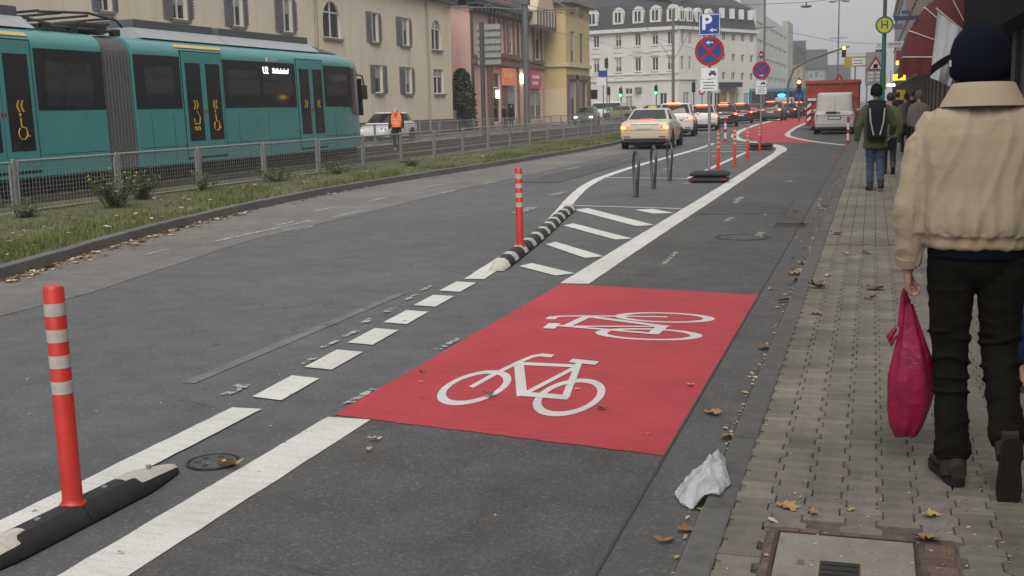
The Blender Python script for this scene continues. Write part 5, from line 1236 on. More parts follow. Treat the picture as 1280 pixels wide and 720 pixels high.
def facade(root, rz, off, W_, H_, ops, wm, fm=M_PVC, sill=M_SILL, reveal=.16, name='wall', thick=None):
    """ops: (u0,u1,z0,z1,style) style letters: m mullion t transom s shutters l sill a arch c curtain"""
    Mx = Matrix.Translation(off) @ Matrix.Rotation(rz, 4, 'Z')
    wl = link(name, wall_mesh(W_, H_, ops, reveal).mesh(name, wm, fix=False), root); wl.matrix_basis = Mx
    for o in ops:
        if len(o) < 5 or o[4] is None: continue
        u0, u1, z0, z1, st = o[:5]; w, h = u1 - u0, z1 - z0; f_, p_ = win_parts(w, h, ''.join(c for c in st if c in 'mt'), fm)
        wi = link('window', f_ if 'd' not in st else win_parts(w, h, 'm', M_BPLAST)[0], root); wi.matrix_basis = Mx @ Matrix.Translation((u0, 0, z0)); link('pane', p_, wi)
        if h > 1.2 and 'd' not in st and _brng.random() < .5:
            bh = round(h * _brng.choice((.3, .45, .62)), 2); link('blind', cached(('b', round(w, 2), bh), lambda: MB().box(.05, w - .05, .118, .142, 0, bh).mesh('blind', M_BLIND)), wi, (0, 0, h - bh - .03))
        if 'l' in st: link('sill', cached(('s', round(w, 2), sill.name), lambda: MB().box(-.08, w + .08, -.14, .1, -.12, -.002).mesh('sill', sill)), wi)
        if 's' in st:
            def sh():
                mb = MB(); sw = w * .5; mb.box(0, sw, -.05, -.015, 0, h)
                for k in range(12): z = .12 + k * (h - .24) / 12; mb.box(.06, sw - .06, -.075, -.045, z, z + (h - .24) / 20)
                return mb.mesh('shutter', M_SHUT)
            sm = cached(('sh', round(w, 2), round(h, 2)), sh)
            link('shutter', sm, wi, (-w * .5 - .03, 0, 0), (0, 0, R(-8) if 'o' in st else 0)); link('shutter', sm, wi, (w + .03, 0, 0), (0, 0, R(8) if 'o' in st else 0))
        if 'a' in st:   # arched head: two spandrels in wall material
            def sp_():
                mb = MB()
                for s_ in (0, 1):
                    pts = [(0, h), (0, h - w * .5)] + [(w / 2 - w / 2 * math.cos(k * PI / 16), h - w / 2 + w / 2 * math.sin(k * PI / 16)) for k in range(1, 9)]
                    pts = [(x if not s_ else w - x, z) for x, z in pts]
                    mb.prism(pts, .004, .13, lambda a, b, hh: (a, hh, b))
                return mb.mesh('arch_head', wm)
            link('arch_head', cached(('a', round(w, 2), round(h, 2), wm.name), sp_), wi)
    return wl
def shell(root, rz, off, W_, D_, H_, wm, roof=True, name='side_walls'):
    o = MB().add([(0, .02, 0), (0, D_, 0), (W_, D_, 0), (W_, .02, 0), (0, .02, H_), (0, D_, H_), (W_, D_, H_), (W_, .02, H_)], [(0, 1, 5, 4), (1, 2, 6, 5), (2, 3, 7, 6)] + ([(4, 5, 6, 7)] if roof else [])).build(name, wm, root, fix=False)
    o.matrix_basis = Matrix.Translation(off) @ Matrix.Rotation(rz, 4, 'Z')
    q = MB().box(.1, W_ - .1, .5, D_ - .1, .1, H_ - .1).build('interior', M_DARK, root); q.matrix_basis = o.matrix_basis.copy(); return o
def trim(root, rz, off, name, boxes, m):
    Mx = Matrix.Translation(off) @ Matrix.Rotation(rz, 4, 'Z')
    for b_ in boxes:
        o = MB().box(*b_).build(name, m, root); o.matrix_basis = Mx
FX = -27.0
# --- cream house (long facade behind the tram)
CREAM = mat('cream_render', (.69, .61, .48), .9, var=.07, vs=.35, vec='Object', dirt=((.5, .41, .29), .5, .6), streak=(1.6, .4))
def yx(px, py=80, X=FX): return atX(px, py, X).y
cr_ = thing('cream_house', 'long cream rendered house with grey shutters behind the tram', 'house', (FX, 0, 0))
y0 = 12.; y1 = yx(564, 60); WL = y1 - y0
ops = []
def addw(pxa, pxb, z0, z1, st, dst):
    a, b_ = yx(pxa) - y0, yx(pxb) - y0
    dst.append((a, b_, z0, z1, st))
zz = [(2.58, 4.15), (5.42, 7.05)]
for row, lst in ((0, [(467.5, 477.5, 's'), (504, 514, 'mso'), (541.5, 554, 'mt')]), (1, [(129, 145, 'mso'), (218.5, 238, 'mso'), (292, 307, 'mso'), (354, 368, 'mso'), (406, 428, 'mta'), (464.5, 474.5, 'mso'), (502, 512.5, 'mso'), (540.5, 552.5, 'mta')])):
    for a, b_, st in lst:
        z0, z1 = zz[row]
        addw(a, b_, z0 + (0 if 'a' not in st else -.05), z1 + (.2 if 'a' in st else 0), st + 'l', ops)
for row in (0,):                       # ground floor windows behind the tram
    for yy in (38, 43.5, 49, 55): ops.append((yy - y0 - .55, yy - y0 + .55, 2.58, 4.15, 'msl'))
for yy in (24.5, 30): ops.append((yy - y0 - .55, yy - y0 + .55, 2.58, 4.15, 'msl')); ops.append((yy - y0 - .9, yy - y0 + .9, 5.2, 6.6, 'mtl'))
zt = atX(563, 6, FX).z
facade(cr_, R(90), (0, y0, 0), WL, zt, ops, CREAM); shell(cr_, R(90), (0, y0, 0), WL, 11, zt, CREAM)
trim(cr_, R(90), (0, y0, 0), 'plinth', [(0, WL + .03, -.06, -.002, 0, .95)], mat('grey_plinth', (.12, .115, .11), .9))
trim(cr_, R(90), (0, y0, 0), 'eaves', [(-.3, WL + .3, -.45, .1, zt, zt + .22)], M_DGREY)
trim(cr_, R(90), (0, y0, 0), 'downpipe', [(yx(534) - y0 - .06, yx(534) - y0 + .06, -.14, -.02, .3, zt), (yx(396) - y0 - .06, yx(396) - y0 + .06, -.14, -.02, .3, zt)], mat('downpipe_cream', (.40, .31, .21), .7))
o = MB().add([(-.4, -.5, zt + .22), (WL + .4, -.5, zt + .22), (WL + .4, 11.4, zt + .22), (-.4, 11.4, zt + .22), (-.4, 5, zt + 4.5), (WL + .4, 5, zt + 4.5)], [(0, 1, 5, 4), (2, 3, 4, 5), (1, 2, 5), (3, 0, 4)]).build('roof', M_SLATE, cr_); o.matrix_basis = Matrix.Translation((0, y0, 0)) @ Matrix.Rotation(R(90), 4, 'Z')
trim(cr_, R(90), (0, y0, 0), 'pilaster', [(17.5, 18.1, -.08, -.002, 0, zt), (18.7, 18.95, -.08, -.002, 0, zt)], CREAM)
# --- pink house
PINK = mat('pink_render', (.60, .37, .32), .9, var=.07, vs=.4, streak=(1.6, .35)); RSTONE = mat('red_sandstone', (.19, .115, .098), .9, var=.2, vs=1.2, bmp=.2)
PCREAM = mat('pale_yellow_render', (.52, .44, .31), .9, var=.06, vs=.5)
py0 = yx(589, 80); py1 = yx(680, 80); PWd = py1 - py0
pk_ = thing('pink_house', 'pink house with red sandstone window surrounds and lit shop on the ground floor', 'house', (FX, 0, 0)); O = (0, py0, 0); A90 = R(90)
def pu(px, py=80): return yx(px, py) - py0
zc = atX(640, 82, FX).z
ph = atX(640, 18, FX).z
ops = [(pu(625), pu(630), zc + .9, zc + 3.3, 'mta'), (pu(635.5), pu(641.5), zc + .9, zc + 3.3, 'mta'), (pu(652), pu(657), zc + .9, zc + 3.2, 'mta'), (pu(667), pu(676), zc + .7, zc + 3.2, 'mta'), (pu(613), pu(617.5), zc + .9, zc + 3.2, 'mta'),
       (pu(615.5), pu(625), .5, 4.2, 't'), (pu(633), pu(645), .5, 4.2, 't'), (pu(662), pu(677), .5, 3.9, 'mt')]
zc = round(zc, 3)
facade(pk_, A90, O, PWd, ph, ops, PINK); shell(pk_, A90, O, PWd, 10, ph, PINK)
fr_list = []
for o_ in ops[:5]:
    fr_list += [(o_[0] - .28, o_[0], -.1, -.002, o_[2] - .1, o_[3] + .2), (o_[1], o_[1] + .28, -.1, -.002, o_[2] - .1, o_[3] + .2), (o_[0] - .28, o_[1] + .28, -.12, -.003, o_[3] + .2, o_[3] + .5), (o_[0] - .35, o_[1] + .35, -.2, -.004, o_[2] - .4, o_[2] - .1)]
trim(pk_, A90, O, 'window_surround', fr_list, RSTONE)
trim(pk_, A90, O, 'cornice', [(0, PWd, -.25, -.005, zc - .1, zc + .2), (0, PWd, -.12, -.001, zc + .35, zc + .5)], RSTONE)
trim(pk_, A90, O, 'eaves_cornice', [(-.4, PWd + .4, -.7, .1, ph, ph + .3), (-.2, PWd + .2, -.35, -.01, ph - .45, ph)], M_DGREY)
trim(pk_, A90, O, 'bracket', [(k * .8, k * .8 + .25, -.6, -.36, ph - .4, ph - .01) for k in range(int(PWd / .8))], M_DGREY)
trim(pk_, A90, O, 'ground_floor_pier', [(pu(608), pu(615), -.08, -.001, 0, zc - .15), (pu(626), pu(632.5), -.08, -.001, 0, zc - .15), (pu(646), pu(648), -.08, -.001, 0, zc - .15)], RSTONE)
trim(pk_, A90, O, 'pale_bay', [(pu(648.2), PWd, -.04, -.002, 3.95, zc - .15), (pu(649), pu(651.5), -.04, -.002, zc + .6, ph - .5), (pu(660), pu(664), -.04, -.002, zc + .6, ph - .5)], PCREAM)
LITW = mat('lit_shop_window', (.5, .3, .05), .5, em=(1, .62, .16), es=.9)
trim(pk_, A90, O, 'lit_window', [(pu(616.5), pu(620), .3, .35, .9, 3.4), (pu(635), pu(640), .3, .35, .9, 4.0)], LITW)
trim(pk_, A90, O, 'bright_lamp', [(pu(618), pu(622), -.1, -.06, 2.3, 2.9), (pu(648.5), pu(653.5), -.3, -.1, 3.5, 4.2)], mat('lamp_glow', (.9, .8, .5), .5, em=(1, .85, .5), es=2.5))
trim(pk_, A90, O, 'shop_sign', [(pu(625), pu(641.5), -.2, -.1, zc - 1.55, zc - .25)], mat('orange_shop_sign', (.55, .15, .08), .6, em=(1, .3, .15), es=.12))
trim(pk_, A90, O, 'sign_lettering', [(pu(627) + k * .55, pu(627) + k * .55 + .38, -.22, -.2, zc - .95 + .1 * math.sin(k * 2), zc - .6) for k in range(5)], mat('sign_lettering', (.75, .5, .3), .6))
trim(pk_, A90, O, 'shop_sign', [(pu(661), pu(673), -.2, -.1, zc - 1.7, zc - .3)], mat('crimson_shop_sign', (.32, .03, .09), .6, em=(1, .1, .25), es=.08))
trim(pk_, A90, O, 'sign_lettering', [(pu(662.5), pu(671), -.22, -.2, zc - .9, zc - .65), (pu(662.5), pu(669), -.22, -.2, zc - 1.4, zc - 1.15)], M_SIGNW)
o = MB().add([(-.6, -.8, ph + .3), (PWd + .6, -.8, ph + .3), (PWd + .6, 10.5, ph + .3), (-.6, 10.5, ph + .3), (-.6, 4.5, ph + 5), (PWd + .6, 4.5, ph + 5)], [(0, 1, 5, 4), (2, 3, 4, 5), (1, 2, 5), (3, 0, 4)]).build('roof', M_SLATE, pk_); o.matrix_basis = Matrix.Translation(O) @ Matrix.Rotation(A90, 4, 'Z')
gb_ = MB(); ua, ub = pu(615), pu(632); gb_.prism([(ua, ph - .3), (ub, ph - .3), (ub, ph + .9), ((ua + ub) / 2, ph + 3.2), (ua, ph + .9)], -.5, 3., lambda a, b, h: (a, h, b)); o = gb_.build('gable', PINK, pk_); o.matrix_basis = Matrix.Translation(O) @ Matrix.Rotation(A90, 4, 'Z')
trim(pk_, A90, O, 'timber', [(ua + k * (ub - ua) / 6, ua + k * (ub - ua) / 6 + .2, -.56, -.5, ph - .3, ph + .9) for k in range(7)], RSTONE)
ua, ub = pu(656), pu(679); gb_ = MB(); gb_.prism([(ua, ph - .6), (ub, ph - .6), (ub, ph + .6), ((ua + ub) / 2, ph + 4), (ua, ph + .6)], -1.1, 2., lambda a, b, h: (a, h, b)); o = gb_.build('gable', PCREAM, pk_); o.matrix_basis = Matrix.Translation(O) @ Matrix.Rotation(A90, 4, 'Z')
trim(pk_, A90, O, 'timber', [(ua + k * (ub - ua) / 6, ua + k * (ub - ua) / 6 + .2, -1.16, -1.1, ph - .6, ph + .6) for k in range(7)] + [(ua, ub, -1.2, -1.1, ph - .9, ph - .6)], M_DGREY)
trim(pk_, A90, O, 'downpipe', [(.05, .2, -.16, -.02, .2, ph), (pu(647) - .06, pu(647) + .06, -.16, -.02, zc, ph)], M_DGREY)
# --- shrub and garden wall in the gap
def shrub(name, label, x, y, h, w, n_=900):
    t = thing(name, label, 'shrub', (x, y, 0)); mb = MB(); rs = random.Random(int(x * 10))
    for i in range(n_):
        z = h * rs.random() ** .8; rr_ = w * (1 - (z / h) ** 2.2) ** .5 * rs.random() ** .4 + .05; a = rs.uniform(0, 6.3); s_ = rs.uniform(.07, .17); b_ = rs.uniform(0, 6.3); e_ = rs.uniform(-.8, .8)
        px, py = rr_ * math.cos(a), rr_ * math.sin(a); dx, dy = math.cos(b_) * s_, math.sin(b_) * s_
        mb.add([(px - dx, py - dy, z), (px + dy * .6, py - dx * .6, z + s_ * e_), (px + dx, py + dy, z + s_ * .4), (px - dy * .6, py + dx * .6, z - s_ * e_)], [(0, 1, 2, 3)])
    mb.build('crown', leafmat(name + '_leaf', (.012, .022, .008), (.04, .06, .02)), t, fix=False); MB().tube([(0, 0, 0), (.05, 0, h * .5), (0, .05, h * .9)], [.1, .06, .02], 6).build('trunk', mat('bark', (.06, .045, .035), .9), t)
q = atX(579, 100, FX - .3); shrub('columnar_shrub', 'dark narrow evergreen shrub against the pink side wall', q.x, q.y - .4, 4.3, 1.05, 1600)
q = atX(570, 110, FX - .2); shrub('columnar_shrub', 'lower dark shrub beside the cream house corner', q.x, q.y - .2, 3.2, .9, 1100)
gw = thing('garden_wall', 'low grey garden wall with pillars between cream and pink house', 'wall', (FX, y1 + .05, 0))
MB().box(-.2, 0, 0, py0 - y1 - .1, 0, 1.0).build('wall', M_SILL, gw); 
for yy in (.1, (py0 - y1) - .5): MB().box(-.26, .06, yy, yy + .4, 0, 1.5).build('pillar', M_SILL, gw)
# --- yellow house, standing forward
YELL = mat('ochre_brick', (.56, .43, .22), .9, var=.1, vs=.6, bmp=.2, bs=14); YBASE = mat('yellow_render', (.60, .5, .32), .9, var=.06, vs=.5)
YX = -25.2; yc = yx(708, 80, YX); ye = yx(737, 84, YX); YW = ye - yc
yh = thing('yellow_house', 'ochre yellow corner house with grey windows and brown shopfront', 'house', (YX, 0, 0)); O = (0, yc, 0)
def yu(px): return yx(px, 80, YX) - yc
z1_ = atX(722, 45, YX).z; zr = atX(715, 6, YX).z; zcn = atX(709, 81, YX).z
ops = [(yu(713.5), yu(718), zcn + .25, zcn + 2.9, 't'), (yu(725), yu(729.5), zcn + .25, zcn + 2.9, 't'), (yu(713.5), yu(718), zcn + 4.3, zr - .6, 't'), (yu(725), yu(729.5), zcn + 4.3, zr - .6, 't'), (yu(710), yu(719), .3, 3.9, 'm'), (yu(721.5), yu(733), .3, 3.9, 'm')]
facade(yh, A90, O, YW, zr, ops, YELL, fm=mat('grey_window_frame', (.3, .3, .31), .6)); shell(yh, A90, O, YW, 12, zr, YELL)
facade(yh, 0, (-12.01, yc - .012, 0), 12, zr, [], YELL)
trim(yh, A90, O, 'cornice', [(-.12, YW, -.22, -.003, zcn - .15, zcn + .15)], YBASE); trim(yh, 0, (-12, yc, 0), 'cornice', [(0, 12.1, -.2, -.016, zcn - .15, zcn + .15)], YBASE)
trim(yh, A90, O, 'shopfront_pier', [(yu(708.2), yu(710), -.1, -.002, 0, 4.3), (yu(719), yu(721.5), -.1, -.002, 0, 4.3), (yu(733), YW, -.1, -.002, 0, 4.3), (yu(710), yu(733), -.1, -.003, 3.9, 4.3)], RSTONE)
trim(yh, 0, (-12, yc, 0), 'ground_floor_render', [(0, 11.98, -.04, -.016, 0, zcn - 2.0)], YBASE)
trim(yh, A90, O, 'eaves', [(-.6, YW + .6, -.7, .2, zr, zr + .25)], M_SILL); trim(yh, 0, (-12, yc, 0), 'eaves', [(-.5, 12.0, -.7, -.1, zr, zr + .24)], M_SILL)
o = MB().add([(-12.5, -.7, zr + .25), (.7, -.7, zr + .25), (.7, YW + 1, zr + .25), (-12.5, YW + 1, zr + .25), (-6, YW * .5, zr + 5)], [(0, 1, 4), (1, 2, 4), (2, 3, 4), (3, 0, 4)]).build('roof', M_TILE, yh, (0, yc, 0))
# --- white corner building across the junction
WREN = mat('white_render', (.60, .585, .54), .9, var=.05, vs=.2, dirt=((.5, .485, .44), .3, .6), streak=(1., .3))
PA, PB_, PC = atY(700, 131, 154.), atY(848, 130, 150.), atY(945, 128, 167.); CB = PB_
wb = thing('white_corner_building', 'large white corner building with slate mansard roof and white dormers', 'building', (CB.x, CB.y, 0))
def wing(P, Q): d = Q - P; return math.atan2(d.y, d.x), Vector((P.x - CB.x, P.y - CB.y, 0)), math.hypot(d.x, d.y)
def along(P, Q, px):
    w_ = ray(px, 130); d = Vector((Q.x - P.x, Q.y - P.y)).normalized(); den = d.x * w_.y - d.y * w_.x; return -(P.x * w_.y - P.y * w_.x) / den
aL, OL, WLn = wing(PA, PB_); HB = atY(845, 33.5, 150).z
def onL(px): return along(PA, PB_, px)
def zat(py, px=800, Y=151): return atY(px, py, Y).z
rows = [(zat(89), zat(72)), (zat(57), zat(41))]
ops = []
for px in (746, 773.5, 797.5, 819, 838):
    for z0, z1 in rows: u = onL(px); ops.append((u - .42, u + .42, z0, z1, 'ml'))
for px, z0, z1 in ((786, .4, zat(120)), (786, zat(117.5), zat(110)), (829, .4, zat(117))): u = onL(px); ops.append((u - .5, u + .5, z0, z1, 'm'))
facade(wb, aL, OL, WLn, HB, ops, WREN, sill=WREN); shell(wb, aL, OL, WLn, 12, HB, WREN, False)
trim(wb, aL, OL, 'cornice', [(0, WLn + .1, -.5, .05, HB - .35, HB + .1), (0, WLn + .05, -.2, -.002, zat(101), zat(98.5)), (0, WLn + .05, -.15, -.003, zat(93.5), zat(92))], WREN)
trim(wb, aL, OL, 'window_apron', [(o_[0] - .3, o_[1] + .3, -.06, -.002, o_[2] - .8, o_[2] - .2) for o_ in ops[:10]], WREN)
trim(wb, aL, OL, 'window_head', [(o_[0] - .25, o_[1] + .25, -.1, -.002, o_[3] + .15, o_[3] + .35) for o_ in ops[:10]], WREN)
trim(wb, aL, OL, 'air_conditioner', [(onL(799) - .4, onL(799) + .4, -.5, -.05, zat(115), zat(109))], M_SILL)
MH = zat(4) - HB
def mansard(rz, off, W_, dorm, m_=M_SLATE, sc=1.):
    Mx = Matrix.Translation(off) @ Matrix.Rotation(rz, 4, 'Z')
    o = MB().add([(0, 0, HB + .1), (W_, 0, HB + .1), (W_, 1.0, HB + MH), (0, 1.0, HB + MH), (0, 7, HB + MH + 3), (W_, 7, HB + MH + 3)], [(0, 1, 2, 3), (3, 2, 5, 4)]).build('mansard_roof', m_, wb); o.matrix_basis = Mx
    dm = cached('dorm', lambda: MB().prism([(-.75, 0), (.75, 0), (.75, 1.5), (.45, 1.95), (0, 2.15), (-.45, 1.95), (-.75, 1.5)], -.15, 1.0, lambda a, b, h: (a, h, b)).mesh('dormer', WREN))
    dg = cached('dormg', lambda: MB().box(-.40, .40, -.2, -.15, .25, 1.5).mesh('dormer_window', M_GLASS)); df = cached('dormf', lambda: MB().box(-.06, .06, -.23, -.2, .25, 1.5).mesh('mullion', M_PVC))
    for u in dorm:
        d_ = link('dormer', dm, wb); d_.matrix_basis = Mx @ Matrix.Translation((u, .2, HB + .75)) @ Matrix.Diagonal((sc, 1, sc, 1)); g2 = link('dormer_window', dg, d_); link('mullion', df, d_)
mansard(aL, OL, WLn, [onL(px) for px in (741, 773, 797.5, 819, 840)])
aR, ORr, WR = wing(PB_, PC); rw = R(90)
def onR(px): return along(PB_, PC, px)
ops = []
for px in (853, 862.5): 
    for z0, z1 in rows: u = onR(px); ops.append((u - .32, u + .32, z0, z1, 'm'))
for px in (881, 893, 904.5, 916.5, 928, 939):
    for pya, pyb in ((50.5, 40.5), (76.5, 67), (100, 90), ): u = onR(px); ops.append((u - .45, u + .45, zat(pya, px, 160), zat(pyb, px, 160), 'm'))
for px in (858, 888, 897, 920, 933): u = onR(px); ops.append((u - .7, u + .7, .3, zat(116, px, 158), 'm'))
facade(wb, aR, ORr, WR, HB, ops, WREN); shell(wb, aR, ORr, WR, 12, HB, WREN, False)
trim(wb, aR, ORr, 'cornice', [(.1, WR, -.5, .05, HB - .3, HB + .1), (.1, onR(870), -.2, -.002, zat(101), zat(98.5))], WREN)
mansard(aR, ORr, WR, [onR(px) for px in (853, 863, 874.5, 888)], sc=.85); trim(wb, aR, ORr, 'roof_window', [(onR(px) - .4, onR(px) + .4, -.0, .35, HB + 1.5, HB + 2.8) for px in (903, 915.5, 927, 938)], M_PVC)
trim(wb, aR, ORr, 'shop_awning', [(onR(898), onR(920), -1.0, -.02, zat(109, 908, 160), zat(103, 908, 160))], M_BPLAST)
trim(wb, aR, ORr, 'shop_door', [(onR(899), onR(908), -.05, -.004, 0, zat(115, 903, 160)), (onR(912), onR(918), -.05, -.004, 0, zat(115, 912, 160))], mat('wood_shopfront', (.3, .19, .12), .7))
# --- modern white building and farther ones
MODW = mat('modern_white_panel', (.5, .5, .47), .8, var=.05, vs=.3)
PD, PE = atY(944.5, 128, 173.), atY(983, 128, 225.); mw = thing('modern_white_building', 'tall modern white building with long window bands beyond the corner building', 'building', (PD.x, PD.y, 0))
dD = PE - PD; aM = math.atan2(dD.y, dD.x); MWd = math.hypot(dD.x, dD.y); HM = atY(945, 12, 173).z; ops = []
for pya, pyb in ((103, 89), (80, 66), (56, 44.5), (36, 23)):
    z0, z1 = atY(950, pya, 178).z, atY(950, pyb, 178).z
    for k in range(6): ops.append((.8 + k * (MWd - 1.6) / 6, .8 + (k + .93) * (MWd - 1.6) / 6, z0, z1 - .6, 'm'))
facade(mw, aM, (0, 0, 0), MWd, HM, ops, MODW, reveal=.3); shell(mw, aM, (0, 0, 0), MWd, 14, HM, MODW)
MB().box(2, MWd * .7, 2.5, 12, HM, HM + 8).build('penthouse', MODW, mw, None, (0, 0, aM)); MB().box(3, MWd * .68, 2.42, 2.48, HM + 1.5, HM + 4).build('penthouse_windows', M_GLASS, mw, None, (0, 0, aM))
fb = [(977, 984, 20, .9, 'grey_house', 'narrow grey-beige house end after the modern building', (.36, .34, .31), 26), (985, 1002, 60, 1., 'far_house', 'far pale yellow house with dark roof and dark porch', (.42, .36, .24), 70), (1003, 1030, 80, 1., 'far_house', 'far grey houses closing the street left of the tall lamp mast', (.28, .29, .3), 78), (1030, 1060, 90, 1., 'far_house', 'far white house behind the red skip', (.45, .45, .43), 96)]
for i, (pa, pb, yt_, _, nm, lb, cc, rt) in enumerate(fb):
    Yd = (235, 330, 380, 400)[i]; a, b_ = atY(pa, 125, Yd), atY(pb, 125, Yd); H_ = atY(pa, (rt + (0 if i == 0 else 8)), Yd).z
    h_ = thing(nm, lb, 'house', (a.x, Yd, 0)); Wd_ = b_.x - a.x; wm_ = mat(nm + '_wall%d' % i, cc, .9, var=.08, vs=.2)
    ops = [(Wd_ * (k + .25) / 4, Wd_ * (k + .7) / 4, H_ * (.2 + .27 * r_), H_ * (.36 + .27 * r_), 'm') for k in range(4) for r_ in range(3)] if i else [(1, 2.4, 6, 9, 'm'), (1, 2.4, 12, 15, 'm')] if Wd_ > 3 else []
    facade(h_, 0, (0, 0, 0), Wd_, H_, ops, wm_); shell(h_, 0, (0, 0, 0), Wd_, 14, H_, wm_)
    if i: MB().add([(-.5, -.8, H_), (Wd_ + .5, -.8, H_), (Wd_ + .5, 14, H_), (-.5, 14, H_), (-.5, 6, H_ + 6), (Wd_ + .5, 6, H_ + 6)], [(0, 1, 5, 4), (2, 3, 4, 5), (1, 2, 5), (3, 0, 4)]).build('roof', M_SLATE, h_)
q = atY(998, 90, 318); shrub('far_tree', 'far dark tree top left of the tall lamp mast', q.x, 318, 15.5, 3.2, 2600)

# ================================================================== RIGHT-HAND SHOPS
RX = 2.55
BEI = mat('beige_render', (.44, .365, .315), .9, var=.06, vs=.4); PNK2 = mat('rose_render', (.40, .30, .28), .9, var=.07, vs=.4); GRY2 = mat('pale_grey_render', (.45, .44, .42), .9, var=.05, vs=.4)
M_SHOPB = mat('black_fascia', (.007, .007, .008), .9, var=.2, spec=.1)
M_PIER = mat('dark_shopfront', (.045, .047, .04), .7, var=.2)
def rrow(name, label, ya, yb, H_, wm, ground=3.6, nst=3, shop=True):
    t = thing(name, label, 'building', (RX, 0, .05)); W_ = yb - ya; ops = []
    nb = max(2, int(W_ / 3.2))
    for k in range(nb):
        u = (k + .5) * W_ / nb
        for s_ in range(nst): z0 = ground + 1.1 + s_ * 3.2; ops.append((u - .6, u + .6, z0, z0 + 1.75, 'mtl'))
        if shop: ops.append((u - W_ / nb * .42, u + W_ / nb * .42, .35, ground - .7, 'd'))
    facade(t, R(-90), (0, yb, 0), W_, H_, ops, wm); shell(t, R(-90), (0, yb, 0), W_, 12, H_, wm)
    if shop: trim(t, R(-90), (0, yb, 0), 'shopfront_pier', [(max(0, k * W_ / nb - .10 * W_ / nb), min(W_, k * W_ / nb + .10 * W_ / nb), -.08, -.003, 0, ground - .02) for k in range(nb + 1)], M_PIER); trim(t, R(-90), (0, yb, 0), 'shop_fascia', [(0, W_, -.12, -.004, ground - .68, ground - .03)], M_PIER)
    trim(t, R(-90), (0, yb, 0), 'cornice', [(0, W_, -.3, -.002, H_ - .4, H_), (0, W_, -.15, -.003, ground, ground + .25)], wm)
    return t
b0 = rrow('shop_building', 'building beside the pavement at the right edge with black shop fascia', -30, 30.5, 7.2, BEI, nst=1)
trim(b0, R(-90), (0, 30.5, 0), 'fascia', [(.4, 14, -.55, -.004, 2.75, 6.0)], M_SHOPB)
trim(b0, R(-90), (0, 30.5, 0), 'black_column', [(2.6, 5.2, -.35, -.005, 0, 2.74)], M_SHOPB)
trim(b0, R(-90), (0, 30.5, 0), 'wooden_frame', [(2.3, 2.58, -.36, -.005, 0, 2.74)], mat('brown_door_frame', (.12, .055, .05), .6))
trim(b0, R(-90), (0, 30.5, 0), 'tan_panel', [(.2, 2.28, -.06, -.004, 1.9, 2.74)], mat('tan_blind', (.22, .16, .12), .8))
for k in range(4): trim(b0, R(-90), (0, 30.5, 0), 'blind_stripe', [(.2, 2.28, -.075, -.06, 2.0 + k * .2, 2.03 + k * .2)], M_SIGNW)
trim(b0, R(-90), (0, 30.5, 0), 'red_neon', [(1.2, 1.9, -.12, -.08, 1.72, 1.82)], mat('red_neon', (.6, .05, .03), .5, em=(1, .15, .06), es=3.))
trim(b0, R(-90), (0, 30.5, 0), 'lit_poster', [(.5, 2.2, -.08, -.05, 1.2, 1.68)], mat('lit_poster', (.6, .25, .18), .6, em=(1, .4, .3), es=.25))
b1_ = rrow('shop_building', 'beige building behind the red domed awning', 30.6, 63, 15, BEI)
rrow('shop_building', 'rose coloured building farther along the right pavement', 63.1, 112, 14, PNK2)
rrow('shop_building', 'pale grey building at the far end of the right pavement', 112.1, 172, 13, GRY2)
# domed awning
AWN = mat('awning_red', (.15, .026, .034), .75, var=.1, vs=3)
hp_ = atY(1229, 71.5, 31.); AR = 1.86
aw = thing('domed_awning', 'dark red domed shop awning with white piping and scalloped valance', 'awning', (hp_.x, 31., 0)); hz = hp_.z; AL = 5.0
def ac(a, y, r_=1.): return (-AR * r_ * math.cos(a), y, hz + AR * r_ * math.sin(a))
na = 20; angs = [R(100) * k / na for k in range(na + 1)]
mb = MB(); v = []
for yy, r_ in ((0, .0), (0, .5), (0, .93), (.03, .985), (.1, 1.), (AL, 1.)):
    v += [ac(a, yy, r_) for a in angs]
mb.add(v, [(i * (na + 1) + k, i * (na + 1) + k + 1, (i + 1) * (na + 1) + k + 1, (i + 1) * (na + 1) + k) for i in range(5) for k in range(na)]); mb.build('canopy', AWN, aw, smooth=45)
for k in range(6):
    a = R(2 + 20 * k); MB().tube([ac(a, -.012, .08), ac(a, -.012, .95), ac(a, .02, .995), ac(a, .1, 1.01), ac(a, AL, 1.01)], .014, 6).build('piping', M_SIGNW, aw)
mb = MB(); pts = []
for k in range(37):
    u = k / 36; x = -AR * (1 - u); pts.append((x, 0, hz - .34 - .07 * abs(math.sin(u * PI * 6))))
v = [(-AR * (1 - k / 36), .015 * math.sin(k * .9), hz) for k in range(37)] + [(p[0], .05 + .03 * math.sin(k * .9), p[2]) for k, p in enumerate(pts)]
mb.add(v, [(k, k + 1, 38 + k, 37 + k) for k in range(36)])
nv_ = 60; v = [(-AR + .01 * math.sin(k * .8), AL * k / nv_, hz) for k in range(nv_ + 1)] + [(-AR + .03 * math.sin(k * .8), AL * k / nv_, hz - .34 - .07 * abs(math.sin(k * PI / 6))) for k in range(nv_ + 1)]
mb.add(v, [(k, k + 1, nv_ + 2 + k, nv_ + 1 + k) for k in range(nv_)]); mb.build('valance', AWN, aw, smooth=50)
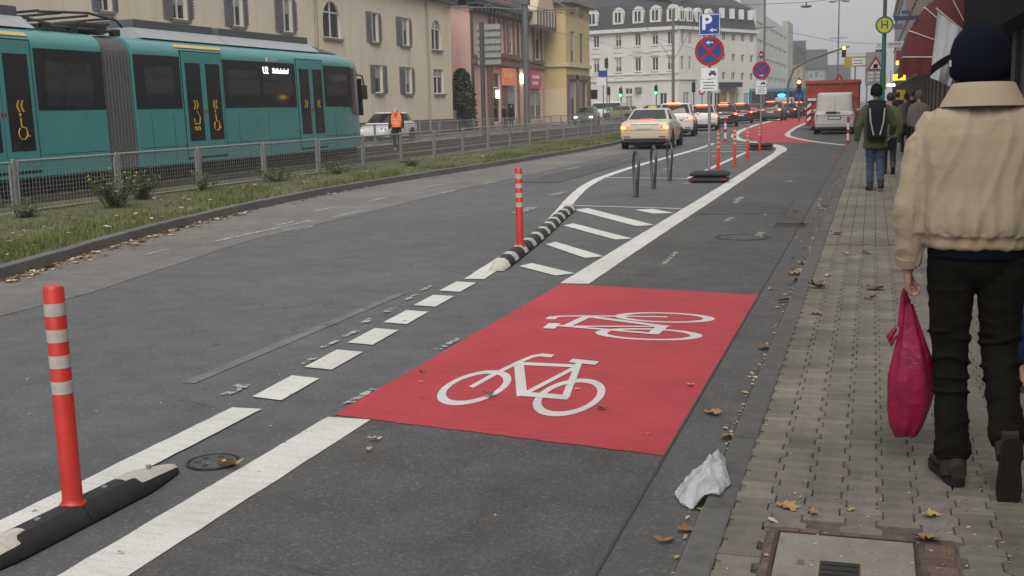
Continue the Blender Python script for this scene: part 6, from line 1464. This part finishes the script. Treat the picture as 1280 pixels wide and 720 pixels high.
# white banner on a slanting pole
fl = thing('white_banner', 'white banner with a black bar hanging from a slanting pole before the red awning', 'banner', (0, 0, 0))
Yb = 26.5; A_, B_, C_, D_ = (atY(x, y, Yb) for x, y in ((1172, 14), (1207, 42), (1188, 108), (1163, 97)))
pole_ = [atY(1170, 12, Yb) + Vector((0, 0, .03)), atY(1225, 56, Yb + .2)]
MB().tube(pole_, .02, 8).build('pole', M_WHITEP, fl)
mb = MB(); n1, n2 = 16, 20; v = []
for j in range(n2 + 1):
    for i in range(n1 + 1):
        s_, q = i / n1, j / n2; p_ = (A_ * (1 - s_) + B_ * s_) * (1 - q) + (D_ * (1 - s_) + C_ * s_) * q
        v.append((p_.x, p_.y + .09 * math.sin(s_ * 7 + q * 2) * (.3 + q) + .03 * math.sin(s_ * 15), p_.z))
mb.add(v, [(j * (n1 + 1) + i, j * (n1 + 1) + i + 1, (j + 1) * (n1 + 1) + i + 1, (j + 1) * (n1 + 1) + i) for j in range(n2) for i in range(n1)])
me = mb.mesh('cloth', mat('banner_white', (.6, .61, .63), .8, var=.06), smooth=60); cl_ = link('cloth', me, fl)
mb = MB(); v = []
for j in range(4):
    for i in range(n1 + 1):
        s_ = i / n1; q = .97 - .5 * s_ - (3 - j) * .05; p_ = (A_ * (1 - s_) + B_ * s_) * (1 - q) + (D_ * (1 - s_) + C_ * s_) * q; v.append((p_.x, p_.y + .09 * math.sin(s_ * 7 + q * 2) * (.3 + q) + .03 * math.sin(s_ * 15) - .012, p_.z))
mb.add(v, [(j * (n1 + 1) + i, j * (n1 + 1) + i + 1, (j + 1) * (n1 + 1) + i + 1, (j + 1) * (n1 + 1) + i) for j in range(3) for i in range(n1)]); mb.build('black_bar', M_SHOPB, cl_, smooth=60)
# bus stop sign with street names
TEALP = mat('pole_teal', (.02, .14, .13), .5, var=.08)
hs = thing('bus_stop_sign', 'round yellow and green H bus stop sign on a teal pole', 'bus stop sign', (.215, 31, .05))
MB().cyl(0, 0, 0, 3.2, .052, n=14).build('pole', TEALP, hs, smooth=40); MB().cyl(0, .02, 3.2, 6.5, .045, n=12).build('upper_pole', mat('brown_pole', (.08, .06, .05), .7), hs, smooth=40)
zc_ = atY(1105, 31.5, 31).z - .05
q = disc(MB(), .215, -.08, -.06, z=zc_).build('sign_disc', mat('stop_yellow', (.5, .47, .05), .45), hs)
disc(MB(), .218, -.088, -.058, z=zc_, r0=.178).build('green_ring', mat('stop_green', (.02, .13, .045), .45), q)
link('letter', text_mesh('H', .27, mat('stop_green_letter', (.03, .12, .04), .5), .002, .004), q, (0, -.083, zc_), (R(90), 0, 0))
ss = thing('street_name_sign', 'dark blue street name plates on the pole right of the H sign', 'street sign', (.215, 31, .05))
a, b_ = atY(1117, 26, 31), atY(1148, 19.5, 31); q = MB().box(a.x - .215, b_.x - .215, -.06, -.045, a.z - .05, b_.z - .05).build('name_plate', mat('street_sign_blue', (.03, .035, .09), .5), ss)
MB().box(a.x - .215 + .05, b_.x - .215 - .07, -.064, -.06, a.z, b_.z - .1).build('lettering', M_SIGNW, q)
a, b_ = atY(1127, 17.5, 31), atY(1137, 13, 31); MB().box(a.x - .215, b_.x - .215, -.06, -.045, a.z - .05, b_.z - .05).build('number_plate', M_BLUE, ss)
a, b_ = atY(1117, 37, 31), atY(1129, 30, 31); MB().box(a.x - .215, b_.x - .215, -.05, -.035, a.z - .05, b_.z - .05).build('name_plate', mat('street_sign_grey_blue', (.12, .13, .2), .5), ss)
# sign panels hung on the right-hand facades
def rsign(name, label, pa, pb, Y, m, cat='sign', d=.12, lines=None, lm=M_DGREY):
    a, b_ = atY(*pa, Y), atY(*pb, Y); t = thing(name, label, cat, ((a.x + b_.x) / 2, Y, (a.z + b_.z) / 2)); w, h = abs(b_.x - a.x) / 2, abs(b_.z - a.z) / 2
    MB().box(-w, w, -d / 2, d / 2, -h, h).build('panel', m, t, bevel=min(.02, h * .2))
    MB().box(w - .02, max(w + .05, RX - (a.x + b_.x) / 2 + .1) if (a.x + b_.x) / 2 < RX and (a.x + b_.x) / 2 > .3 else w, -.02, .02, -.02, .02).build('bracket', M_DGREY, t)
    for k, (u0, u1, z) in enumerate(lines or []): MB().box(-w + 2 * w * u0, -w + 2 * w * u1, -d / 2 - .008, -d / 2, -h + 2 * h * (z - .06), -h + 2 * h * (z + .06)).build('lettering', lm, t)
    return t
YLIT = mat('yellow_lit_sign', (.8, .6, .03), .5, em=(1, .66, .02), es=.9)
rsign('lit_sign', 'bright yellow lit shop sign below the awning on the right pavement', (1116, 100.5), (1132, 92.5), 60, YLIT, lines=[(.15, .85, .5)], lm=mat('dark_yellow_letter', (.35, .2, .01), .6))
rsign('lit_sign', 'small orange lit sign above the yellow lit sign', (1120, 81), (1126, 76), 62, mat('orange_lamp', (.8, .4, .03), .5, em=(1, .5, .03), es=2.))
rsign('shop_sign', 'white long shop sign beside the teal pole', (1109, 60), (1131, 51.5), 70, M_SIGNW, lines=[(.1, .8, .6)])
rsign('shop_sign', 'small white sign left of the teal pole', (1095, 60), (1103, 52.5), 74, M_SIGNW, lines=[(.3, .7, .5)])
rsign('shop_sign', 'mauve shop sign behind the teal pole', (1094, 69), (1104, 61.5), 76, mat('mauve_sign', (.2, .06, .13), .6))
rsign('shop_sign', 'red vertical shop sign behind the awning edge', (1120, 78), (1128, 63), 66, mat('red_shop_sign', (.35, .03, .04), .6))
pb_ = thing('parcel_column', 'yellow postal column on the pavement under the yellow lit sign', 'parcel column', (atY(1126, 118, 58).x, 58, .07))
MB().box(-.2, .2, -.2, .2, 0, 1.95).build('body', mat('postal_yellow', (.6, .42, .02), .5), pb_, bevel=.03); MB().box(-.14, .14, -.215, -.2, 1.1, 1.5).build('screen', M_BPLAST, pb_); MB().box(-.14, .14, -.212, -.2, .5, 1.0).build('flap', M_DGREY, pb_)
WLIT = mat('white_tube_light', (.9, .9, .9), .5, em=(1, .98, .95), es=4.)
for px, w_ in ((1101, .5), (1113, .7)): 
    a = atY(px, 106.5, 100); t = thing('tube_light', 'bright white shop light %s the teal pole' % ('left of' if px < 1105 else 'right of'), 'light', (a.x, 100, a.z)); MB().box(-w_ / 2, w_ / 2, -.1, .1, -.09, .09).build('tube', WLIT, t, bevel=.05); MB().box(-.02, .02, -.02, .02, .09, 1.2).build('hanger', M_DGREY, t)
yf = thing('yellow_pennant', 'yellow pennant hanging by the teal pole', 'pennant', (atY(1105, 100, 40).x, 40, 0)); a = atY(1105, 112, 40); MB().loft([[(-.1, 0, a.z), (.1, .03, a.z), (.1, .05, a.z), (-.1, .02, a.z)], [(-.09, 0, a.z + .55), (.07, .03, a.z + .55), (.07, .05, a.z + .55), (-.09, .02, a.z + .55)]]).build('cloth', M_YEL, yf); MB().cyl(-.11, .02, 0, a.z + .6, .015, n=8).build('pole', M_DGREY, yf)

# ================================================================== MASTS, LAMPS, TRAFFIC LIGHTS
def mast(name, label, x, y, h, r0, r1, cat='mast', m=M_POLE, n=10):
    t = thing(name, label, cat, (x, y, 0)); MB().cyl(0, 0, 0, h, r0, r1, n=n).build('pole', m, t, smooth=40); MB().cyl(0, 0, 0, .12, r0 * 1.7, n=n).build('base', m, t); return t
q = atX(658, 100, -19.9); cm = mast('catenary_mast', 'thick grey tram catenary mast in front of the pink house', q.x, q.y, 10.5, .20, .17)
MB().tube([(0, 0, 7.3), (-2.0, -.4, 7.5), (-4.6, -.8, 7.6)], .04, 6).tube([(0, 0, 8.8), (-2.4, -.4, 7.55)], .03, 6).build('bracket_arm', M_POLE, cm)
MB().tube([(0, 0, 7.2), (3.4, 0, 7.25)], .04, 6).tube([(0, 0, 8.8), (2.6, 0, 7.3)], .035, 6).box(3.1, 3.3, -.1, .1, 6.9, 7.3).build('bracket_arm', M_POLE, cm)
MB().box(-.25, .25, -.25, .25, 7.6, 8.1).build('clamp', M_POLE, cm)
q = atY(841.5, 100, 118.); c2 = mast('catenary_mast', 'slim grey catenary mast in front of the white corner building', q.x, q.y, atY(841.5, 12, 118).z, .17, .12)
MB().tube([(0, 0, 5.8), (1.6, 0, 8.6), (2.4, 0, 9.4)], .03, 6).tube([(0, 0, 5.8), (-1.8, 0, 8.2), (-3.2, 0, 9.8)], .03, 6).tube([(-.1, 0, 6.9), (-4, -3, 6.4)], .03, 6).build('bracket_arm', M_POLE, c2)
q = atY(955, 100, 105.); c3 = mast('catenary_mast', 'tall dark mast behind the far no-stopping sign', q.x, q.y, 11.5, .1, .08); MB().tube([(-.9, 0, atY(955, 35, 105).z), (.9, 0, atY(955, 34, 105).z)], .06, 6).build('crossbar', M_POLE, c3)
q = MB()
t = c3; zz_ = atY(949, 68, 104).z; dd = disc(MB(), .34, -.12, -.10, z=zz_ - 0, x=0).build('no_entry_sign', M_SRED, t, (-.35, 0, 0), (0, 0, R(62))); MB().box(-.25, .25, -.13, -.12, zz_ - .06, zz_ + .06).build('white_bar', M_SIGNW, dd)
q = atY(1047, 100, 140.); lm_ = mast('lamp_mast', 'tall slender street lamp mast with twin heads above the red skip', q.x, q.y, atY(1047, 1, 140).z, .11, .07, 'street lamp')
zt_ = atY(1047, 1, 140).z; MB().tube([(-.9, 0, zt_), (.9, 0, zt_ + .02)], .06, 6).build('head_arm', M_POLE, lm_)
for s_ in (-1, 1): MB().ell((s_ * .75, 0, zt_ - .08), (.45, .18, .1), 12, 6).build('lamp_head', M_POLE, lm_, smooth=60)
zz_ = atY(1047, 47.5, 140).z; MB().tube([(-.95, 0, zz_), (.95, 0, zz_)], .05, 6).build('crossbar', M_POLE, lm_)
hl = atY(1008, 8, 60); sl__ = thing('hanging_lamp', 'street lamp hanging from a wire in the grey sky', 'street lamp', (hl.x, 60, hl.z)); MB().ell((0, 0, 0), (.28, .14, .07), 12, 8).build('lamp_head', M_POLE, sl__, smooth=60); MB().box(-.03, .03, -.03, .03, .05, .22).build('hanger', M_POLE, sl__)
def wire(name, label, pts, r_=.012):
    o = MB().tube(pts, r_, 5).build(name, M_DGREY); setp(o, label, 'wire')
wire('suspension_wire', 'wire crossing the sky that carries the hanging lamp', [(hl.x - 16, 60, hl.z + .3), (hl.x - 6, 60, hl.z + .2), (hl.x, 60, hl.z + .2), (hl.x + 6, 60, hl.z + .6), (RX, 60, hl.z + 1.0)])
for x_, lb in ((-17.3, 'contact wire above the near tram track'), (-23.9, 'wire past the catenary bracket in front of the houses')):
    wire('contact_wire', lb, [(x_, -10, 6.0 if x_ > -20 else 7.3), (x_, 65, 6.9 if x_ > -20 else 7.5), (x_ + .6, 140, 6.9)], .014)
for i, (a, b_) in enumerate((((985, 40, 130), (1110, 56, 130)), ((985, 58, 135), (1110, 68, 135)))):
    wire('span_wire', 'thin %s span wire low in the far sky' % ('upper', 'lower')[i], [tuple(atY(*a)), tuple((atY(*a) + atY(*b_)) / 2 - Vector((0, 0, .35))), tuple(atY(*b_))], .02)
# rear of a direction sign with slats
q = atX(604, 120, -20.9); sg = thing('direction_sign', 'back of a grey direction sign of stacked panels beside the catenary mast', 'direction sign', (q.x, q.y, 0)); zt_ = atX(604, 28, -20.9).z
for xx in (0, ): MB().cyl(0, 0, 0, zt_, .13, n=10).build('post', M_DGREY, sg)
z_hi, z_lo = atX(604, 30, -20.9).z, atX(604, 82, -20.9).z; hh = (z_hi - z_lo) / 6
a, b_ = atY(596, 50, q.y), atY(625, 50, q.y)
for k in range(6): MB().box(a.x - q.x, b_.x - q.x, -.02 + .1, .02 + .1, z_lo + k * hh + .05, z_lo + (k + 1) * hh - .04).build('panel', M_BACK, sg); MB().box(a.x - q.x, b_.x - q.x, .0 + .02, .078, z_lo + k * hh - .02, z_lo + k * hh + .03).build('rail', M_DGREY, sg)
# traffic lights
LR = mat('signal_red', (.8, .03, .02), .4, em=(1, .08, .04), es=14.); LO = mat('signal_orange', (.8, .2, .02), .4, em=(1, .28, .04), es=10.); LG = mat('signal_green', (.02, .6, .3), .4, em=(.05, 1, .55), es=5.)
def tlight(label, px, py, Y, lit, size=1., polez=0., arm=None, rz=0):
    a = atY(px, py, Y); t = thing('traffic_light', label, 'traffic light', (a.x, Y, 0), rz); z = a.z
    k0 = {'r': 2, 'o': 2, 'g': 0, None: 1}[lit]; zb = z - k0 * .3 * size - .16 * size
    MB().box(-.17 * size, .17 * size, -.12, .12, zb, zb + .93 * size).build('housing', M_BPLAST, t, bevel=.03)
    for k in range(3):
        m_ = {('r', 2): LR, ('o', 2): LO, ('g', 0): LG}.get((lit, k), M_DARK)
        MB().ell((0, -.12, zb + .16 * size + k * .3 * size), (.125 * size, .06, .125 * size), 14, 8).build('lens', m_, t, smooth=60)
    if arm: MB().tube([tuple(atY(*p_, Y) - Vector((a.x, Y, 0)) + Vector((0, .2, 0))) for p_ in arm], [.11] * (len(arm) - 1) + [.06], 8).build('arm', M_POLE, t)
    else: MB().cyl(0, .18, 0, zb + 1.1 * size, .06, n=10).build('pole', M_POLE, t)
    return t
tlight('overhead traffic light glowing orange-red on a long curved arm', 1055, 60, 112, 'o', 1.1, arm=[(984, 150), (985, 105), (992, 86), (1010, 75), (1035, 66), (1062, 58)])
tlight('traffic light glowing red left of the red skip', 999, 102.5, 92, 'r', 1.)
tlight('green traffic light left of the ivory taxi roof', 776, 119, 122, 'g', 1.)
tlight('green traffic light right of the ivory taxi roof in front of the white building', 820, 116, 124, 'g', 1.)
tlight('unlit traffic light high on a bent pole beside the yellow house', 758, 79, 124, None, 1.1)
tlight('unlit traffic light low beside the yellow house', 761, 114, 120, None, .9)
tlight('unlit twin traffic light in front of the white corner building', 867, 109, 112, None, 1.)
# small blue and white signs near the yellow house
q = atY(754, 110, 118); t = mast('sign_post', 'sign post with blue and white plates by the yellow house', q.x, q.y, atY(754, 88, 118).z, .06, .05, 'sign post')
for (pa, pb, m_) in (((748, 96), (759, 88), M_BLUE), ((746, 107), (758, 97), M_SIGNW), ((738, 124), (747, 112), M_SHOPB)):
    a, b_ = atY(*pa, 118), atY(*pb, 118); MB().box(a.x - q.x, b_.x - q.x, -.1, -.06, a.z, b_.z).build('plate', m_, t)
q = atY(877.5, 115, 125); t = mast('sign_post', 'small distant no-entry sign between the mobile sign and the white building', q.x, q.y, atY(877, 110, 125).z, .05, .05, 'sign post'); dd = disc(MB(), .32, -.1, -.07, z=atY(877, 115, 125).z).build('sign_disc', M_SRED, t); MB().box(-.2, .2, -.12, -.1, atY(877, 115, 125).z - .06, atY(877, 115, 125).z + .06).build('white_bar', M_SIGNW, dd)
# yellow direction board and the large grey site board
a, b_ = atY(1055.5, 84, 124), atY(1083, 70, 124); t = thing('direction_board', 'yellow direction board above the street right of the lamp mast', 'direction sign', ((a.x + b_.x) / 2, 124, 0)); w_ = (b_.x - a.x) / 2
MB().box(-w_, w_, -.06, 0, a.z, b_.z).build('board', mat('board_yellow', (.42, .28, .05), .6), t); MB().box(-w_ * .3, w_ * .9, -.08, -.06, a.z + .15, a.z + .85).build('white_field', M_SIGNW, t)
for z_ in (.3, .6): MB().box(-w_ * .2, w_ * .7, -.09, -.08, a.z + z_, a.z + z_ + .07).build('lettering', M_DGREY, t)
MB().box(-.07, .07, 0.01, .12, 0, b_.z).build('post', M_POLE, t)
a, b_ = atY(1081, 107, 72), atY(1108, 64.5, 72); t = thing('site_board', 'tall grey traffic diversion board with a red warning triangle', 'sign board', ((a.x + b_.x) / 2, 72, 0)); w_ = (b_.x - a.x) / 2
MB().box(-w_, w_, -.05, .0, a.z, b_.z).build('board', mat('board_grey', (.34, .35, .36), .6), t)
mb = MB(); tr_ = [(0, b_.z - .22), (.5, b_.z - 1.05), (-.5, b_.z - 1.05)]; mb.prism(tr_, -.07, -.05, lambda p, q_, h: (p + .0, h, q_)); q = mb.build('warning_triangle', M_SRED, t); mb = MB(); mb.prism([(0, b_.z - .42), (.33, b_.z - .97), (-.33, b_.z - .97)], -.08, -.07, lambda p, q_, h: (p, h, q_)); mb.build('triangle_field', M_SIGNW, q)
MB().box(-.12, .12, -.09, -.08, b_.z - .93, b_.z - .7).build('pictogram', M_SHOPB, q)
for z_ in (.25, .45, .65): MB().box(-w_ * .7, -.1, -.06, -.05, a.z + z_, a.z + z_ + .12).build('white_field', M_SIGNW, t); MB().box(.05, w_ * .5, -.06, -.05, a.z + z_, a.z + z_ + .12).build('white_field', M_SIGNW, t)
for s_ in (-1, 1): MB().box(s_ * w_ * .8 - .04, s_ * w_ * .8 + .04, .005, .08, 0, b_.z).build('post', M_STEEL, t)
# road-works triangle over the skip
a = atY(1046, 95, 68); t = thing('warning_sign', 'small red bordered warning triangle showing above the skip rim', 'traffic sign', (a.x, 72.5, 0)); 
zt_ = atY(1046, 95, 72.5).z; mb = MB()
for k in range(3):
    c0 = [(0, zt_ + .1), (.45, zt_ - .7), (-.45, zt_ - .7)]; p0, p1 = c0[k], c0[(k + 1) % 3]; mb.tube([(p0[0], 0, p0[1]), (p1[0], 0, p1[1])], .05, 6)
mb.build('red_border', M_SRED, t); MB().cyl(0, .05, 0, zt_ - .6, .03, n=8).build('post', M_STEEL, t)
# small lit worker lamps: nothing else stands here

# ================================================================== HAZE
hz_ = MB().box(-950, 950, -230, 1560, -1.1, 46).build('haze', None); setp(hz_, 'thin grey haze filling the street', 'haze', kind='stuff')
hm = bpy.data.materials.new('haze_volume'); hm.use_nodes = True; ht = hm.node_tree; ht.nodes.clear()
ho = ht.nodes.new('ShaderNodeOutputMaterial'); hv = ht.nodes.new('ShaderNodeVolumePrincipled'); hv.inputs['Color'].default_value = (.92, .93, .95, 1); hv.inputs['Density'].default_value = .0011; hv.inputs['Anisotropy'].default_value = .2
ht.links.new(hv.outputs[0], ho.inputs['Volume']); hz_.data.materials.append(hm)
